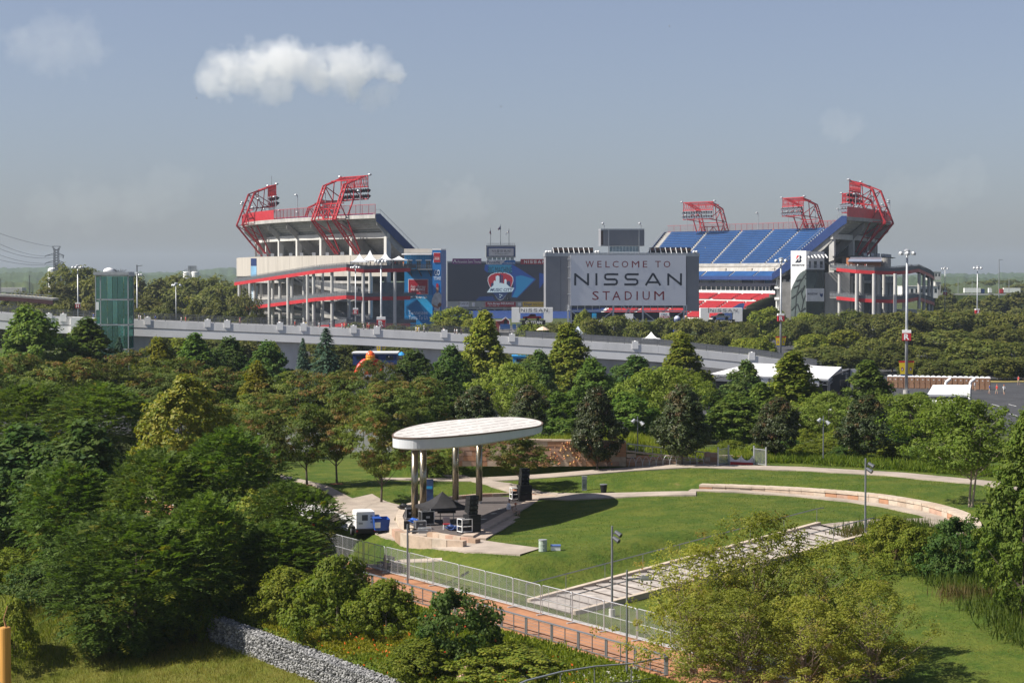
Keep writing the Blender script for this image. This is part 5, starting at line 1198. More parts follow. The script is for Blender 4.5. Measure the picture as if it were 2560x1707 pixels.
# ------------------------------------------------------------------ car park
m = MB()
m.grid([[(x, y, .06) for x in np.linspace(-75, 330, 10)] for y in np.linspace(262, 690, 10)]); tag(m.build('parking_lot', asphalt), kind='structure')
m = MB()
for i in range(26):
    x = 24 + i * 2.7
    for y in (300, 322): m.box((x, y, .068), (.12, 5, .008))
tag(m.build('lot_marking', white_paint), kind='structure')
m = MB(); m.obox((50, 382, .05), (120, 20, 0), (0, 9, 0), (0, 0, .14)); tag(m.build('lot_verge', M('dry_grass', (.24, .19, .06), .95, var=.3, scale=.5)), kind='structure')

# ------------------------------------------------------------------ the long pedestrian ramp
YR = 357.0
def RP(u, dv=0, dy=0): q = P(u, deck(u), YR); q.y += dy; q.z -= dv; return q
rp = thing('pedestrian_ramp', 'long pale concrete pedestrian ramp sloping down across the picture', 'bridge', gy(1100, YR))
par_m = M('parapet_concrete', (.72, .71, .69), .85, var=.14, scale=.3, stretch=(1, 1, .4)); gird_m = M('girder_concrete', (.78, .77, .75), .8, var=.08, scale=.15)
segs = [-140, 20, 104, 180, 320, 420, 520, 640, 760, 886, 1000, 1106, 1262, 1400, 1520, 1646, 1770, 1896, 1981, 2090]
for a, b in zip(segs[:-1], segs[1:]):
    for sd, y0 in (('n', 0), ('f', 5.2)):
        A, B = RP(a, 0, y0), RP(b - .35, 0, y0); m = MB(); m.prism([A, B, B - Vector((0, 0, 1.32)), A - Vector((0, 0, 1.32))], (0, .35, 0)); m.build('parapet', par_m, rp)
    A, B = RP(a, 1.32, .0), RP(b, 1.32, .0); m = MB(); m.prism([A, B, B - Vector((0, 0, .12)), A - Vector((0, 0, .12))], (0, 5.5, 0)); m.build('deck_slab', concrete_dark, rp)
    if b <= 1981: m = MB(); A, B = RP(a, 1.46, .03), RP(b, 1.46, .03); dp = 1.4; m.prism([A, B, B - Vector((0, 0, dp)), A - Vector((0, 0, dp))], (0, 5.0, 0)); m.build('girder', gird_m, rp)
m = MB(); A, B = RP(180, -.1, -1.0), RP(251, -.1, -1.0); m.prism([A, B, B - Vector((0, 0, 3.9)), A - Vector((0, 0, 3.4))], (0, 2.0, 0)); m.build('landing_block', gird_m, rp)
for u0, u1 in ((322, 372), (694, 748), (1038, 1112)):
    A, B = RP(u0, 2.9, 1.0), RP(u1, 2.9, 1.0); w_ = (B - A).length; m = MB()
    pts = [A + Vector((-.6, 0, 0)), B + Vector((.6, 0, 0)), B + Vector((-.4, 0, -1.2)), B + Vector((-.5, 0, -A.z)), A + Vector((.5, 0, -A.z)), A + Vector((.4, 0, -1.2))]
    m.prism(pts, (0, 3.4, 0)); m.build('pier', concrete_pale, rp)
A, B = RP(1485, 2.9, .6), RP(1700, 2.9, .6); m = MB(); m.prism([A, B, Vector((B.x, B.y, 0)), Vector((A.x, A.y, 0))], (0, 4.2, 0)); m.build('abutment', concrete, rp)
m = MB(); m.prism([A + Vector((-2.2, -.3, 0)), A + Vector((.1, -.3, 0)), Vector((A.x + .1, A.y - .3, 0)), Vector((A.x - 2.2, A.y - .3, 0))], (0, 4.6, 0)); m.build('abutment_pier', gird_m, rp)
A, B = RP(1900, 1.46, .3), RP(2090, 1.46, .3); m = MB(); m.prism([A, B, Vector((B.x, B.y, 0)), Vector((A.x, A.y, 0))], (0, 4.8, 0)); m.build('approach_wall', gird_m, rp)
fence_m = M('fence_grey', (.15, .155, .165), .5, .4, var=.1)
us_ = []; u = -120.0
while u < 2080: us_.append(u); u += 41
pst = {}
for y0, hh in ((.17, 1.0), (5.37, 1.15)):
    for u in us_:
        A = RP(u, 0, y0); m = MB(); m.bar(A - Vector((0, 0, .05)), A + Vector((0, 0, hh)), .09); m.build('fence_post', fence_m, rp)
    for z in ((.5, hh) if y0 < 1 else (.08, .6, hh)):
        m = MB()
        for a, b in zip(us_[:-1], us_[1:]): m.bar(RP(a, -z, y0), RP(b, -z, y0), .075)
        m.build('fence_rail', fence_m, rp)
m = MB()
for a, b in zip(us_[:-1], us_[1:]):
    if b > 1330:
        for k in range(5):
            ua, ub = a + (b - a) * k / 5, a + (b - a) * (k + .96) / 5; A, B = RP(ua, -.08, 5.32), RP(ub, -.08, 5.32); m.prism([A, B, B + Vector((0, 0, 1.0)), A + Vector((0, 0, 1.0))], (0, .02, 0))
    else:
        for k in range(20):
            ua = a + (b - a) * k / 20; A = RP(ua, -.05, 5.37); m.bar(A, A + Vector((0, 0, 1.1)), .02)
m.build('fence_mesh', M('fence_screen', (.20, .205, .21), .7, var=.1), rp)
for u in (122, 158, 369, 519, 568, 700, 759, 884, 942, 1111, 1280, 1588, 1880):
    A = RP(u, .75, -.1); m = MB(); m.obox(A - Vector((.55, 0, 0)), (1.1, 0, 0), (0, .5, 0), (0, 0, 1.35)); pl_ = m.build('pilaster', gird_m, rp); m = MB(); m.ball(A + Vector((0, .25, 1.36)), .2, 10, .6); m.build('dome_light', white_cloth, pl_)

# people on the ramp (and a few in the lots)
cols = dict(white=(.7, .7, .7), blue=(.04, .12, .42), red=(.55, .05, .04), black=(.03, .03, .035), orange=(.6, .15, .03), green=(.04, .25, .17), grey=(.3, .31, .33), pink=(.6, .35, .33), yellow=(.62, .5, .05))
ppl = [(103, 'blue', 'white'), (96, 'pink', None), (147, 'black', None), (231, 'blue', None), (326, 'pink', None), (338, 'white', None), (349, 'white', 'black'), (356, 'black', 'blue'), (380, 'blue', None), (451, 'white', None), (459, 'red', None), (593, 'pink', 'red'), (696, 'white', 'black'), (734, 'red', 'white'), (755, 'white', None), (764, 'yellow', None), (795, 'white', 'black'), (820, 'blue', None), (854, 'white', None), (860, 'orange', 'orange'), (867, 'green', None), (908, 'white', 'grey'), (916, 'red', 'red'), (919, 'red', 'white'), (936, 'grey', None), (949, 'white', None), (1038, 'white', None), (1043, 'yellow', 'yellow'), (1046, 'white', None), (1058, 'grey', 'white'), (1108, 'white', 'grey'), (1136, 'white', None), (1141, 'white', 'black'), (1153, 'black', None)]
for i, (u, c, cp) in enumerate(ppl):
    q = RP(u, .75, 1.0 + (i % 3) * 1.3); person('walk' if i % 3 else 'stand', q, random.choice((1.4, -1.5, 1.7, -1.3)), cols[c], 'person in %s top walking on the ramp, %s person from the left' % (c, ORDN[i]), 'people walking on the ramp', cols[cp] if cp else None, i % 2 == 0)
for i, (u, v, c, cp) in enumerate(((2474, 985, 'blue', None), (2492, 986, 'red', 'orange'), (2510, 987, 'white', 'orange'), (2437, 977, 'white', None), (2546, 962, 'red', None), (2082, 989, 'white', None))):
    person('walk', PZ(u, v, .07), 1.2 + i, cols[c], 'person in %s top walking across the car park, %s from the left' % (c, ORDN[(2, 3, 4, 1, 5, 0)[i]]), 'people in the car park', cols[cp] if cp else None, True)

# ------------------------------------------------------------------ glass lift tower
YT = 350.0
def glass(name, col, f=.45):
    m = bpy.data.materials.new(name); m.use_nodes = True; t = m.node_tree; L = t.links.new; out = t.nodes['Material Output']; t.nodes.remove(t.nodes['Principled BSDF'])
    tr = t.nodes.new('ShaderNodeBsdfTransparent'); tr.inputs[0].default_value = (*col, 1); gl = t.nodes.new('ShaderNodeBsdfGlossy'); gl.inputs[0].default_value = (.55, .95, .90, 1); gl.inputs['Roughness'].default_value = .03
    tc = t.nodes.new('ShaderNodeTexCoord'); mp = t.nodes.new('ShaderNodeMapping'); mp.inputs['Scale'].default_value = (.35, .35, 2.2); nz = t.nodes.new('ShaderNodeTexNoise'); bp = t.nodes.new('ShaderNodeBump'); bp.inputs['Strength'].default_value = .35; bp.inputs['Distance'].default_value = .06
    L(tc.outputs['Object'], mp.inputs[0]); L(mp.outputs[0], nz.inputs['Vector']); L(nz.outputs[0], bp.inputs['Height']); L(bp.outputs[0], gl.inputs['Normal'])
    mx = t.nodes.new('ShaderNodeMixShader'); mx.inputs[0].default_value = f; L(tr.outputs[0], mx.inputs[1]); L(gl.outputs[0], mx.inputs[2]); L(mx.outputs[0], out.inputs[0]); return m
teal = glass('teal_glass', (.02, .36, .30), .3); cyan = glass('cyan_glass', (.15, .55, .52), .45)
base = gy(286, YT); el = thing('lift_tower', 'green glass lift tower with steel frame beside the pedestrian ramp', 'tower', base)
x0, x1 = P(251, 700, YT).x, P(320, 700, YT).x; zt = P(280, 689, YT).z; dep = 4.8; xl = x0 - 1.1
levels = [0.0, P(280, 935, YT).z, P(280, 873, YT).z, P(280, 812, YT).z, P(280, 749, YT).z, zt]
for i in range(5):
    za, zb = levels[i] + .14, levels[i + 1] - .14; wv = [0, .24, .43, .62, .84, 1.0]
    for k in range(5):
        a, b = x0 + (x1 - x0) * wv[k], x0 + (x1 - x0) * wv[k + 1]; m = MB(); m.obox((a + .03, YT, za), (b - a - .06, 0, 0), (0, .03, 0), (0, 0, zb - za)); m.build('pane', cyan if (i + k) % 5 == 0 or (i == 2 and k == 3) else teal, el)
    for k in range(3):
        ya, yb = YT + .1 + dep * k / 3, YT + dep * (k + 1) / 3
        for xx in (x0, x1 - .03): m = MB(); m.obox((xx, ya, za), (.03, 0, 0), (0, yb - ya - .06, 0), (0, 0, zb - za)); m.build('pane', teal, el)
    m = MB(); m.obox((xl, YT + 1.2, za), (1.0, 0, 0), (0, .03, 0), (0, 0, zb - za)); m.build('pane', teal, el)
    m = MB()
    for y in (YT - .02, YT + dep): m.bar((x0 - .05, y, levels[i + 1]), (x1 + .05, y, levels[i + 1]), .12, .2)
    for x in (x0, x1): m.bar((x, YT, levels[i + 1]), (x, YT + dep, levels[i + 1]), .12, .2)
    m.bar((xl, YT + 1.18, levels[i + 1]), (x0, YT + 1.18, levels[i + 1]), .1, .2); m.build('floor_beam', galv, el)
for x, y in ((x0, YT), (x1, YT), (x0, YT + dep), (x1, YT + dep), (xl, YT + 1.18)): m = MB(); m.bar((x, y, 0), (x, y, zt), .16); m.build('corner_post', galv, el)
core = MB(); core.box(((x0 + x1) / 2 - .5, YT + 2.6, zt / 2), (1.9, 2.0, zt - .4)); core.build('lift_shaft', M('shaft_dark', (.035, .06, .055), .6, var=.3, scale=.4), el)
m = MB(); m.obox((xl - .1, YT - .25, zt + .1), (x1 - xl + .25, 0, 0), (0, dep + .5, 0), (0, 0, .55)); m.build('roof', galv, el)
m = MB(); m.lathe((x0 + 1.1, YT + 2, zt + .65), [(1.0, 0), (.95, .3), (.7, .55), (.3, .7), (.05, .75)], 16); m.build('roof_vent', white_paint, el, smooth=True)
m = MB()
for k in range(14): a = random.uniform(-.6, .6); m.bar((x0 + 3 + a, YT + 2, zt + .65), (x0 + 3 + a * 2.2, YT + 2 + random.uniform(-.4, .4), zt + .95 + random.uniform(0, .3)), .06)
m.build('roof_plant', steel_dark, el)
m = MB(); m.box((x0 - .75, YT + 1.0, P(244, 765, YT).z), (.5, .1, 1.4)); m.build('notice', white_paint, el)

# ------------------------------------------------------------------ tall lot lights with lettered signs
sign_red = M('sign_red', (.42, .02, .03), .5, var=.08); yel = M('banner_yellow', (.80, .58, .02), .6, var=.05); bl_ = M('banner_blue_hem', (.03, .10, .32), .6)
def lot_light(label, u, vt, Y, letters=None, vs=None, banner=None, rad=.22, heads=6, double=False):
    q = gy(u, Y); zt = P(u, vt, Y).z; r = thing('lot_light', label, 'lamp post', q, 'tall lights of the car parks')
    m = MB(); m.tube(q, (q.x, q.y, zt - .3), rad, rad * .6, n=12); m.build('mast', galv, r, smooth=True)
    m = MB(); m.tube(q - Vector((0, 0, .2)), q + Vector((0, 0, .8)), rad * 1.9, n=14); m.build('footing', concrete, r)
    m = MB(); m.lathe((q.x, q.y, zt - .65), [(.35, 0), (.55, .1), (.55, .4), (.2, .6)], 12); m.build('hub', galv, r)
    for k in range(heads):
        a = 2 * math.pi * k / heads + .4; c = Vector((q.x + 1.25 * math.cos(a), q.y + 1.25 * math.sin(a), zt - .95)); m = MB(); m.lathe(c, [(.38, -.15), (.42, .15), (.25, .4), (.12, .5)], 10); m.bar((q.x, q.y, zt - .5), c + Vector((0, 0, .4)), .1); h_ = m.build('lamp', galv, r); m = MB(); m.tube(c - Vector((0, 0, .18)), c - Vector((0, 0, .15)), .34, n=10); m.build('lens', lens_m, h_)
    if letters:
        za, zb = P(u, vs[1], Y).z, P(u, vs[0], Y).z; hh = zb - za; w_ = hh * 1.15; rot = -.18 if double else 0; X, Yv = Vector((math.cos(rot), math.sin(rot), 0)), Vector((-math.sin(rot), math.cos(rot), 0)); c = Vector((q.x, q.y, za))
        m = MB(); m.obox(c - X * w_ / 2 - Yv * w_ / 2, X * w_, Yv * w_, Vector((0, 0, hh))); sg = m.build('sign_box', sign_red, r)
        m = MB(); m.obox(c - X * w_ / 2 - Yv * w_ / 2 + Vector((0, 0, hh)), X * w_, Yv * w_, Vector((0, 0, hh * .36))); m.build('sign_cap', white_paint, r)
        f0 = c - X * w_ * .3 - Yv * (w_ / 2); lettering(letters, white_paint, f0 + Vector((0, 0, hh * .12)), f0 + X * w_ * .6 + Vector((0, 0, hh * .12)), f0 + Vector((0, 0, hh * .88)), sg, bold=.03)
        f1 = c + X * w_ / 2 - Yv * w_ * .3; lettering(letters, white_paint, f1 + Vector((0, 0, hh * .12)), f1 + Yv * w_ * .6 + Vector((0, 0, hh * .12)), f1 + Vector((0, 0, hh * .88)), sg, bold=.03)
    if banner:
        za, zb = P(u, banner[1], Y).z, P(u, banner[0], Y).z; hh = zb - za
        for sx in (-1, 1):
            m = MB(); pts = [Vector((q.x + sx * a, q.y - .05, b)) for a, b in ((rad * .9, za), (rad * .9, zb), (rad * .9 + hh * .42, zb), (rad * .9 + hh * .30, za))]; m.prism(pts, (0, .03, 0)); bo = m.build('banner', yel, r)
            m = MB(); pts = [Vector((q.x + sx * a, q.y - .056, b)) for a, b in ((rad * .9, zb - hh * .12), (rad * .9, zb), (rad * .9 + hh * .42, zb), (rad * .9 + hh * .405, zb - hh * .12))]; m.prism(pts, (0, .003, 0)); m.build('banner_head', M('banner_red', (.60, .03, .03), .6), bo)
            m = MB(); pts = [Vector((q.x + sx * a, q.y - .056, b)) for a, b in ((rad * .9, za), (rad * .9, za + hh * .1), (rad * .9 + hh * .312, za + hh * .1), (rad * .9 + hh * .30, za))]; m.prism(pts, (0, .003, 0)); m.build('banner_hem', bl_, bo)
            m = MB(); c = Vector((q.x + sx * (rad * .9 + hh * .18), q.y - .058, za + hh * .45)); m.prism([c + Vector((a, 0, b)) for a, b in ((-.09 * hh, .06 * hh), (0, .16 * hh), (.09 * hh, .06 * hh), (.06 * hh, -.12 * hh), (-.06 * hh, -.12 * hh))], (0, -.003, 0)); e_ = m.build('emblem', M('emblem_brown', (.35, .12, .08), .6), bo)
            m = MB(); m.prism([c + Vector((a, -.004, b)) for a, b in ((-.045 * hh, -.07 * hh), (0, .07 * hh), (.045 * hh, -.07 * hh))], (0, -.003, 0)); m.build('emblem_mark', white_paint, bo)
    return r
lot_light('nearest tall lot light with red letter sign and yellow banners', 2267, 622, 352, 'R', (832, 851), (902, 939), .3, 6, True)
lot_light('tall lot light with red letter sign rising before the blue seats', 1952, 643, 450, 'R', (789, 803), (841, 866), .26, 6)
lot_light('lot light with red letter sign and lattice head before the stadium ramps, right one', 953, 645, 455, 'R', (799, 818), (856, 880), .28, 8)
lot_light('lot light with double letter sign before the stadium ramps, left one', 889, 662, 590, 'KK', (774, 785), None, .22, 8)
lot_light('lot light with red letter sign left of the glass lift tower', 195, 661, 520, 'H', (760, 770), None, .2, 6)
lot_light('slender lot light right of the glass lift tower', 343, 680, 560, ' ' if 0 else None, None, None, .2, 5)
lot_light('lot light with red letter sign far right of the stadium', 2443, 664, 640, 'J', (775, 784), None, .22, 6)
lot_light('far lot light with small signs behind the right stadium ramp', 2362, 667, 820, 'A', (730, 737), None, .2, 5)
lot_light('thin pole with a ladder of lamps before the wood', 440, 706, 560, None, None, None, .12, 3)
for u, vt, Y, lab in ((2497, 648, 900, 'tall bare grey pole at the far right'), (74, 688, 900, 'dark bare pole among the trees at far left'), (2, 695, 900, 'dark bare pole at the left picture edge'), (343, 662, 570, 'dark top pole behind the slender lot light'), (2395, 694, 1300, 'thin far lamp mast right of the stadium'), (2430, 696, 1300, 'thin far pole beside the trucks'), (2522, 695, 1200, 'curved far street lamp at the right edge')):
    q = gy(u, Y); zt = P(u, vt, Y).z; r = thing('utility_pole', lab, 'pole', q, 'bare poles in the distance'); m = MB(); m.tube(q, (q.x, q.y, zt), .3 if Y < 1000 else .22, .16, n=8); m.build('pole', steel_dark if 'dark' in lab else steel, r)
    m = MB(); m.bar((q.x - .1, q.y, zt - .4), (q.x + 1.6, q.y, zt - .2), .2); m.build('arm', steel, r)

# ------------------------------------------------------------------ event roof, speaker hang, toilets, awnings
ev_ = thing('event_roof', 'long white event stage roof behind the park trees', 'stage roof', gy(1930, 330))
A, B, C, D = P(1776, 938, 318), P(2072, 951, 318), P(2105, 921, 336), P(1880, 911, 336); n_ = 14
for i in range(n_):
    f0, f1 = i / n_, (i + .94) / n_; m = MB(); m.prism([A.lerp(B, f0), A.lerp(B, f1), D.lerp(C, f1), D.lerp(C, f0)], (0, 0, .25)); m.build('roof_panel', white_paint, ev_)
m = MB()
for a, b in ((A, B), (B, C), (A, D)):
    m.bar(a - Vector((0, 0, .1)), b - Vector((0, 0, .1)), .12); m.bar(a - Vector((0, 0, .7)), b - Vector((0, 0, .7)), .12)
    for k in range(30): p0, p1 = a.lerp(b, k / 30), a.lerp(b, (k + 1) / 30); m.bar(p0 - Vector((0, 0, .1 if k % 2 else .7)), p1 - Vector((0, 0, .7 if k % 2 else .1)), .06)
m.build('eave_truss', steel, ev_)
for q in (A, B, C, D, A.lerp(B, .5)): m = MB(); m.bar((q.x, q.y, 0), q - Vector((0, 0, .1)), .4); m.build('leg', steel_dark, ev_)
m = MB(); m.prism([A + Vector((.5, .5, -.9)), B + Vector((-1.5, .5, -.9)), Vector((B.x - 1.5, B.y + .5, 0)), Vector((A.x + .5, A.y + .5, 0))], (0, .05, 0)); m.build('side_curtain', M('curtain_grey', (.05, .05, .055), .85, var=.3, scale=.5), ev_)
m = MB(); m.prism([B + Vector((-1.2, 0, -.1)), C + Vector((.4, -6, .2)), Vector((C.x + .4, C.y - 6, 2.4)), Vector((B.x - 1.2, B.y, 1.6))], (.1, 3, 0)); m.build('black_backing', black_cloth, ev_)
m = MB(); q0, q1 = P(2107, 924, 330), P(2152, 921, 330); m.prism([q0, q1, q1 - Vector((0, 0, 2.3)), q0 - Vector((0, 0, 2.3))], (0, .4, 0)); m.build('grey_wing', M('wing_grey', (.38, .39, .41), .7, var=.1), ev_)
sp = thing('speaker_tower', 'black hanging line array beside the event roof', 'speakers', gy(2110, 322)); q = P(2110, 950, 322)
m = MB(); m.bar((q.x + .6, q.y + .6, 0), (q.x + .6, q.y + .6, q.z + 1.2), .35); m.bar((q.x - .3, q.y, q.z + 1), (q.x + .8, q.y + .6, q.z + 1), .2); m.build('mast', steel_dark, sp)
for k in range(11): m = MB(); m.obox((q.x - .55, q.y - .02 * k * k * .3, q.z - .46 * (k + 1)), (1.1, 0, 0), (0, .7, .0), (0, -.04 * k, .42)); m.build('speaker_cabinet', black, sp)
tan = M('toilet_tan', (.30, .165, .095), .6, var=.1, scale=.5); tanw = M('toilet_roof', (.72, .72, .72), .5, var=.05)
pt0 = None; spots_t = [(2068 + 15 * i, 327 - i * .3, 'left') for i in range(3)] + [(2226 + 13.6 * i, 372 - i * .35, 'right') for i in range(19)]
for i, (u, Y, side) in enumerate(spots_t):
    q = gy(u, Y); q.z = .06; k = i if side == 'left' else i - 3
    lab = 'tan portable toilet with white roof, %s from the left %s' % (ORDN[k], 'beside the event roof' if side == 'left' else 'in the long row')
    if pt0 is None:
        pt0 = thing('portable_toilet', lab, 'portable toilet', q, 'row of portable toilets'); m = MB(); m.box(q + Vector((0, 0, 1.05)), (.88, 1.0, 2.1)); m.build('cabin', tan, pt0)
        m = MB(); m.lathe(q + Vector((0, 0, 2.1)), [(.66, 0), (.64, .1), (.46, .24), (.1, .32)], 4); c_, s_ = math.cos(.785), math.sin(.785); m.v = [(q.x + (a - q.x) * c_ - (b - q.y) * s_, q.y + (a - q.x) * s_ + (b - q.y) * c_, z) for a, b, z in m.v]; m.build('roof', tanw, pt0)
        m = MB(); m.box(q + Vector((0, -.535, 1.0)), (.7, .03, 1.85)); dr = m.build('door', M('toilet_door', (.36, .205, .12), .6), pt0); m = MB(); m.box(q + Vector((0, -.555, 1.65)), (.24, .012, .16)); m.build('sign', white_paint, dr); m = MB(); m.box(q + Vector((.25, -.56, 1.0)), (.06, .03, .12)); m.build('handle', black, dr)
    else: dup(pt0, q, -.12 + random.uniform(-.05, .05), label=lab)
def awning(label, pts, legs):
    r = thing('awning', label, 'awning', legs[0]); a, b, c, d = [Vector(p) for p in pts]; rows = []
    for k in range(5):
        f = k / 4; l, e = a.lerp(d, f), b.lerp(c, f); rows.append([l.lerp(e, j / 8) - Vector((0, 0, .08 * math.sin(math.pi * f) + .03 * math.sin(j * 2.4))) for j in range(9)])
    m = MB(); m.grid(rows); m.build('cloth', white_cloth, r); m = MB(); m.obox(a - Vector((0, 0, .3)), b - a, Vector((0, 0, .3)), Vector((0, .02, 0))); m.build('valance', white_cloth, r)
    for q in legs: m = MB(); m.tube(q, (q[0], q[1], max(a.z, d.z) - .1), .05, n=6); m.build('leg', steel_dark, r)
    m = MB(); c0 = (a + b + c + d) / 4; m.box((c0.x, c0.y, .6), ((b - a).length * .8, (d - a).length * .6, 1.1)); m.build('counter', black_cloth, r)
for lab, uu, v0, v1, Y in (('white sloping awning in the car park, farther of two', (2318, 2428), 985, 962, 322), ('white awning in the car park, nearer of two', (2290, 2398), 1018, 1000, 288)):
    a, b = P(uu[0], v0, Y), P(uu[1] - 8, v0 + 2, Y); c, d = P(uu[1], v1, Y + 6), P(uu[0] + 14, v1, Y + 6); awning(lab, (a, b, c, d), [(p.x, p.y, .06) for p in (a, b, c, d)])
vt_ = thing('vent_duct', 'two pale fabric ducts bending over the far awning', 'duct', gy(2365, 340))
for uu in (2363, 2424): p0, p1, p2 = P(uu, 985, 338), P(uu + 2, 955, 338), P(uu + 14, 946, 338); m = MB(); m.tube(Vector((p0.x, p0.y, 0)), p1, .25, n=10); m.tube(p1, p2, .25, n=10); m.build('duct', white_cloth, vt_)
def tent(label, u, vpk, vev, wpx, Y, mat=white_cloth, name='marquee_tent', base=None, group=None):
    pk = P(u, vpk, Y); ez = P(u, vev, Y).z; hs = wpx * Y / FPX / 2; bz = base if base is not None else HZ(pk.x, Y); r = thing(name, label, 'tent', (pk.x, Y, bz), group); cs = [Vector((pk.x + a * hs, Y + b * hs, ez)) for a, b in ((-1, -1), (1, -1), (1, 1), (-1, 1))]; m = MB()
    for a, b in zip(cs, cs[1:] + cs[:1]):
        rows = [[a.lerp(b, j / 4).lerp(pk, f) - Vector((0, 0, (pk.z - ez) * .30 * math.sin(math.pi * f))) for j in range(5)] for f in np.linspace(0, 1, 6)]; m.grid(rows)
    m.build('roof', mat, r)
    for c in cs: m = MB(); m.tube((c.x, c.y, bz), c, .07, n=6); m.build('leg', steel, r)
    m = MB()
    for a, b in zip(cs, cs[1:] + cs[:1]): m.obox(a - Vector((0, 0, .35)), b - a, Vector((0, 0, .35)), (b - a).cross(Vector((0, 0, 1))).normalized() * .03)
    m.build('valance', mat, r); return r
tent('white peaked tent behind the ramp right of the scoreboard', 1628, 829, 846, 44, 440)
umb_m = M('umbrella_tan', (.66, .50, .36), .8, var=.05); cy = M('umbrella_blue', (.03, .26, .55), .8, var=.05)
for lab, u, v0, v1, w, Y, mt in (('beige market umbrella behind the ramp', 1357, 816, 825, 34, 540, umb_m), ('blue umbrella under the ramp, left of two', 954, 880, 888, 26, 400, cy), ('blue umbrella under the ramp, right of two', 1004, 879, 888, 22, 400, cy)):
    pk = P(u, v0, Y); ez = P(u, v1, Y).z; rr_ = w * Y / FPX / 2; r = thing('umbrella', lab, 'umbrella', (pk.x, Y, 0)); m = MB(); m.lathe((pk.x, Y, ez), [(rr_, 0), (rr_ * .55, (pk.z - ez) * .6), (.05, pk.z - ez)], 8); m.build('canopy', mt, r); m = MB(); m.tube((pk.x, Y, 0), pk, .06, n=6); m.build('pole', steel, r)
def simple_box(name, label, cat, u0, u1, v0, v1, Y, d, mat, roof=None, extra=None):
    a, b = P(u0, v1, Y), P(u1, v0, Y); r = thing(name, label, cat, ((a.x + b.x) / 2, Y, 0)); z0 = min(a.z, .0 if a.z < 2.5 else a.z)
    m = MB(); m.obox((a.x, Y, z0), (b.x - a.x, 0, 0), (0, d, 0), (0, 0, b.z - z0)); w_ = m.build('wall', mat, r)
    m = MB(); m.obox((a.x - .2, Y - .2, b.z), (b.x - a.x + .4, 0, 0), (0, d + .4, 0), (0, 0, .25)); m.build('roof', roof or mat, r)
    n_ = max(1, int((b.x - a.x) / 2.2))
    for k in range(n_): x = a.x + (b.x - a.x) * (k + .25) / n_; m = MB(); m.obox((x, Y - .03, z0 + (b.z - z0) * .45), ((b.x - a.x) / n_ * .5, 0, 0), (0, .05, 0), (0, 0, (b.z - z0) * .35)); m.build('window', extra or dark_glass, w_)
    return r
simple_box('booth', 'navy and white event booth under the ramp behind the red inflatable', 'booth', 882, 992, 884, 912, 385, 6, navy, white_paint)
simple_box('container', 'bright blue container under the ramp behind the tall tree', 'container', 1282, 1318, 892, 915, 390, 5, M('container_blue', (.03, .28, .62), .5), cy)
simple_box('site_building', 'low grey building behind the ramp pier', 'building', 600, 690, 868, 905, 420, 10, concrete_dark, concrete)
w_ = thing('white_truck', 'white truck parked behind the magnolias right of the gate', 'truck', gy(2040, 262)); q = gy(2040, 262)
m = MB(); m.box(q + Vector((0, 0, 2.1)), (6.5, 2.4, 2.6)); m.build('cargo_box', white_paint, w_); m = MB(); m.box(q + Vector((-4.2, 0, 1.5)), (1.7, 2.3, 2.0)); m.build('cab', white_paint, w_); m = MB(); m.box(q + Vector((-4.5, -1.16, 2.0)), (1.0, .04, .7)); m.build('window', dark_glass, w_)
for dx in (-4.2, -1.5, 2.2): m = MB(); m.tube(q + Vector((dx, -1.2, .45)), q + Vector((dx, -.9, .45)), .45, n=14); m.build('wheel', black, w_)
pw = thing('parapet_wall', 'pale low concrete parapet glimpsed between the russet trees', 'wall', gy(800, 226))
for k in range(8): a, b = P(640 + 45 * k, 1062 + k * 2.2, 226), P(683 + 45 * k, 1064 + k * 2.2, 226); m = MB(); m.prism([a, b, Vector((b.x, b.y, 0)), Vector((a.x, a.y, 0))], (0, .4, 0)); m.build('panel', concrete_pale, pw)

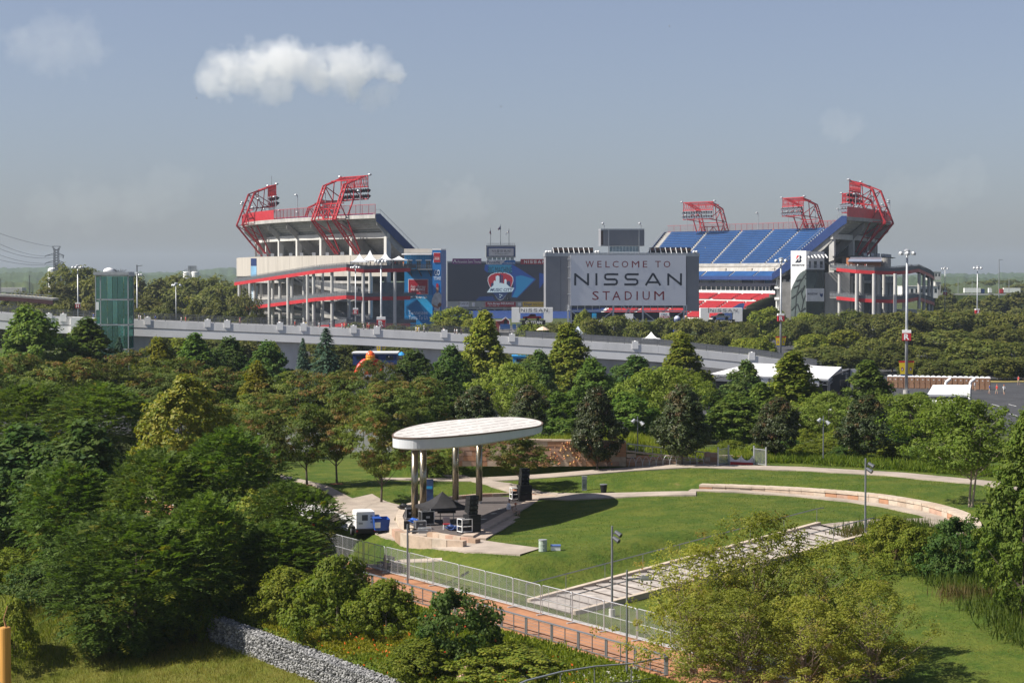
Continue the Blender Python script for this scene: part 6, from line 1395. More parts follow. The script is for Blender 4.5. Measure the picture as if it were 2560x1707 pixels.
# ------------------------------------------------------------------ inflatable players
def inflatable(label, u, vt, Y, hgt, jersey, helmet, mask, skinm, up):
    q = gy(u, Y); q.z = P(u, vt, Y).z - hgt; k = hgt / 1.85
    arm = [(-.26, 0, 1.38), (-.52, -.05, 1.62), (-.60, -.1, 1.86), (.26, 0, 1.38), (.52, -.05, 1.62), (.62, -.1, 1.86)] if up else [(-.28, 0, 1.38), (-.52, -.08, 1.12), (-.62, -.2, .84), (.28, 0, 1.38), (.50, -.06, 1.12), (.42, -.25, .9)]
    V_ = [(0, 0, .85), (0, 0, 1.1), (0, 0, 1.36), (0, 0, 1.5), (-.16, 0, .8), (-.2, -.03, .42), (-.2, 0, .05), (.16, 0, .8), (.2, -.03, .42), (.2, 0, .05)] + arm
    E_ = [(0, 1), (1, 2), (2, 3), (0, 4), (4, 5), (5, 6), (0, 7), (7, 8), (8, 9), (2, 10), (10, 11), (11, 12), (2, 13), (13, 14), (14, 15)]
    me = skin_mesh('player_body', [tuple(c * k for c in p) for p in V_], E_, [r_ * k for r_ in (.22, .22, .26, .12, .16, .13, .12, .16, .13, .12, .17, .13, .11, .17, .13, .11)], 0, 2)
    r = thing('inflatable_player', label, 'inflatable', q); me.materials.append(jersey); me.materials.append(white_paint); me.materials.append(skinm)
    for p in me.polygons: p.material_index = 1 if p.center.z < .82 * k else (2 if abs(p.center.x) > .48 * k else 0)
    o = bpy.data.objects.new('body', me); COL.objects.link(o); o.parent = r
    m = MB(); c = q + Vector((0, -.03 * k, 1.62 * k)); m.ball(c, .21 * k, 16, 1.1); hl = m.build('helmet', helmet, r, smooth=True)
    for z in (-.13, -.06, .01): m = MB(); pts = [c + Vector((.2 * k * math.sin(a), -.24 * k * math.cos(a) - .02 * k, z * k)) for a in np.linspace(-1.2, 1.2, 7)]; [m.tube(a, b, .022 * k, n=6) for a, b in zip(pts[:-1], pts[1:])]; m.build('face_bar', mask, hl)
    m = MB(); m.bar(c + Vector((0, -.02 * k, .225 * k)), c + Vector((0, .15 * k, .17 * k)), .05 * k, .02 * k); m.build('helmet_stripe', mask, hl)
red_v = M('vinyl_red', (.72, .03, .015), .35, var=.08); yel_v = M('vinyl_yellow', (.85, .45, .02), .35, var=.05); or_v = M('vinyl_orange', (.75, .10, .02), .35, var=.08)
inflatable('giant red inflatable football player with yellow face mask before the ramp', 926, 877, 341, 7.2, red_v, or_v, yel_v, red_v, False)
inflatable('giant blue inflatable football player with raised arms behind the tree row', 1693, 789, 610, 8.6, M('vinyl_blue', (.03, .06, .22), .4, var=.08), M('vinyl_white', (.5, .52, .6), .4), navy, M('vinyl_skin', (.55, .30, .22), .5), True)
# ------------------------------------------------------------------ stadium frame
SO = Vector((38, 694, 0)); SA = Vector((-.15, .98868, 0)); SR = Vector((.98868, .15, 0)); UPZ = Vector((0, 0, 1))
def S(x, y, z=0): return SO + SR * x + SA * y + UPZ * z
AMP = {-1: 46, 1: 57}
def xo(y, sg=-1): return 82 + AMP[sg] * (1 - ((y - 150) / 142) ** 2)
def dxo(y, sg=-1): return -AMP[sg] * 2 * (y - 150) / 142 ** 2
def SP(sg, y, d, z):
    k = dxo(y, sg); n = math.hypot(1, k); return S(sg * (xo(y, sg) - d / n), y + d * k / n, z)
YS_ = list(np.linspace(12, 290, 29))
NR, DR, RZ = 20, 1.065, .84
def rowz(k): return 41.6 - k * RZ
def stand(sg, label):
    r = thing('grandstand', label, 'grandstand', SP(sg, 150, 0, 0), 'the two stadium stands')
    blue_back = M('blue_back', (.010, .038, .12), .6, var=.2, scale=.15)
    m = MB()                                            # stepped slab, top and underside
    prof = []
    for k in range(NR): prof += [(1.2 + k * DR, rowz(k)), (1.2 + (k + 1) * DR, rowz(k))]
    top = [(0, 42.0), (1.2, 42.0)] + prof + [(1.2 + NR * DR, 22.9), (24.2, 22.9)]
    for k in range(6): top += [(24.2 + k * .72, 22.3 - k * .45), (24.9 + k * .72, 22.3 - k * .45)]
    bot = [(28.8, 19.0), (24, 21.0)] + [(b, c - 1.0) for b, c in reversed(prof[::1])] + [(0, 40.7)]
    loop = top + [(28.8, 20.1)] + bot; loop = loop + [loop[0]]
    m.grid([[SP(sg, y, d, z) for d, z in loop] for y in YS_]); e0_ = [SP(sg, YS_[0], d, z) for d, z in loop[:-1]]; m.face(e0_); m.face([SP(sg, YS_[-1], d, z) for d, z in loop[:-1]]); m.build('deck', concrete, r)
    # raker beams, columns and ring beam
    for i, y in enumerate(YS_[::2]):
        yy = min(max(y, 13), 289); w = 1.5
        a = [(1.0, 40.4), (22, 23.9), (22, 21.6), (9, 30.4), (6.5, 32.8), (4, 35.6), (1.0, 38.4)]; m = MB(); m.prism([SP(sg, yy - w / 2, d, z) for d, z in a], SA * w); m.build('raker_beam', concrete, r)
        m = MB(); c0 = SP(sg, yy, 6.2, 0); t_ = (SP(sg, yy + 1, 6.2, 0) - c0).normalized(); n_ = Vector((t_.y, -t_.x, 0)); m.obox(c0 - t_ * .75 - n_ * .95, t_ * 1.5, n_ * 1.9, UPZ * 35.6); m.build('column', concrete_pale, r)
        m = MB(); c0 = SP(sg, yy, 15, 0); m.obox(c0 - t_ * .8 - n_ * .8, t_ * 1.6, n_ * 1.6, UPZ * 28.0); m.build('inner_column', concrete, r)
    for y0, y1 in zip(YS_[::2][:-1], YS_[::2][1:]):
        m = MB(); a, b = SP(sg, y0, 5.9, 34.9), SP(sg, y1, 5.9, 34.9); m.bar(a, b, 1.0, 1.9); m.build('ring_beam', concrete_pale, r)
    # seat blocks between the aisles
    aisles = np.linspace(14, 288, 15)
    for i in range(14):
        ya, yb = aisles[i] + .65, aisles[i + 1] - .65; m = MB(); ny = 5
        for k in range(NR - 1):
            for j in range(ny):
                y0, y1 = ya + (yb - ya) * j / ny, ya + (yb - ya) * (j + 1) / ny; d0 = 1.2 + k * DR + .22; z0 = rowz(k) + .08
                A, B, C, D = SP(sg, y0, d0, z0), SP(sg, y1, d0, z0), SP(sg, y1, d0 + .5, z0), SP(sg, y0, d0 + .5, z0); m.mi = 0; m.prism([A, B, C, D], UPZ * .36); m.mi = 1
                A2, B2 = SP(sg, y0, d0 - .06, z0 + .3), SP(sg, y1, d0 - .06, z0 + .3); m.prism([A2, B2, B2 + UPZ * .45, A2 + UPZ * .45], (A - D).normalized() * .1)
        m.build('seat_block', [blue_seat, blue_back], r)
        m = MB()
        for k in range(5):
            for j in range(3):
                y0, y1 = ya + (yb - ya) * j / 3, ya + (yb - ya) * (j + 1) / 3; d0 = 24.3 + k * .72; z0 = 22.35 - k * .45; m.prism([SP(sg, y0, d0, z0), SP(sg, y1, d0, z0), SP(sg, y1, d0 + .45, z0), SP(sg, y0, d0 + .45, z0)], UPZ * .5)
        m.build('front_seat_block', blue_seat, r)
        m = MB(); ym = (aisles[i] + aisles[i + 1]) / 2; a, b = SP(sg, ym - 2.2, 21.8, 22.9), SP(sg, ym + 2.2, 21.8, 22.9); nn = (SP(sg, ym, 25, 22.9) - SP(sg, ym, 21.8, 22.9)); m.obox(a, b - a, nn * .55, UPZ * 1.3); m.build('vomitory', concrete_beige, r)
    m = MB(); m.grid([[SP(sg, y, d, z) for d, z in ((22.55, 22.95), (22.6, 24.9), (22.75, 24.9))] for y in YS_]); m.build('concourse_wall', concrete_beige, r)
    m = MB(); m.grid([[SP(sg, y, d, z) for d, z in ((28.82, 20.7), (28.9, 20.7), (28.9, 18.9), (28.6, 18.8))] for y in YS_]); m.build('front_fascia', navy, r)
    # end panel with rail
    for ye in (YS_[0], YS_[-1]):
        o = -.3 if ye < 100 else .3; m = MB(); pr = [(0.2, 42.3), (2.0, 42.3), (22.4, 26.3), (28.8, 21.6), (28.8, 19.2), (22.4, 22.8), (2.0, 38.6), (.2, 39.6)]
        m.prism([SP(sg, ye + o, d, z) for d, z in pr], SA * (.28 if ye < 100 else -.28)); m.build('end_panel', navy, r)
        m = MB(); tp = [(0.2, 42.3), (2.0, 42.3), (22.4, 26.3), (28.8, 21.6)]
        for (d0, z0), (d1, z1) in zip(tp[:-1], tp[1:]):
            m.bar(SP(sg, ye + o, d0, z0 + 1.4), SP(sg, ye + o, d1, z1 + 1.4), .1); n_ = max(1, int((d1 - d0) / 1.6))
            for k in range(n_): f = k / n_; q = SP(sg, ye + o, d0 + (d1 - d0) * f, z0 + (z1 - z0) * f); m.bar(q, q + UPZ * 1.4, .07)
        m.build('end_rail', steel, r)
    # red fence along the top
    for i, (y0, y1) in enumerate(zip(YS_[:-1], YS_[1:])):
        a, b = SP(sg, y0, .1, 41.9), SP(sg, y1, .1, 41.9); solid = (80 < y0 < 150 and sg < 0) or (sg > 0 and (y0 < 120)); m = MB(); nn = (SP(sg, y0, 1, 0) - SP(sg, y0, 0, 0)).normalized()
        if solid:
            for k in range(8): p0, p1 = a.lerp(b, k / 8), a.lerp(b, (k + .93) / 8); m.obox(p0, p1 - p0, nn * .08, UPZ * 3.7)
        else:
            for k in range(24): p0 = a.lerp(b, k / 24); m.bar(p0, p0 + UPZ * 3.6, .16 if k % 8 == 0 else .05)
            m.bar(a + UPZ * 3.6, b + UPZ * 3.6, .12); m.bar(a + UPZ * .5, b + UPZ * .5, .12)
        m.build('top_fence', red_paint, r)
        m = MB(); m.obox(a - UPZ * .9, b - a, nn * .15, UPZ * .5); m.build('kerb_beam', concrete_pale, r)
        if not solid and i % 2 == 0: pass
    # rim lamps
    for y in np.linspace(20, 280, 14):
        q = SP(sg, y, .4, 41.9); m = MB(); m.tube(q - UPZ * 1.5, q + UPZ * 8.5, .14, n=6); m.ball(q + UPZ * 8.6 + SR * -.6, .6, 8, .6); m.build('rim_lamp', galv, r)
    return r
ls = stand(-1, 'left stadium stand seen from outside, concrete underside with red top fence')
rs_ = stand(1, 'right stadium stand with rows of blue seats and navy end panel')

# lower tiers of the right stand: suites, white wall, red seats
sg = 1; m = MB(); m.grid([[SP(1, y, 27, 20.0), SP(1, y, 27, 17.4)] for y in YS_]); m.build('club_glass', dark_glass, rs_)
for i in range(len(YS_) - 1):
    a, b = SP(1, YS_[i], 26.9, 17.2), SP(1, YS_[i], 26.9, 20); m = MB(); m.bar(a, b, .3); m.build('mullion', steel, rs_)
m = MB(); m.grid([[SP(1, y, d, z) for d, z in ((27.4, 17.4), (29.4, 17.4), (29.4, 15.8), (27.7, 15.8))] for y in YS_]); m.build('ribbon_board', M('ribbon_dark', (.018, .02, .03), .4), rs_)
m = MB(); m.grid([[SP(1, y, d, z) for d, z in ((27.7, 15.8), (27.7, 14.0))] for y in YS_]); m.build('suite_glass', dark_glass, rs_)
for y in np.arange(14, 289, 3.4): m = MB(); m.bar(SP(1, y, 27.9, 13.9), SP(1, y, 27.9, 15.9), .28); m.build('suite_mullion', white_paint, rs_)
m = MB(); m.grid([[SP(1, y, d, z) for d, z in ((27.7, 14.0), (30, 14.0), (30, 12.9))] for y in YS_]); m.build('suite_parapet', white_paint, rs_)
m = MB(); m.grid([[SP(1, y, d, z) for d, z in ((30, 12.9), (33, 12.2), (39, 9.6), (39, 8.6), (41, 8.6), (55, 1.2), (55, .3))] for y in YS_]); m.build('lower_tier', concrete_pale, rs_)
for i in range(14):
    ya, yb = np.linspace(14, 288, 15)[i] + 1.2, np.linspace(14, 288, 15)[i + 1] - 1.2
    for nm, d0, z0, d1, z1, nr in (('red_seat_block', 33.2, 12.25, 39, 9.8, 6), ('lower_seat_block', 41.2, 8.7, 54.5, 1.6, 11)):
        m = MB()
        for k in range(nr):
            f, g_ = k / nr, (k + .62) / nr; dd0, dd1 = d0 + (d1 - d0) * f, d0 + (d1 - d0) * g_; z = z0 + (z1 - z0) * f
            for j in range(3): y0, y1 = ya + (yb - ya) * j / 3, ya + (yb - ya) * (j + 1) / 3; m.prism([SP(1, y0, dd0, z), SP(1, y1, dd0, z), SP(1, y1, dd1, z), SP(1, y0, dd1, z)], UPZ * .75)
        m.build(nm, red_seat, rs_)
m = MB(); m.prism([SP(1, 12, d, z) for d, z in ((39.5, 10.6), (41.5, 10.6), (55.5, 3.2), (55.5, .0), (53, .0), (41, 6.2))], SA * .3); m.build('lower_end_panel', navy, rs_)
for dk in (21.8, 24.4, 27.0):
    for zz in (0,): m = MB(); q = SP(1, 13, dk, 0); m.obox(q - SR * .5, SR * 1.0, SA * 1.0, UPZ * 19.5); m.build('end_column', white_paint, rs_)
for z in (4.5, 8.5, 12.5, 16.5): m = MB(); m.bar(SP(1, 12.6, 21.5, z), SP(1, 12.6, 28, z), .8, .9); m.build('end_floor', white_paint, rs_)
m = MB(); m.prism([SP(1, 13.6, d, z) for d, z in ((21.5, 0), (27.5, 0), (27.5, 19), (21.5, 19))], SA * .2); m.build('end_wall', M('end_wall_grey', (.30, .30, .29), .8, var=.3, scale=.3), rs_)

# podium wall and building mass under both stands
for sg, rr_ in ((-1, ls), (1, rs_)):
    ysb = [4] + YS_[1:]
    for y0, y1 in zip(ysb[:-1], ysb[1:]):
        if sg < 0:
            m = MB(); a, b = SP(sg, y0, -2.2, 20.6), SP(sg, y1 - .12, -2.2, 20.6); n_ = (SP(sg, y0, -1.2, 0) - SP(sg, y0, -2.2, 0)); m.obox(a, b - a, n_ * .8, UPZ * 7.4); m.build('podium_wall', concrete_beige, rr_)
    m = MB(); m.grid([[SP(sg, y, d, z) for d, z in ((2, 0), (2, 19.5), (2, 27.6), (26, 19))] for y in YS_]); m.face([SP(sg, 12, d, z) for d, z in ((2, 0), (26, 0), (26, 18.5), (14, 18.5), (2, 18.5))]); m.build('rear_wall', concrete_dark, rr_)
    for z in (6.2, 12.6, 19.0):
        m = MB(); m.grid([[SP(sg, y, d, z_) for d, z_ in ((2, z - .9), (-2.4, z - .9), (-2.4, z), (2, z))] for y in YS_]); m.build('floor_slab', concrete, rr_)
    for y in YS_: m = MB(); q = SP(sg, y, -1.6, 0); m.obox(q - SR * .45 - SA * .45, SR * .9, SA * .9, UPZ * 20.6); m.build('podium_column', concrete_pale, rr_)
    m = MB(); m.grid([[SP(sg, y, d, 27.9) for d in (-2, 6)] for y in YS_]); m.build('podium_roof', concrete, rr_)
    for i in range(9): q = SP(sg, 30 + 9 * i, .5, 28.0); m = MB(); m.box(q + UPZ * .6, (1.2, 1.2, 1.2)); m.build('roof_unit', galv, rr_)

# outside ramps with red edges on tall columns
gry_rail = M('ramp_rail', (.12, .125, .135), .6, var=.15)
def ramp_line(rt, pts, red=True, w=4.0, inw=(0, 1), name='ramp_deck'):
    for a, b in zip(pts[:-1], pts[1:]):
        n_ = Vector((inw[0], inw[1], 0)).normalized() * w; m = MB(); m.prism([a, b, b + n_, a + n_], UPZ * .5); m.build(name, concrete_dark, rt)
        m = MB(); m.prism([a - UPZ * .45, b - UPZ * .45, b + UPZ * .75, a + UPZ * .75], -n_.normalized() * .12); m.build('edge_beam', red_paint if red else concrete, rt)
        for o in (0, 1):
            m = MB(); q0, q1 = a + n_ * o + UPZ * .75, b + n_ * o + UPZ * .75; k_ = int((q1 - q0).length / 1.2)
            for z in (.3, .75, 1.2, 1.6): m.bar(q0 + UPZ * z, q1 + UPZ * z, .1)
            for k in range(k_): p0 = q0.lerp(q1, k / k_); m.bar(p0, p0 + UPZ * 1.65, .08)
            m.prism([q0, q1, q1 + UPZ * 1.1, q0 + UPZ * 1.1], n_.normalized() * .05); m.build('guard_rail', gry_rail, rt)
lr = thing('outer_ramp', 'zigzag exterior ramps with red edges on tall posts outside the left stand', 'ramp', P(800, 790, 690))
U1 = [(1026, 676, 668), (910, 679, 664), (866, 674, 664), (787, 681, 676), (700, 694, 708), (600, 709, 748), (586, 711, 754)]
U2 = [(1026, 746, 668), (910, 748, 664), (866, 744, 664), (787, 750, 676), (700, 761, 708), (605, 773, 746), (590, 775, 752)]
U3 = [(1026, 814, 668), (866, 812, 664), (700, 830, 708)]
for U in (U1, U2, U3): ramp_line(lr, [P(*q) for q in U], inw=(.35, 1), w=5)
for U in ([(690, 700, 712), (760, 713, 705), (915, 738, 686)], [(690, 770, 712), (760, 783, 705), (915, 806, 686)]): ramp_line(lr, [P(*q) for q in U], False, inw=(.35, 1), w=4)
for u, Y in ((598, 745), (625, 738), (637, 742), (673, 718), (682, 724), (720, 700), (730, 706), (769, 683), (784, 681), (830, 672), (908, 665), (987, 667), (700, 716), (760, 700), (806, 690), (872, 688), (925, 684)):
    vt = np.interp(u, [a for a, _, _ in reversed(U1)], [b for _, b, _ in reversed(U1)]) + 3; q = P(u, vt, Y - .6); m = MB(); m.tube((q.x, q.y, 0), q, .55, n=10); m.build('ramp_column', concrete_pale, lr)
rr2 = thing('outer_ramp', 'curving exterior ramps with red edges outside the right stand', 'ramp', P(2200, 790, 700))
for v0 in (0, 71, 142):
    U = [(2091, 675 + v0, 704), (2140, 680 + v0, 698), (2186, 682.5 + v0, 696), (2237, 684 + v0, 698), (2275, 681 + v0, 708), (2296, 677 + v0 - v0 * .01, 722), (2312, 684 + v0 - v0 * .03, 745), (2326, 690 + v0 - v0 * .06, 775), (2334, 696 + v0 - v0 * .1, 815), (2336, 700 + v0 - v0 * .12, 850)]
    ramp_line(rr2, [P(*q) for q in U], inw=(-.25, 1), w=6)
for u, Y in ((2099, 706), (2142, 697), (2185, 695), (2238, 697), (2298, 722), (2310, 745), (2322, 775), (2330, 815), (2152, 712), (2195, 715), (2210, 720), (2260, 716)):
    q = P(u, 690, Y); q.z = P(u, 684, Y).z; m = MB(); m.tube((q.x, q.y, 0), q, .6, n=10); m.build('ramp_column', concrete_pale, rr2)
m = MB(); a, b = P(2062, 680, 712), P(2125, 680, 712); m.obox((a.x, a.y, 0), b - a, Vector((0, 8, 0)), UPZ * 22); m.build('stair_core', concrete, rr2)
# kiosk with curved wall on the right platform
ko = thing('terrace_kiosk', 'grey curved concession kiosk with orange front on the right stand terrace', 'kiosk', P(2180, 672, 712)); z0 = P(2180, 673, 712).z
m = MB(); a, b = P(2124, 658, 710), P(2205, 658, 710); m.obox((a.x, 712, z0), (b.x - a.x, 0, 0), (0, 5, 0), UPZ * 4); m.build('front', M('kiosk_orange', (.32, .12, .05), .6, var=.2), ko)
m = MB(); pts = [P(2119, 655, 708.5), P(2204, 655, 708.5), P(2204, 645, 714), P(2126, 645, 714)]; m.prism(pts, UPZ * .25); m.build('roof', M('kiosk_roof', (.22, .25, .32), .4, var=.1), ko)
m = MB(); c = P(2214, 660, 716); m.lathe((c.x, c.y, z0), [(1.9, 0), (1.9, P(2214, 645, 716).z - z0)], 18); m.build('round_wall', concrete, ko)
for i, du in enumerate((2116, 2122, 2128, 2136, 2144, 2163, 2166)):
    q = P(du, 673, 704); q.z = P(2180, 678, 700).z + .9; person('stand', q, i * 1.3, cols['red'] if i % 2 else cols['white'], 'spectator on the right stand terrace in %s, %s from the left' % ('red' if i % 2 else 'white', ORDN[i]), 'spectators on the right terrace', None, True)

es = thing('end_stand', 'low dark concrete end stand under the far scoreboard', 'grandstand', S(0, 292)); m = MB(); m.prism([S(-85, 292), S(85, 292), S(85, 292, 9), S(-85, 292, 9)], SA * 12); m.build('wall', concrete_dark, es)
m = MB(); m.prism([S(-70, 280), S(70, 280), S(70, 292, 6), S(-70, 292, 6)], SA * .4); m.build('seat_slope', navy, es)
# ------------------------------------------------------------------ light trusses
lampm = M('lamp_glass', (.62, .64, .68), .15, var=.1); lampb = M('lamp_black', (.02, .02, .022), .5)
def light_truss(sg, yc, label, half=6.2, sc=1.0):
    r = thing('light_truss', label, 'light truss', SP(sg, yc, 5, 28), 'red stadium light trusses')
    pr = [(5.2, 28.6), (-4.6, 40.6), (.2, 53.0), (8.2, 56.2)]
    for s_ in (-1, 1):
        m = MB(); yy = yc + s_ * half
        for w in (-.9, .9):
            for (d0, z0), (d1, z1) in zip(pr[:-1], pr[1:]): m.bar(SP(sg, yy + w, d0, z0), SP(sg, yy + w, d1, z1), .42)
        for (d0, z0), (d1, z1) in zip(pr[:-1], pr[1:]):
            n_ = int(math.hypot(d1 - d0, z1 - z0) / 1.9)
            for k in range(n_ + 1): f = k / n_; q0, q1 = SP(sg, yy - .9, d0 + (d1 - d0) * f, z0 + (z1 - z0) * f), SP(sg, yy + .9, d0 + (d1 - d0) * f, z0 + (z1 - z0) * f); m.bar(q0, q1, .2)
            for k in range(n_): g0, g1 = k / n_, (k + 1) / n_; sd_ = .9 if k % 2 else -.9; m.bar(SP(sg, yy + sd_, d0 + (d1 - d0) * g0, z0 + (z1 - z0) * g0), SP(sg, yy - sd_, d0 + (d1 - d0) * g1, z0 + (z1 - z0) * g1), .2)
        m.build('leg', red_paint, r)
        m = MB(); ins = [(6.4, 29.5), (.8, 41.0), (3.6, 47.6), (8.4, 48.0)]
        for (d0, z0), (d1, z1) in zip(ins[:-1], ins[1:]): m.bar(SP(sg, yy, d0, z0), SP(sg, yy, d1, z1), .4)
        for (a, b) in (((-4.6, 40.6), (.8, 41.0)), ((-2.2, 46.8), (.8, 41.0)), ((-2.2, 46.8), (3.6, 47.6)), ((.2, 53), (3.6, 47.6)), ((4.2, 54.6), (3.6, 47.6)), ((.3, 34.6), (3.6, 35.2)), ((-4.6, 40.6), (3.2, 36)), ((.2, 53), (8.4, 48))): m.bar(SP(sg, yy, *a), SP(sg, yy, *b), .28)
        m.build('inner_frame', red_paint, r)
    m = MB()
    for z, d in ((44.6, -1.2), (40.9, -2.6), (46.4, -.4)): m.bar(SP(sg, yc - half, d, z), SP(sg, yc + half, d, z), .35)
    for k in range(4): y0, y1 = yc - half + half * 2 * k / 4, yc - half + half * 2 * (k + 1) / 4; m.bar(SP(sg, y0, -2.4, 41 if k % 2 else 44.6), SP(sg, y1, -2.4, 44.6 if k % 2 else 41), .25); m.bar(SP(sg, y1, -2.4, 41), SP(sg, y1, -2.0, 44.6), .25)
    m.build('cross_brace', red_paint, r)
    hb = half + 2.1; m = MB()
    for d, z in ((8.2, 56.2), (8.4, 52.4), (8.4, 48.0), (4.4, 54.8)): m.bar(SP(sg, yc - hb, d, z), SP(sg, yc + hb, d, z), .38)
    for k in range(16):
        y0, y1 = yc - hb + 2 * hb * k / 16, yc - hb + 2 * hb * (k + 1) / 16; m.bar(SP(sg, y0, 8.2, 56.2 if k % 2 else 52.4), SP(sg, y1, 8.2, 52.4 if k % 2 else 56.2), .15); m.bar(SP(sg, y0, 4.4, 54.8), SP(sg, y1, 8.2, 56.2), .13); m.bar(SP(sg, y0, 8.2, 52.4 if k % 2 else 56.2), SP(sg, y1, 8.2, 56.2 if k % 2 else 52.4), .15)
        if k % 4 == 0: m.bar(SP(sg, y0, 8.3, 48), SP(sg, y0, 8.3, 56.2), .22)
    m.bar(SP(sg, yc + hb, 8.3, 48), SP(sg, yc + hb, 8.3, 56.2), .25); m.build('lamp_frame', red_paint, r)
    for z in (51.2, 49.2):
        for k in range(12):
            y = yc - hb + 2 * hb * (k + .5) / 12; c = SP(sg, y, 9.0, z); n_ = (SP(sg, y, 10, z - .8) - c).normalized(); m = MB(); m.tube(c - n_ * .6, c + n_ * .55, .35, .68, n=8); lp_ = m.build('flood_lamp', lampb, r)
            m = MB(); m.tube(c + n_ * .56, c + n_ * .6, .6, n=8); m.build('lens', lampm, lp_)
    for e in (-1, 1): c = SP(sg, yc + e * (hb + .8), 8.4, 56.6); m = MB(); m.ball(c, .75, 8, .6); m.build('end_lamp', galv, r)
light_truss(-1, 34, 'red light truss standing over the middle of the left stand, largest')
light_truss(-1, 114, 'red light truss on the outer left edge of the left stand')
light_truss(-1, 276, 'far red light truss half hidden behind the left stand fence', 5)
light_truss(1, 44, 'nearest red light truss on the right end of the right stand')
light_truss(1, 150, 'red light truss just behind the nearest one on the right stand')
light_truss(1, 206, 'red light truss in the middle of the right stand rim')
light_truss(1, 268, 'red light truss at the far left end of the right stand')
mst = thing('antenna_mast', 'thin lattice antenna mast behind the left stand', 'mast', S(-112, 120, 41.9)); q = P(679, 440, 806); m = MB(); m.bar((q.x, q.y, 41.9), (q.x, q.y, q.z - 4), .5); m.bar((q.x, q.y, q.z - 4), q, .16); m.build('mast', steel, mst); m = MB(); m.box((q.x, q.y, 48), (2.4, 1.2, 4)); m.build('antenna_panels', M('antenna_grey', (.4, .4, .42), .5, var=.5, scale=.5), mst)

# ------------------------------------------------------------------ near scoreboard, seen from behind
louv = M('louver_grey', (.27, .27, .285), .55, .2, var=.08, scale=.2)
nO, nN = S(0, -4), -SA
def NB(u, v, off=0.0): return PL(u, v, nO + nN * off, SA)
def panel(mb, u0, v0, u1, v1, off, th, F=NB):
    a, b, c, d = F(u0, v1, off), F(u1, v1, off), F(u1, v0, off), F(u0, v0, off); mb.prism([a, b, c, d], SA * th)
sb = thing('scoreboard', 'back of the near scoreboard with large white welcome sign', 'scoreboard', S(0, -2))
for u0, u1, nm in ((1364, 1402, 'louver_panel'), (1402, 1425, 'louver_panel'), (1716, 1748, 'louver_panel')):
    m = MB(); panel(m, u0 + .3, 640, u1 - .3, 778, 0, 4); m.build('cladding', louv, sb)
    for k in range(46):
        v0 = 640.5 + 3 * k; m = MB(); panel(m, u0 + .4, v0, u1 - .4, v0 + 2.0, .12, .12); m.build('louver', louv, sb)
m = MB(); panel(m, 1425, 640, 1716, 770, -.5, 3); m.build('back_frame', steel_dark, sb)
m = MB(); panel(m, 1363, 632, 1749, 641, .3, 4.5); m.build('top_beam', galv, sb)
sgn = M('sign_white', (.84, .83, .82), .55, var=.03, scale=.1)
m = MB(); panel(m, 1426, 638, 1715, 764, .9, .25); sw = m.build('welcome_sign', sgn, sb)
red_ink = M('red_ink', (.26, .012, .02), .6, var=0); ink = M('ink_navy', (.012, .016, .03), .6, var=0)
def TB(txt, mat, u0, v0, u1, v1, off, par, F=NB, wide=False, **k):
    a, b, c = F(u0, v1, off), F(u1, v1, off), F(u0, v0, off)
    return (wide_word if wide else lettering)(txt, mat, a, b, c, par, **k)
def spaced(txt, mat, spans, v0, v1, off, par, F=NB, **k):
    for ch, (u0, u1) in zip(txt, spans): TB(ch, mat, u0, v0, u1, v1, off, par, F, **k)
TB('NISSAN', ink, 1435.5, 683.2, 1704.8, 713.6, .92, sw, wide=True)
z5 = lambda x: 1340 + x / 5.345
spaced('WELCOMETO', red_ink, [(z5(a), z5(b)) for a, b in ((663, 772), (820, 876), (928, 986), (1024, 1102), (1145, 1232), (1280, 1380), (1428, 1486), (1592, 1668), (1706, 1795))], 652.6, 668.8, .92, sw)
spaced('STADIUM', red_ink, [(z5(a), z5(b)) for a, b in ((752, 840), (890, 986), (1020, 1130), (1186, 1282), (1343, 1360), (1424, 1520), (1580, 1712))], 728.2, 750, .92, sw)
m = MB(); panel(m, 1502, 573, 1611, 615, .4, 4); tb = m.build('top_box', louv, sb)
for k in range(13): m = MB(); panel(m, 1511, 578 + 2.8 * k, 1610, 579.9 + 2.8 * k, .5, .1); m.build('louver', louv, tb)
m = MB(); panel(m, 1502, 572, 1611, 575.5, .55, 4.3); m.build('cap', galv, tb); m = MB(); panel(m, 1502.5, 577, 1508, 612, .45, .1); m.build('side_grille', M('grille_brown', (.07, .045, .035), .7), tb)
for u in (1522, 1598): m = MB(); panel(m, u - 1, 572, u + 1, 634, .6, .3); m.build('mast', galv, sb)
for k in range(9): m = MB(); panel(m, 1524 + 8.2 * k, 616, 1531.6 + 8.2 * k, 630, .1, .1); m.build('window_pane', M('pane_pale', (.26, .34, .37), .15, var=.2), sb)
brn = M('baffle_brown', (.16, .085, .06), .7, var=.2)
for ua, ub, n_ in ((1381, 1483, 8), (1623, 1727, 8)):
    m = MB(); panel(m, ua, 619, ub, 633, -.6, .4); m.build('baffle_back', black, sb)
    for k in range(n_): u = ua + (ub - ua) * k / n_; m = MB(); a, b = NB(u + 1, 619, .0), NB(u + 4, 633, .3); m.bar(a, b, .25); m.build('baffle_rib', white_paint, sb); m = MB(); panel(m, u + 2.5, 621, u + (ub - ua) / n_ - .5, 626, -.3, .1); m.build('baffle_panel', brn, sb)
for u in (1366, 1372, 1376, 1490, 1496, 1735, 1741): c = NB(u, 630, .2); m = MB(); m.ball(c, .5, 8); m.build('flood_lamp', white_paint, sb)
for u in (1506, 1598): a, b = NB(u + 4, 572, 0), NB(u + 5, 563, 0); m = MB(); m.bar(a, b, .2); m.ball(NB(u + 1, 559, 0), .5, 8); m.build('hook_lamp', galv, sb)
m = MB()
for u in (1420, 1427, 1533, 1607, 1710, 1716): m.bar(NB(u, 762, .5), Vector((NB(u, 762, .5).x, NB(u, 762, .5).y, 0)), .55)
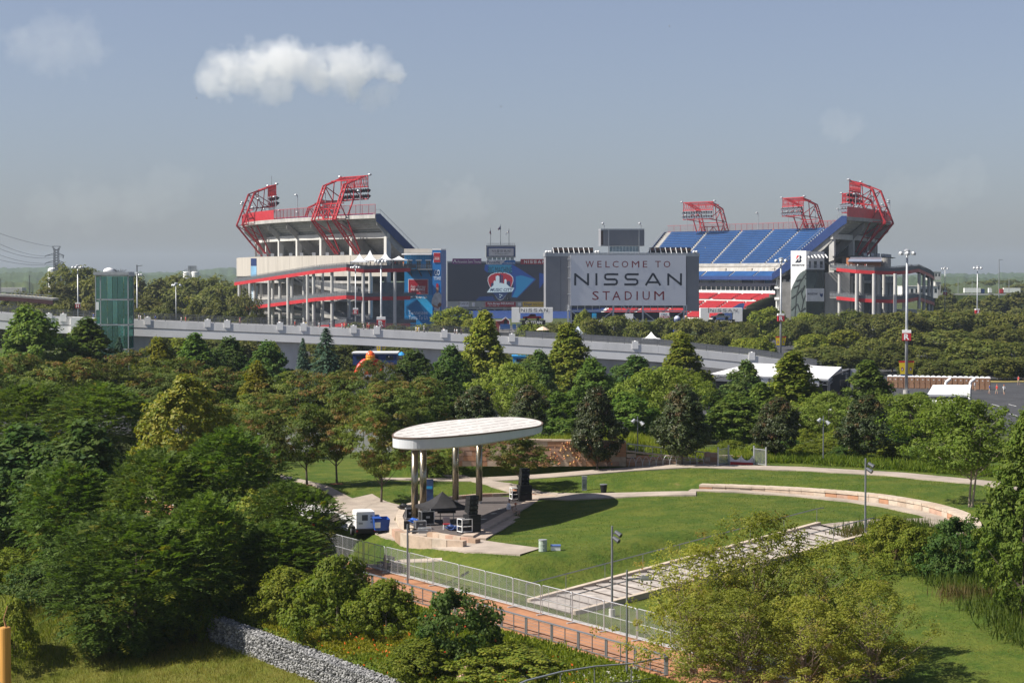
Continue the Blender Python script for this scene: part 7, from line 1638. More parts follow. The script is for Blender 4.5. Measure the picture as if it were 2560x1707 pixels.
m.build('leg', galv, sb)
m = MB()
for v in (777, 802): m.bar(NB(1420, v, .5), NB(1716, v, .5), .4)
for k in range(15): u = 1426 + 18.2 * k; m.bar(NB(u, 764, .5), NB(u, 777, .5), .18)
for a, b in (((1427, 777), (1480, 815)), ((1533, 815), (1570, 777)), ((1570, 777), (1607, 815)), ((1655, 815), (1710, 777)), ((1480, 815), (1533, 777)), ((1607, 777), (1655, 815)), ((1556, 764), (1572, 776)), ((1582, 764), (1572, 776))): m.bar(NB(*a, .5), NB(*b, .5), .3)
m.build('brace', galv, sb)
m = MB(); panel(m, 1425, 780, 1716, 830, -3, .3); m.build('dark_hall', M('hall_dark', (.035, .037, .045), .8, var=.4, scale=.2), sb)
m = MB()
for v in (648, 668, 695, 735, 775): m.bar(NB(1419, v, .9), NB(1427, v, .9), .25)
m.bar(NB(1423, 640, .9), NB(1423, 778, .9), .18); m.build('sign_bracket', white_paint, sb)

# ------------------------------------------------------------------ far scoreboard
fO = S(0, 288)
def FB(u, v, off=0.0): return PL(u, v, fO - SA * off, SA)
fb = thing('scoreboard', 'far video scoreboard with dark screen and advertising panels', 'scoreboard', S(0, 290))
m = MB(); panel(m, 1118, 653, 1392, 768, 0, 3, FB); m.build('frame', steel, fb)
scr = bpy.data.materials.new('screen_dark'); scr.use_nodes = True; b_ = scr.node_tree.nodes['Principled BSDF']; b_.inputs['Base Color'].default_value = (.006, .007, .013, 1); b_.inputs['Roughness'].default_value = .4; b_.inputs['Emission Color'].default_value = (.018, .021, .042, 1); b_.inputs['Emission Strength'].default_value = .2
def emat(n, c, s=.8):
    s *= .42
    m_ = bpy.data.materials.new(n); m_.use_nodes = True; p_ = m_.node_tree.nodes['Principled BSDF']; p_.inputs['Base Color'].default_value = (*[k * .3 for k in c], 1); p_.inputs['Emission Color'].default_value = (*c, 1); p_.inputs['Emission Strength'].default_value = s; p_.inputs['Roughness'].default_value = .5; return m_
m = MB(); panel(m, 1120, 657, 1390, 753, .35, .2, FB); sc_ = m.build('screen', scr, fb)
def fpoly(pts, mat, off, par, name='graphic'): m = MB(); m.face([FB(u, v, off) for u, v in pts]); return m.build(name, mat, par)
zb = lambda x, y: (1000 + x / 5.6, 550 + y / 5.6)
fpoly([zb(*q) for q in ((1190, 625), (1580, 625), (1905, 830), (1640, 1090), (1560, 1080), (1590, 900), (1500, 740), (1230, 740), (1180, 700))], emat('scr_blue', (.008, .05, .26), .7), .38, sc_)
fpoly([zb(*q) for q in ((1620, 790), (1700, 775), (1880, 830), (1640, 1080), (1570, 1080), (1625, 960))], emat('scr_cyan', (.01, .17, .38), .8), .40, sc_)
fpoly([zb(*q) for q in ((1240, 628), (1560, 628), (1570, 740), (1230, 740))], emat('scr_teal', (.01, .15, .28), .8), .42, sc_)
fpoly([zb(*q) for q in ((1950, 740), (2030, 760), (2030, 850), (1950, 960))], emat('scr_blue2', (.008, .05, .26), .7), .38, sc_)
fpoly([zb(*q) for q in ((1060, 1130), (1110, 1075), (1300, 1065), (1340, 1130))], emat('scr_dim', (.008, .035, .16), .6), .37, sc_)
TB('BIG MACHINE', emat('scr_black', (.002, .003, .006), .3), *zb(1232, 655), *zb(1568, 745), .44, sc_, FB)
def shield(k, dx=0): return [(1407 + (x - 1407) * k, 930 + (y - 930) * k) for x, y in ((1407, 733), (1480, 737), (1545, 762), (1583, 800), (1588, 850), (1570, 910), (1530, 990), (1480, 1060), (1440, 1110), (1407, 1122), (1374, 1110), (1334, 1060), (1284, 990), (1244, 910), (1226, 850), (1231, 800), (1269, 762), (1334, 737))]
fpoly([zb(*q) for q in shield(1)], emat('scr_white', (.55, .60, .66), .9), .46, sc_); fpoly([zb(*q) for q in shield(.955)], emat('scr_red', (.36, .016, .03), .8), .48, sc_)
nav = emat('scr_navy', (.012, .03, .11), .8); wht = emat('scr_white2', (.50, .62, .70), .9)
fpoly([zb(*q) for q in ((1262, 985), (1552, 985), (1480, 1058), (1440, 1106), (1407, 1117), (1374, 1106), (1334, 1058))], nav, .50, sc_)
for q in ((1275, 890, 1310, 960), (1310, 860, 1340, 960), (1340, 790, 1392, 960), (1395, 770, 1420, 960), (1425, 780, 1440, 960), (1460, 840, 1492, 960), (1495, 865, 1545, 960)): fpoly([zb(q[0], q[3]), zb(q[2], q[3]), zb(q[2], q[1]), zb((q[0] + q[2]) / 2, q[1] - 15), zb(q[0], q[1])], wht if q[0] % 2 == 0 else nav, .52 + .003 * (q[0] % 7), sc_)
fpoly([zb(*q) for q in ((1280, 940), (1320, 900), (1407, 880), (1495, 900), (1540, 940), (1540, 985), (1270, 985))], wht, .56, sc_)
fpoly([zb(*q) for q in ((1215, 1015), (1270, 940), (1600, 950), (1570, 1005), (1470, 1010))], wht, .58, sc_)
TB('MUSIC CITY', nav, *zb(1262, 955), *zb(1580, 1000), .62, sc_, FB, shear=.2, bold=.03)
for x, y in ((1398, 1045), (1425, 1055), (1402, 1078)): fpoly([zb(x + 14 * math.sin(a) * (1 if k % 2 == 0 else .42), y - 14 * math.cos(a) * (1 if k % 2 == 0 else .42)) for k, a in enumerate(np.linspace(0, 2 * math.pi, 11)[:-1])], wht, .52, sc_)
pur = M('ad_purple', (.16, .022, .16), .5); adred = M('ad_red', (.33, .012, .028), .5); adyel = M('ad_yellow', (.62, .40, .04), .5); adwhite = M('ad_white', (.60, .60, .64), .5); adblue = M('ad_blue', (.01, .14, .42), .5)
def fpan(a, b, mat, off=.6, name='ad_panel'): m = MB(); (u0, v0), (u1, v1) = zb(*a), zb(*b); panel(m, u0, v0, u1, v1, off, .3, FB); return m.build(name, mat, fb)
p_ = fpan((735, 540), (1140, 616), pur); TB('Ascension Saint Thomas', white_paint, *zb(803, 562), *zb(1135, 602), .62, p_, FB); m = MB(); stroke(m, [(0, 0), (.5, 1), (1, 0)], .22, FB(*zb(748, 600), .63), (FB(*zb(790, 600), .63) - FB(*zb(748, 600), .63)), (FB(*zb(748, 560), .63) - FB(*zb(748, 600), .63)), -SA, .02); m.build('emblem', white_paint, p_)
p_ = fpan((1210, 562), (1615, 622), adwhite); TB('Pinnacle', navy, *zb(1220, 570), *zb(1400, 614), .62, p_, FB, bold=.01); m = MB(); m.face([FB(*zb(*q), .63) for q in ((1420, 620), (1614, 620), (1614, 563), (1480, 563))]); m.build('print', adblue, p_); TB('FirmsBanking.com', white_paint, *zb(1450, 594), *zb(1608, 615), .66, p_, FB)
p_ = fpan((1688, 546), (2060, 620), adred); TB('NISSAN', white_paint, *zb(1738, 564), *zb(2030, 606), .62, p_, FB, wide=True, sw=.2)
p_ = fpan((840, 1146), (963, 1216), adwhite); TB('TITAN UP', ink, *zb(815, 1156), *zb(955, 1186), .62, p_, FB)
p_ = fpan((1200, 1146), (1622, 1216), adred); TB('Farm Bureau INSURANCE', white_paint, *zb(1225, 1152), *zb(1596, 1184), .62, p_, FB, shear=.15, bold=.02); TB('Auto · Home · Life', white_paint, *zb(1240, 1192), *zb(1390, 1206), .62, p_, FB)
p_ = fpan((1720, 1146), (2060, 1216), adyel); TB('Kroger', navy, *zb(1742, 1158), *zb(1848, 1208), .62, p_, FB, bold=.01); TB('FRESH FOR EVERYONE', ink, *zb(1864, 1172), *zb(2090, 1194), .62, p_, FB)
p_ = fpan((1650, 1158), (1695, 1205), adwhite); p_ = fpan((1014, 1154), (1048, 1212), adwhite)
m = MB(); panel(m, 1215, 613, 1289, 644, .5, 3, FB); tbx = m.build('name_box', steel, fb); m = MB(); panel(m, 1218, 617, 1288, 641.5, .62, .1, FB); m.build('navy_border', navy, tbx); m = MB(); panel(m, 1222, 621, 1284, 640, .75, .1, FB); f_ = m.build('name_sign', M('sign_grey', (.50, .49, .52), .5), tbx)
TB('NISSAN', ink, 1229.5, 625, 1275.5, 630.2, .78, f_, FB, wide=True); TB('STADIUM', M('ink_grey', (.15, .15, .17), .6), 1237, 632.5, 1268, 636.5, .78, f_, FB)
for k in range(6): m = MB(); panel(m, 1221 + 11 * k, 644, 1230 + 11 * k, 650, .3, .2, FB); m.build('box_window', MAT['pane_pale'], tbx)
m = MB()
for u in (1219, 1283): m.bar(FB(u, 644, .2), FB(u, 652, .2), .6)
for u in np.linspace(1222, 1286, 14): m.bar(FB(u, 613, .2), FB(u, 608.5, .2), .1)
m.bar(FB(1218, 608.5, .2), FB(1288, 608.5, .2), .12); m.bar(FB(1218, 610.5, .2), FB(1288, 610.5, .2), .1); m.build('roof_rail', steel, fb)
m = MB()
for u in (1130, 1200, 1260, 1320): m.bar(FB(u, 768, 0), Vector((FB(u, 768).x, FB(u, 768).y, 0)), .8)
for a, b in ((1130, 1165), (1165, 1200), (1200, 1230), (1230, 1260), (1260, 1290), (1290, 1320)): m.bar(FB(a, 770 if a % 2 == 0 else 792, .3), FB(b, 792 if a % 2 == 0 else 770, .3), .4)
for v in (771, 792): m.bar(FB(1110, v, .4), FB(1380, v, .4), .6)
m.build('leg_frame', steel, fb)
for u in (1140, 1148, 1157, 1200): a = FB(u, 647, .2); m = MB(); m.bar(FB(u, 653, .2), a, .2); m.build('spike', steel_dark, fb)
def flag(label, u, vt, vb, fl_, mats):
    b = FB(u, vb, .5); r = thing('flag', label, 'flag', b, 'flags on the far scoreboard'); m = MB(); m.tube(b, FB(u, vt, .5), .16, .1, n=6); m.build('pole', steel_dark, r)
    n_ = len(fl_) - 1
    for i, mt in enumerate(mats):
        m = MB(); (a0, a1), (b0, b1) = fl_[i], fl_[i + 1]; A = [FB(*a0, .5), FB(*a1, .5), FB(*b1, .9), FB(*b0, .9)]; m.prism(A, SA * .06); m.build('flag_cloth', mt, r)
zf = lambda x, y: (1210 + x / 11.2, 540 + y / 11.2)
flag('american flag on the middle pole of the far scoreboard', 1251.5, 561, 613, [(zf(465, 270), zf(460, 380)), (zf(440, 300), zf(425, 385)), (zf(380, 365), zf(400, 400))], [navy, M('flag_pink', (.62, .36, .36), .8)])
flag('drooping red and dark flag on the left pole of the far scoreboard', 1226.5, 570, 613, [(zf(188, 390), zf(190, 530)), (zf(170, 410), zf(205, 520)), (zf(150, 470), zf(170, 500))], [M('flag_dark', (.03, .03, .05), .8), M('flag_red', (.40, .06, .07), .8)])
flag('white flag streaming from the right pole of the far scoreboard', 1272.5, 570, 613, [(zf(700, 370), zf(700, 480)), (zf(665, 420), zf(660, 490)), (zf(600, 500), zf(605, 540))], [white_cloth, white_cloth])

# ------------------------------------------------------------------ blue tower and white tower at the stand ends
bn = Vector((-.12, -1, 0)).normalized(); bO = P(1045, 700, 676)
def BT(u, v, off=0.0): return PL(u, v, bO + bn * off, bn)
ad_blue1 = M('wrap_blue', (.012, .20, .46), .5, var=.1, scale=.1); ad_blue2 = M('wrap_cyan', (.02, .32, .58), .5)
bt = thing('blue_tower', 'blue wrapped stair tower with advertising beside the left stand', 'tower', Vector((bO.x, bO.y, 0)))
def pan2(F, nrm, u0, v0, u1, v1, off, th, mat, par, name, base=False):
    a, b, c, d = F(u0, v1, off), F(u1, v1, off), F(u1, v0, off), F(u0, v0, off)
    if base: a.z = b.z = 0
    m = MB(); m.prism([a, b, c, d], -nrm * th); return m.build(name, mat, par)
w1 = pan2(BT, bn, 1011, 636, 1080.5, 800, 0, 9, ad_blue1, bt, 'main_wall', True); w2 = pan2(BT, bn, 1081, 625, 1103, 800, 2.0, 11, M('wrap_blue2', (.008, .14, .40), .5, var=.08, scale=.1), bt, 'fin_wall', True)
pan2(BT, bn, 1081, 622, 1103, 625.2, 2.05, 11, white_paint, bt, 'fin_cap'); pan2(BT, bn, 1010, 622, 1080.5, 635, -1, 8, concrete_beige, bt, 'plant_room'); pan2(BT, bn, 1004, 634, 1079, 637, 2.5, 3, white_paint, bt, 'eave')
pan2(BT, bn, 1009, 672, 1080, 674.5, 2.6, 2.6, steel, bt, 'balcony_floor')
m = MB()
for u in np.linspace(1009, 1080, 24): m.bar(BT(u, 672, 2.6), BT(u, 661, 2.6), .1)
for v in (661, 664, 668): m.bar(BT(1009, v, 2.6), BT(1080, v, 2.6), .12)
for u in (1022, 1046, 1070): m.bar(BT(u, 674.5, 2.4), BT(u + 8, 690, .1), .3)
m.build('balcony_rail', steel_dark, bt)
for k in range(3): pan2(BT, bn, 1018 + 23.5 * k, 652, 1029 + 23.5 * k, 672, .03, .06, dark_glass, w1, 'doorway'); pan2(BT, bn, 1016 + 23.5 * k, 649, 1031 + 23.5 * k, 652, .3, .4, white_paint, w1, 'door_hood')
m = MB()
for i in range(16):
    for j in range(8): a = BT(1013 + 4.2 * i, 640 + 4.2 * j, .04); m.box(a, (.22, .03, .22))
m.build('dot_pattern', M('dot_pale', (.08, .42, .70), .5), w1)
m = MB(); m.face([BT(*q, .05) for q in ((1021 + 0, 736), (1081, 738), (1081, 795), (1060, 780), (1045, 750))]); m.build('print', ad_blue2, w1)
far_red = M('ad_red2', (.36, .012, .025), .5, var=.05)
pan2(BT, bn, 1020.5, 698, 1070.5, 736.5, .2, .2, white_paint, w1, 'ad_border'); p_ = pan2(BT, bn, 1021.6, 699.2, 1069.4, 735.2, .3, .1, far_red, w1, 'ad_plate')
TB('Farm Bureau', white_paint, 1027, 713, 1063.5, 719.5, .34, p_, BT, shear=.15); TB('INSURANCE', white_paint, 1027, 720.5, 1063, 726.4, .34, p_, BT, shear=.15, bold=.02); m = MB(); m.bar(BT(1027, 728.4, .34), BT(1062.5, 728.4, .34), .1, .03); m.build('rule', white_paint, p_); TB('Tennessee', white_paint, 1048, 730, 1062.5, 732.4, .34, p_, BT)
TB('Auto - Home - Life', white_paint, 1020, 739, 1068, 746, .1, w1, BT, shear=.15, bold=.02); TB('Tennessee', M('print_pale', (.62, .70, .76), .6), 1021.5, 776, 1069.5, 786.5, .1, w1, BT); TB('Turns To Us', MAT['print_pale'], 1021.5, 788.5, 1069.5, 799, .1, w1, BT)
pan2(BT, bn, 1083.6, 631.5, 1101, 656.5, 2.1, .1, white_paint, w2, 'ad_border'); p_ = pan2(BT, bn, 1084.3, 632.3, 1100.3, 655.7, 2.2, .1, far_red, w2, 'ad_plate'); TB('Farm Bureau', white_paint, 1086.5, 642, 1098.5, 645.5, 2.24, p_, BT); TB('INSURANCE', white_paint, 1086.5, 646.5, 1098.5, 649.5, 2.24, p_, BT, bold=.02)
TB('GO', MAT['print_pale'], 1086, 674, 1099.5, 688.5, 2.1, w2, BT, bold=.02); TB('TITANS!', MAT['print_pale'], 1084, 691, 1102, 700, 2.1, w2, BT, bold=.01)
# flat printed figure: player in cap and checked shirt holding a ball
def fig(pts, mat, off, name): m = MB(); m.face([BT(*zb(*q), 2.0 + off) for q in pts]); m.build(name, mat, w2)
fig([(470, 1270), (555, 1270), (552, 1330), (540, 1440), (470, 1440), (465, 1340)], M('print_jeans', (.06, .07, .13), .7), .10, 'print_trousers')
fig([(505, 1010), (545, 1010), (580, 1050), (580, 1160), (560, 1200), (556, 1275), (480, 1275), (478, 1190), (440, 1170), (445, 1120), (470, 1050)], M('print_shirt', (.42, .42, .42), .7, var=.3, scale=.8), .12, 'print_shirt')
fig([(505, 940), (538, 940), (540, 985), (528, 1022), (515, 1022), (505, 985)], M('print_skin', (.30, .16, .11), .7), .14, 'print_face'); fig([(503, 940), (540, 940), (536, 895), (520, 884), (506, 895)], far_red, .16, 'print_cap')
fig([(445, 1170), (480, 1190), (545, 1215), (540, 1245), (465, 1215), (447, 1195)], MAT['print_skin'], .16, 'print_arm'); fig([(525, 1185), (555, 1155), (580, 1165), (580, 1195), (560, 1220), (530, 1215)], M('print_ball', (.16, .06, .03), .7), .18, 'print_ball')

wn = Vector((-.8, -1, 0)).normalized(); wO = P(1995, 700, 712)
def WT(u, v, off=0.0): return PL(u, v, wO + wn * off, wn)
wt_ = thing('white_tower', 'white stair tower with black emblem and tyre tread graphic beside the right stand', 'tower', Vector((wO.x, wO.y, 0)))
w1 = pan2(WT, wn, 1977, 627, 2015.5, 800, 0, 3, white_paint, wt_, 'front_wall', True)
gn = Vector((.15, -1, 0)).normalized(); gO = WT(2015.5, 700, 0)
def GT(u, v, off=0.0): return PL(u, v, gO + gn * off, gn)
w2 = pan2(GT, gn, 2016, 674, 2061, 800, 0, 8, dark_glass, wt_, 'glass_wall', True); pan2(GT, gn, 2016, 629, 2061, 672, -1.5, 7, M('tower_grey', (.45, .45, .46), .6, var=.08), wt_, 'upper_wall'); pan2(GT, gn, 2016, 671, 2062, 674, 1.5, 4, galv, wt_, 'balcony_floor')
for k in range(3): pan2(GT, gn, 2020 + 15 * k, 653, 2027 + 15 * k, 670, -1.4, .1, dark_glass, wt_, 'doorway')
for k in range(6): m = MB(); m.bar(GT(2018 + 9 * k, 638 - k * .3, -1.4), GT(2024 + 9 * k, 645, 2), .3); m.build('canopy_strut', white_paint, wt_)
m = MB()
for u in np.linspace(2016, 2062, 16): m.bar(GT(u, 671, 1.4), GT(u, 663, 1.4), .1)
m.bar(GT(2016, 663, 1.4), GT(2062, 663, 1.4), .12); m.build('balcony_rail', steel, wt_)
p_ = pan2(GT, gn, 2015.6, 721, 2060.5, 753.5, .4, .3, M('plate_pale', (.50, .51, .54), .5), wt_, 'name_plate'); TB('BRIDGESTONE', ink, 2019, 732, 2044, 737, .44, p_, GT, shear=.2, bold=.02); m = MB(); m.face([GT(*q, .45) for q in ((2049, 731), (2052, 735), (2057, 733), (2057, 740), (2054, 743), (2050, 739))]); m.build('emblem', navy, p_)
def wpoly(F, pts, mat, off, par, name='graphic'): m = MB(); m.face([F(u, v, off) for u, v in pts]); return m.build(name, mat, par)
zw = lambda x, y: (1960 + x / 6.03, 620 + y / 6.03)
rub = M('tread_grey', (.075, .095, .09), .6, var=.25, scale=.4); grv = M('groove_dark', (.015, .02, .02), .7)
wpoly(WT, [zw(*q) for q in ((100, 1080), (105, 640), (130, 570), (165, 500), (200, 430), (240, 380), (290, 345), (334, 332), (334, 1080))], rub, .05, w1, 'tyre_graphic')
wpoly(GT, [zw(*q) for q in ((338, 360), (500, 360), (490, 470), (450, 600), (338, 600))], rub, .05, w2, 'tyre_graphic')
m = MB()
for i, (x0_, y0_, x1_, y1_) in enumerate(((160, 1080, 190, 700), (190, 700, 240, 520), (240, 520, 334, 380), (240, 1080, 290, 800), (290, 800, 334, 690), (110, 940, 200, 840), (110, 760, 210, 690), (200, 690, 290, 600), (140, 600, 220, 560), (180, 500, 260, 470), (290, 800, 260, 680), (260, 680, 310, 560), (200, 840, 240, 960), (240, 960, 320, 900), (290, 420, 334, 470))):
    m.bar(WT(*zw(x0_, y0_), .1 + .01 * i), WT(*zw(x1_, y1_), .1 + .01 * i), .35, .05, up=wn)
m.build('tyre_groove', grv, w1)
zz = lambda x, y: (1690 + x / 6.357, 490 + y / 6.357)
wpoly(WT, [zz(*q) for q in ((1920, 948), (1960, 945), (1905, 1010))], M('logo_red', (.62, .02, .03), .5), .06, w1, 'emblem'); wpoly(WT, [zz(*q) for q in ((1890, 1060), (1945, 985), (1945, 1040), (1925, 1060))], ink, .06, w1, 'emblem'); wpoly(WT, [zz(*q) for q in ((1962, 945), (1985, 948), (1994, 965), (1990, 990), (1978, 1000), (1992, 1015), (1990, 1042), (1970, 1058), (1938, 1060), (1948, 1035), (1962, 1030), (1960, 1000))], ink, .07, w1, 'emblem')
TB('BRIDGESTONE', ink, *zz(1842, 1084), *zz(2042, 1112), .06, w1, WT, shear=.25, bold=.03)

# banners on the left podium corner and party tents on the left terrace
bO2 = P(633, 660, 742); bn2 = Vector((-.55, -1, 0)).normalized()
def LB(u, v, off=0.0): return PL(u, v, bO2 + bn2 * off, bn2)
hb = thing('hanging_banner', 'tall blue and white banner hanging at the left podium corner', 'banner', LB(633, 800)); bb = M('banner_pale', (.22, .42, .60), .6, var=.55, scale=.12)
pan2(LB, bn2, 627, 646, 641, 665, 0, .2, navy, hb, 'upper_cloth'); pan2(LB, bn2, 627, 665.2, 641, 692, 0, .2, bb, hb, 'middle_cloth'); pan2(LB, bn2, 628, 715, 643, 754, -.5, .2, M('banner_pale2', (.50, .62, .72), .6, var=.4, scale=.1), hb, 'lower_cloth'); pan2(LB, bn2, 628, 776, 643, 800, -.5, .2, bb, hb, 'bottom_cloth')
for i, (u, vp, ve, w) in enumerate(((899, 634, 654, 44), (925, 625, 650, 42), (963, 630, 649, 40), (997, 640, 649, 48))): tent('white peaked party tent on the left terrace, %s from the left' % ORDN[i], u, vp, ve, w, 668 + (i % 2) * 3, base=P(950, 676, 668).z + .5, group='party tents on the left terrace')
for i in range(14):
    u = 885 + i * 10.3; q = P(u, 676, 667); q.z = P(950, 676, 668).z + 1.3; c = random.choice(list(cols)); person('stand', q, i, cols[c], 'spectator on the left terrace by the white tents, %s from the left' % ORDN[i], 'spectators on the left terrace', None, i % 2 == 0)

# ------------------------------------------------------------------ entry gates with pick-up trucks, signs, fan buildings
def pickup(q, k, mat, label, rz=0):
    r = thing('pickup_truck', label, 'pickup truck', q); Xv, Yv = Vector((math.cos(rz), math.sin(rz), 0)) * k, Vector((-math.sin(rz), math.cos(rz), 0)) * k; Zv = UPZ * k
    def f(a, b, c): return q + Xv * a + Yv * b + Zv * c
    m = MB(); m.prism([f(a, -.95, c) for a, c in ((-2.8, .5), (-2.85, 1.05), (-1.3, 1.2), (2.75, 1.2), (2.8, .5))], Yv * 1.9); m.build('body', mat, r)
    m = MB(); m.prism([f(a, -.85, c) for a, c in ((-1.3, 1.2), (-.5, 1.85), (1.0, 1.85), (1.25, 1.2))], Yv * 1.7); m.build('cabin', mat, r)
    m = MB(); m.prism([f(a, -.87, c) for a, c in ((-1.05, 1.25), (-.45, 1.75), (.9, 1.75), (1.05, 1.25))], Yv * .02); m.build('window', dark_glass, r)
    for a in (-1.8, 1.75): m = MB(); m.tube(f(a, -1.0, .45), f(a, -.7, .45), .45 * k, n=14); m.build('wheel', black, r); m = MB(); m.tube(f(a, .7, .45), f(a, 1.0, .45), .45 * k, n=14); m.build('wheel', black, r)
def portal(label, zq, Y, truckm, tlabel):
    (u0, v0), (u1, v1) = zq; O = P((u0 + u1) / 2, v1, Y); nn = Vector((0, -1, 0))
    def F(u, v, off=0.0): return PL(u, v, O + nn * off, nn)
    r = thing('entry_gate', label, 'gate', Vector((O.x, Y, 0)), 'white entry gates before the stadium'); w = u1 - u0; h = v1 - v0
    pan2(F, nn, u0 + w * .19, v0, u1, v0 + h * .36, 0, 3, white_paint, r, 'header'); pan2(F, nn, u0, v0, u0 + w * .21, v1, 0, 3, white_paint, r, 'pillar'); pan2(F, nn, u0 + w * .78, v0 + h * .36, u1, v1, 0, 3, white_paint, r, 'pillar')
    wide_word('NISSAN', ink, F(u0 + w * .235, v0 + h * .28, .05), F(u0 + w * .88, v0 + h * .28, .05), F(u0 + w * .235, v0 + h * .07, .05), r)
    a = F(u0 + w * .21, v1 - h * .12); pan2(F, nn, u0 + w * .25, v1 - h * .16, u0 + w * .82, v1 + h * .16, .6, .4, black, r, 'name_board'); lettering('TITAN', white_paint, F(u0 + w * .46, v1 + h * .1, .65), F(u0 + w * .74, v1 + h * .1, .65), F(u0 + w * .46, v1 - h * .1, .65), r, bold=.02)
    m = MB(); c = F(u0 + w * .38, v1, .66); Rr = h * .11 * Y / FPX
    for k in range(16): a0, a1 = 2 * math.pi * k / 16, 2 * math.pi * (k + 1) / 16; m.bar(c + Vector((Rr * math.cos(a0), 0, Rr * math.sin(a0))), c + Vector((Rr * math.cos(a1), 0, Rr * math.sin(a1))), .06, .12)
    m.bar(c - Vector((Rr * 1.25, 0, 0)), c + Vector((Rr * 1.25, 0, 0)), .06, .12); m.build('ring_emblem', white_paint, r)
    fl = F(u0 + w * .5, v1 - h * .16); m = MB(); m.box((fl.x, Y + 2.5, fl.z - .3), (w * .62 * Y / FPX, 5, .4)); m.build('platform', steel_dark, r)
    for k in (.28, .5, .78): q = F(u0 + w * k, v1); m = MB(); m.bar((q.x, Y + 1.5, 0), (q.x, Y + 1.5, q.z), .4); m.build('post', galv, r)
    pickup(Vector((fl.x, Y + 2.2, fl.z - .08)), w * .45 * Y / FPX / 5.6, truckm, tlabel)
portal('white entry gate holding a red pickup truck left of the scoreboard', ((1279, 769), (1382, 806)), 560, red_paint, 'red pickup truck displayed in the white entry gate')
portal('white entry gate holding a silver pickup truck right of the scoreboard', ((1751, 770), (1856, 804)), 560, M('silver_paint', (.42, .43, .45), .3, .6), 'silver pickup truck displayed in the white entry gate')
def sign_board(label, u0, v0, u1, v1, Y, mat, lines):
    nn = Vector((0, -1, 0)); O = P(u0, v1, Y); F = lambda u, v, off=0.0: PL(u, v, O + nn * off, nn); r = thing('sign_board', label, 'sign', Vector((P((u0 + u1) / 2, v1, Y).x, Y, 0)))
    pan2(F, nn, u0, v0, u1, v1, 0, .4, mat, r, 'board')
    for q in (u0 + 2, u1 - 2): p = F(q, v1); m = MB(); m.bar((p.x, Y + .2, 0), (p.x, Y + .2, p.z), .2); m.build('post', steel, r)
    for (txt, a, b, c, d, mt, bgm) in lines:
        if bgm: pan2(F, nn, a - 1, b - 1, c + 1, d + 1, .03, .03, bgm, r, 'colour_field')
        lettering(txt, mt, F(a, d, .07), F(c, d, .07), F(a, b, .07), r, bold=.02)
sign_board('white and red music festival sign under the scoreboard', 1649, 781, 1673, 800, 600, white_paint, [('CMA', 1653, 784, 1669, 788.5, navy, None), ('MUSIC', 1651, 791, 1671, 795.5, white_paint, adred), ('FESTIVAL', 1652, 797.2, 1670, 799, navy, None)])
sign_board('white sign with blue letters under the middle of the scoreboard', 1563, 784, 1583, 806, 600, white_paint, [('LSU', 1564, 798, 1582, 804.5, M('lsu_blue', (.05, .06, .30), .5), None)])
sign_board('small blue and white sign beside the tree under the scoreboard', 1480, 783, 1491, 796, 600, ad_blue2, [('', 1481, 785, 1490, 790, white_paint, None)][:0])
br = thing('barn_booth', 'small red barn shaped booth with white trim before the far scoreboard', 'booth', gy(1258, 600)); O = P(1258, 812, 600); a, b = P(1239, 812, 600), P(1274, 795, 600)
m = MB(); pk = P(1264, 787, 600); m.prism([Vector((a.x, 600, 0)), Vector((b.x, 600, 0)), Vector((b.x, 600, P(1274, 802, 600).z)), Vector((pk.x, 600, P(1264, 793, 600).z)), Vector((P(1254, 802, 600).x, 600, P(1254, 802, 600).z)), Vector((a.x, 600, P(1254, 802, 600).z))], (0, 5, 0)); m.build('wall', M('barn_red', (.28, .05, .05), .7), br)
m = MB(); e_ = [P(1239, 801, 599.8), P(1254, 801, 599.8), P(1264, 793, 599.8), P(1274, 802, 599.8), P(1274, 812, 599.8)]; [m.bar(p, q, .25) for p, q in zip(e_[:-1], e_[1:])]; m.build('trim', white_paint, br); m = MB(); m.box(P(1264, 806, 599.9), (.9, .1, 1.6)); m.build('door', dark_glass, br)
bs = thing('bleacher', 'small stand of blue folding seats before the far scoreboard', 'bleacher', gy(1275, 575))
for k in range(6):
    for u0, u1 in ((1250, 1275), (1281, 1290), (1293, 1312)): a, b = P(u0, 812 + k * 2.2, 578 - k), P(u1, 812 + k * 2.2, 578 - k); m = MB(); m.obox(a, b - a, (0, .5, 0), (0, 0, .22)); m.build('seat_row', blue_seat, bs)
m = MB(); a, b = P(1248, 815, 579), P(1314, 815, 579); m.prism([Vector((a.x, 579, 0)), Vector((a.x, 579, a.z)), Vector((a.x, 571, a.z - 1.6)), Vector((a.x, 571, 0))], (b.x - a.x, 0, 0)); m.build('tier', concrete_dark, bs)
tent('small white tent peak under the scoreboard', 1505, 797, 802, 12, 610); tent('white and blue tent at the foot of the scoreboard', 1445, 815, 832, 40, 520, M('tent_bluewhite', (.45, .50, .62), .8, var=.4, scale=.3))
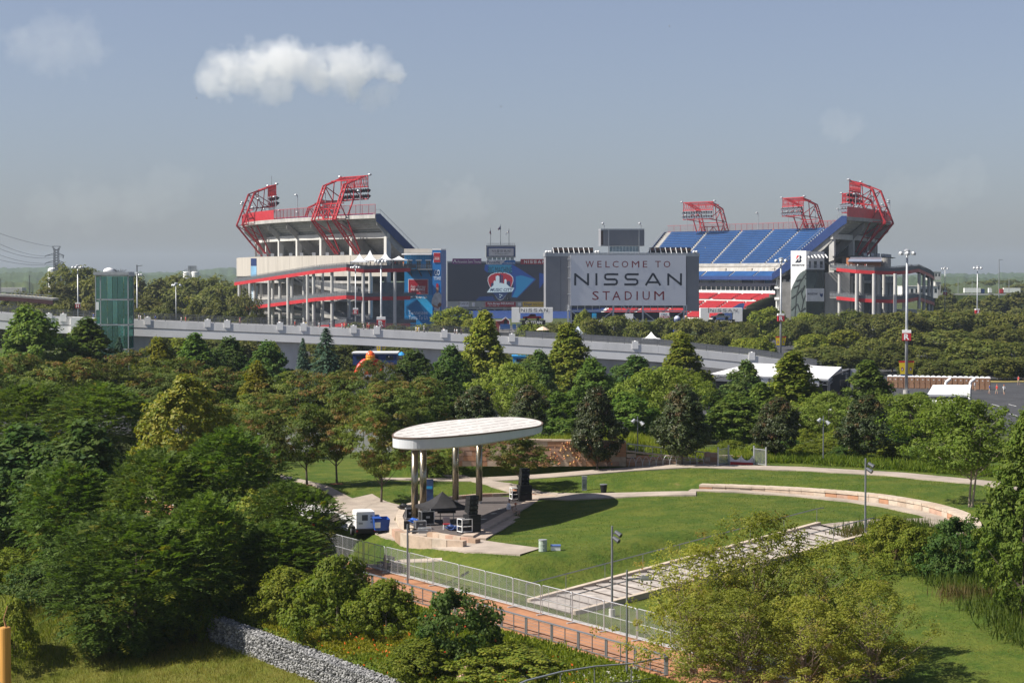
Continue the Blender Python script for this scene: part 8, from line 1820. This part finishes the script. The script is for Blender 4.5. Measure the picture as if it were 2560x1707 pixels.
# ------------------------------------------------------------------ far distance
def hills(name, Y, prof, mat, depth=500, bump=3.0, seed=0, base=-2):
    r = np.random.default_rng(seed); us = np.arange(-2600, 5200, 6.0); hv = np.interp(us, [p[0] for p in prof], [p[1] for p in prof]); rows = []
    ph = r.uniform(0, 6, 12); fr = r.uniform(.01, .25, 12)
    rough = sum(np.sin(us * f + p) for f, p in zip(fr, ph)) / 4 + r.normal(size=len(us)) * .35
    for k, (dy, f) in enumerate(((0, 0.0), (depth * .12, .35), (depth * .3, .7), (depth * .55, .93), (depth * .8, 1.0), (depth, .6), (depth * 1.2, 0.0))):
        rr = []
        for i, u in enumerate(us):
            zt = max(1.0, CAMZ + (VH - hv[i]) * (Y + depth * .8) / FPX); x = (u - CX) * (Y + dy) / FPX
            rr.append((x, Y + dy, base + (zt - base) * f + (rough[i] * bump * .3 + r.normal() * bump * .28) * (1 if 0 < f else 0)))
        rows.append(rr)
    m = MB(); m.grid(rows); tag(m.build(name, mat, smooth=True), kind='structure')
wood_m = M('far_wood', (.040, .062, .020), .95, var=.55, scale=.05, bump=.5)
hills('hills', 4200, [(-2600, 668), (0, 671), (60, 669), (120, 667), (200, 672), (300, 682), (430, 680), (500, 674), (560, 669), (640, 675), (900, 684), (1500, 688), (2200, 690), (2330, 684), (2450, 685), (2560, 681), (3200, 676), (5200, 672)], wood_m, 900, 4, 1)
hills('hills', 2600, [(-2600, 684), (0, 684), (90, 679), (170, 683), (260, 690), (380, 688), (430, 684), (520, 686), (620, 690), (1500, 694), (2250, 695), (2350, 691), (2430, 693), (2500, 696), (2560, 694), (5200, 690)], wood_m, 500, 3.5, 2)
hills('hills', 1500, [(-2600, 706), (0, 706), (80, 704), (150, 712), (260, 716), (620, 716), (1600, 716), (2300, 716), (2360, 712), (2450, 708), (2520, 712), (2560, 706), (5200, 706)], M('mid_wood', (.045, .062, .018), .95, var=.5, scale=.08, bump=.5), 300, 3, 3)
# pylon and its wires
pyl = thing('pylon', 'steel lattice power pylon behind the wood at left', 'pylon', gy(141, 1150)); Yp = 1150
m = MB(); pt_ = lambda u, v, dy=0: P(u, v, Yp) + Vector((0, dy, 0)); w = 1.35
for dx in (-1, 1):
    for dy in (-1, 1):
        m.bar(pt_(141 + dx * 6, 700, dy * w), pt_(141 + dx * 5.2, 640, dy * w), .3); m.bar(pt_(141 + dx * 5.2, 640, dy * w), pt_(141 + dx * 5, 622, dy * w), .3); m.bar(pt_(141 + dx * 5, 626, dy * w), pt_(141 + dx * 9, 616, dy * w), .25)
    for k in range(12): v0, v1 = 700 - 6.5 * k, 693.5 - 6.5 * k; m.bar(pt_(141 - dx * 5.6, v0, -w), pt_(141 + dx * 5.6, v1, -w), .18); m.bar(pt_(141 - dx * 5.6, v0, w), pt_(141 + dx * 5.6, v1, w), .18)
m.bar(pt_(131, 616), pt_(151, 616), .3); m.build('lattice', steel_dark, pyl)
for v in (638, 656):
    m = MB()
    for dx, ue in ((-1, 116), (1, 161)): m.bar(pt_(141 + dx * 5, v - 5), pt_(ue, v + 1), .28); m.bar(pt_(141 + dx * 5, v), pt_(ue, v + 1), .28)
    m.build('cross_arm', steel_dark, pyl)
    for ue in (116, 158): m = MB(); m.bar(pt_(ue, v + 1), pt_(ue - (4 if ue < 140 else 0), v + (4 if ue < 140 else 8)), .35); m.build('insulator', steel_dark, pyl)
wm = M('wire_dark', (.05, .05, .055), .6)
for i, (a, b, sag) in enumerate((((114, 641), (-60, 575), 28), ((114, 659), (-60, 610), 24), ((131, 617), (-60, 560), 14), ((160, 641), (-60, 590), 46), ((160, 659), (-60, 630), 30))):
    m = MB(); pts = []
    for k in range(13): f = k / 12; pts.append(P(a[0] + (b[0] - a[0]) * f, a[1] + (b[1] - a[1]) * f + sag * 4 * f * (1 - f) * .5, Yp - 350 * f))
    for p, q in zip(pts[:-1], pts[1:]): m.tube(p, q, .07, n=4, caps=False)
    tag(m.build('power_line', wm), 'sagging power line to the pylon, %s from the top' % ORDN[(1, 3, 0, 2, 4)[i]], 'power line', 'power lines at left')
m = MB()
for i, v in enumerate((576, 599, 623)): m.bar(P(-2, v, 780), P(4, v, 780), .5)
# tanks, plant, viaduct, buildings, trucks
tk = thing('storage_tanks', 'pair of white storage tanks with railing above the wood', 'tank', gy(478, 1350))
for u in (468, 489): c = gy(u, 1350); z1 = P(u, 681, 1350).z; m = MB(); m.lathe((c.x, c.y, 0), [(2.75, 0), (2.75, z1), (2.4, z1 + .5)], 20); m.build('tank', white_paint, tk)
m = MB()
for k in range(18): a = P(461 + 2 * k, 681, 1346); m.bar(a, a + UPZ * 2.4, .12)
m.bar(P(461, 674, 1346), P(497, 674, 1346), .15); [m.box(P(u, 672, 1350), (2, 2, 4)) for u in (474, 480, 487)]; m.build('top_works', steel, tk)
pl_ = thing('process_plant', 'white industrial silo with grey tower behind the pylon', 'industrial plant', gy(140, 1300)); c = gy(133, 1300)
m = MB(); m.lathe((c.x, c.y, 0), [(3.2, 0), (3.2, P(133, 672, 1300).z), (1.5, P(133, 669, 1300).z)], 18); m.build('silo', white_paint, pl_); m = MB(); m.box((P(148, 680, 1300).x, 1300, 14), (4.5, 4.5, P(148, 660, 1300).z * 2 - 28)); m.build('tower', M('plant_grey', (.22, .22, .25), .7), pl_); m = MB(); m.bar(P(155, 668, 1300), P(235, 690, 1300), 1.0); m.build('conveyor', steel, pl_)
vd = thing('rail_viaduct', 'rusty steel viaduct with concrete pier at the left edge', 'bridge', gy(20, 620)); Yv = 620
for a, b in (((-60, 733), (40, 738)), ((40, 738), (132, 746))): m = MB(); A, B = P(*a, Yv), P(*b, Yv); m.prism([A, B, B - UPZ * .6, A - UPZ * .6], (0, 8, 0)); m.build('deck', concrete, vd); m = MB(); m.prism([A - UPZ * .6, B - UPZ * .6, B - UPZ * 1.9, A - UPZ * 1.9], (0, .6, 0)); m.build('girder', M('girder_rust', (.09, .035, .035), .7, var=.3), vd)
for u in (26, 34, -30): q = P(u, 745, Yv + 3); m = MB(); m.obox((q.x - .5, q.y, 0), (1.1, 0, 0), (0, 2, 0), (0, 0, q.z)); m.build('pier', concrete_beige, vd)
m = MB(); [m.bar(P(u, 733 + (u + 20) * .08, Yv), P(u, 727 + (u + 20) * .08, Yv), .15) for u in range(-20, 130, 10)]; m.bar(P(-20, 727, Yv), P(130, 739, Yv), .15); m.build('guard_rail', galv, vd)
hb_ = thing('road_bridge', 'pale concrete road bridge far behind at the left edge', 'bridge', gy(20, 1100)); A, B = P(-60, 719, 1100), P(55, 719, 1100); m = MB(); m.prism([A, B, B - UPZ * 2.4, A - UPZ * 2.4], (0, 10, 0)); m.build('deck', concrete_pale, hb_); [(lambda q: MB().box((q.x, q.y + 5, q.z / 2 - .1), (2, 3, q.z - .3)).build('pier', concrete_pale, hb_))(P(u, 728, 1100)) for u in (-20, 15, 45)]
for lab, u0, u1, v0, v1, Y in (('white warehouse behind the curving right ramp', 2262, 2345, 716, 745, 950), ('grey office block beyond the right stand', 2320, 2352, 680, 700, 1500), ('white hall low behind the right stand', 2255, 2300, 776, 800, 860), ('pale warehouse right of the stadium', 2338, 2352, 705, 740, 1000)):
    simple_box('building', lab, 'building', u0, u1, v0, v1, Y, 18, white_paint if 'white' in lab else concrete_pale, concrete_pale)
hw = thing('highway', 'raised highway with grey barrier far right of the stadium', 'highway', gy(2450, 1250)); A, B = P(2330, 737, 1250), P(2700, 739, 1250); m = MB(); m.prism([A, B, Vector((B.x, B.y, 0)), Vector((A.x, A.y, 0))], (0, 14, 0)); m.build('embankment', M('verge', (.10, .14, .03), .95, var=.3, scale=.1), hw); m = MB(); m.prism([A + UPZ * .9, B + UPZ * .9, B, A], (0, .4, 0)); m.build('barrier', concrete_pale, hw)
def semi(label, u0, u1, rev, cab):
    a, b = P(u0, 736, 1256), P(u1, 736, 1256); r = thing('semi_truck', label, 'truck', Vector(((a.x + b.x) / 2, 1256, a.z)), 'trucks on the highway'); L_ = b.x - a.x; tx = a.x + (L_ * .18 if rev else 0); m = MB(); m.obox((tx, 1256, a.z + 1.1), (L_ * .8, 0, 0), (0, 2.6, 0), (0, 0, 2.9)); m.build('trailer', white_paint, r); cx = a.x if rev else a.x + L_ * .83; m = MB(); m.obox((cx, 1256, a.z + .8), (L_ * .16, 0, 0), (0, 2.5, 0), (0, 0, 2.6)); m.build('cab', cab, r)
    for f in (.08, .25, .72, .8, .92): m = MB(); x = a.x + L_ * f; m.tube((x, 1255.9, a.z + .5), (x, 1256.4, a.z + .5), .5, n=10); m.build('wheel', black, r)
semi('white semi truck with blue cab on the far highway', 2411, 2462, False, navy); semi('white semi truck with white cab on the far highway', 2500, 2552, True, red_paint)
semi('low white van beside the semi trucks', 2472, 2480, False, white_paint)
m = MB()
for i in range(60): u = random.uniform(2335, 2560); Y = random.uniform(700, 860); q = gy(u, Y)
ci = 0
for u, Y in ((2380, 690), (2392, 700), (2404, 688), (2455, 700), (2470, 690), (2515, 700), (2530, 690), (2546, 705), (2480, 640), (2365, 640), (2552, 650), (2420, 650)):
    q = gy(u, Y); q.z = .06; ct = random.choice((white_paint, steel, steel_dark, red_paint)); r = thing('parked_car', 'small parked car far right of the stadium, %s in line' % ORDN[ci], 'car', q, 'cars parked far right'); ci += 1
    m = MB(); m.prism([q + Vector(k) for k in ((-2.2, 0, .3), (-2.2, 0, .9), (-1.2, 0, 1.0), (2.2, 0, .95), (2.2, 0, .3))], (0, 1.8, 0)); m.build('body', ct, r); m = MB(); m.prism([q + Vector(k) for k in ((-1.4, .1, 1.0), (-.8, .1, 1.5), (.9, .1, 1.5), (1.6, .1, 1.0))], (0, 1.6, 0)); m.build('cabin', dark_glass, r)
    for a in (-1.4, 1.4): m = MB(); m.tube(q + Vector((a, -.02, .32)), q + Vector((a, .2, .32)), .32, n=10); m.build('wheel', black, r)

# ------------------------------------------------------------------ air and clouds
def closed_box(name, x0, x1, y0, y1, z0, z1): m = MB(); m.obox((x0, y0, z0), (x1 - x0, 0, 0), (0, y1 - y0, 0), (0, 0, z1 - z0)); return m
hz = bpy.data.materials.new('haze_air'); hz.use_nodes = True; t = hz.node_tree; t.nodes.remove(t.nodes['Principled BSDF']); pv = t.nodes.new('ShaderNodeVolumePrincipled'); pv.inputs['Color'].default_value = (.70, .82, 1.0, 1); pv.inputs['Density'].default_value = .00006; pv.inputs['Anisotropy'].default_value = .2; t.links.new(pv.outputs[0], t.nodes['Material Output'].inputs['Volume'])
tag(closed_box('haze', -7000, 7000, -300, 7000, -12, 95).build('haze', hz), 'thin bluish summer haze over the plain', 'haze', kind='stuff')

def cloud(label, lumps, dens, seed, Y=3200, nscale=1.0, amp=1.5, sharp=.35):
    """a heap of vapour lumps (u, v, radius px) at distance Y"""
    k = Y / FPX; cs = [(P(u, v, Y), r * k) for u, v, r in lumps]; lo = Vector([min(c[i] - r * 1.35 for c, r in cs) for i in range(3)]); hi = Vector([max(c[i] + r * 1.35 for c, r in cs) for i in range(3)])
    m_ = bpy.data.materials.new('cloud_vapour'); m_.use_nodes = True; t = m_.node_tree; L = t.links.new; t.nodes.remove(t.nodes['Principled BSDF']); pv = t.nodes.new('ShaderNodeVolumePrincipled'); pv.inputs['Color'].default_value = (1, 1, 1, 1); pv.inputs['Anisotropy'].default_value = .0
    tc = t.nodes.new('ShaderNodeTexCoord'); last = None; ctr = (lo + hi) / 2
    nzv = t.nodes.new('ShaderNodeTexNoise'); nzv.inputs['Scale'].default_value = .02 * nscale / (Y / 3200); nzv.inputs['Detail'].default_value = 6; nzv.inputs['Roughness'].default_value = .62; mpn = t.nodes.new('ShaderNodeMapping'); mpn.inputs['Location'].default_value = (seed * 37.1, seed * 11.3, 0); L(tc.outputs['Object'], mpn.inputs[0]); L(mpn.outputs[0], nzv.inputs['Vector'])
    def mth(op, a, b=None):
        x = t.nodes.new('ShaderNodeMath'); x.operation = op
        for i, q in enumerate((a, b)):
            if q is None: continue
            if isinstance(q, (int, float)): x.inputs[i].default_value = q
            else: L(q, x.inputs[i])
        return x.outputs[0]
    for c, r in cs:
        d = t.nodes.new('ShaderNodeVectorMath'); d.operation = 'DISTANCE'; d.inputs[1].default_value = c - ctr; L(tc.outputs['Object'], d.inputs[0]); v = mth('SUBTRACT', 1.0, mth('DIVIDE', d.outputs['Value'], r)); last = v if last is None else mth('MAXIMUM', last, v)
    f = mth('ADD', last, mth('MULTIPLY', mth('SUBTRACT', nzv.outputs[0], .56), amp)); mr = t.nodes.new('ShaderNodeMapRange'); mr.inputs[1].default_value = 0.0; mr.inputs[2].default_value = sharp; mr.inputs[3].default_value = 0; mr.inputs[4].default_value = dens; L(f, mr.inputs[0]); L(mr.outputs[0], pv.inputs['Density']); L(pv.outputs[0], t.nodes['Material Output'].inputs['Volume'])
    b = MB(); b.obox(lo - ctr, (hi.x - lo.x, 0, 0), (0, hi.y - lo.y, 0), (0, 0, hi.z - lo.z)); o = b.build('cloud', m_); o.location = ctr; tag(o, label, 'cloud', 'clouds'); return o
cloud('large white cumulus cloud above the left stand', [(530, 195, 55), (580, 180, 70), (640, 165, 75), (700, 160, 80), (740, 150, 65), (790, 180, 65), (850, 170, 65), (900, 165, 60), (945, 160, 50), (610, 205, 50), (690, 205, 60), (880, 195, 55), (980, 178, 35)], .020, 1, amp=2.1, sharp=.25, nscale=1.3)
cloud('small grey puff below the right end of the big cloud', [(925, 252, 40), (955, 244, 40), (980, 232, 32)], .006, 2, amp=2.4)
cloud('thin wispy cloud in the upper left corner of the sky', [(60, 118, 75), (110, 115, 90), (160, 110, 90), (210, 120, 75)], .0022, 3, amp=2.6)
cloud('faint small cloud left of the far scoreboard', [(1105, 512, 60), (1145, 508, 70), (1185, 510, 60)], .002, 4, amp=2.6)
cloud('faint small cloud high at the right', [(2080, 315, 50), (2112, 312, 60), (2140, 302, 45)], .0016, 5, amp=2.6)
cloud('long faint veil of cloud above the wood at left', [(120, 520, 80), (190, 512, 90), (260, 500, 90), (330, 488, 90), (400, 476, 90), (460, 468, 70)], .0008, 6, amp=2.6)
cloud('long faint veil of cloud above the right stand', [(2260, 472, 75), (2320, 464, 80), (2380, 458, 80), (2430, 450, 70)], .0008, 7, amp=2.6)

_dep = None
SC.cycles.volume_step_rate = 4.0
SC.cycles.volume_max_steps = 128
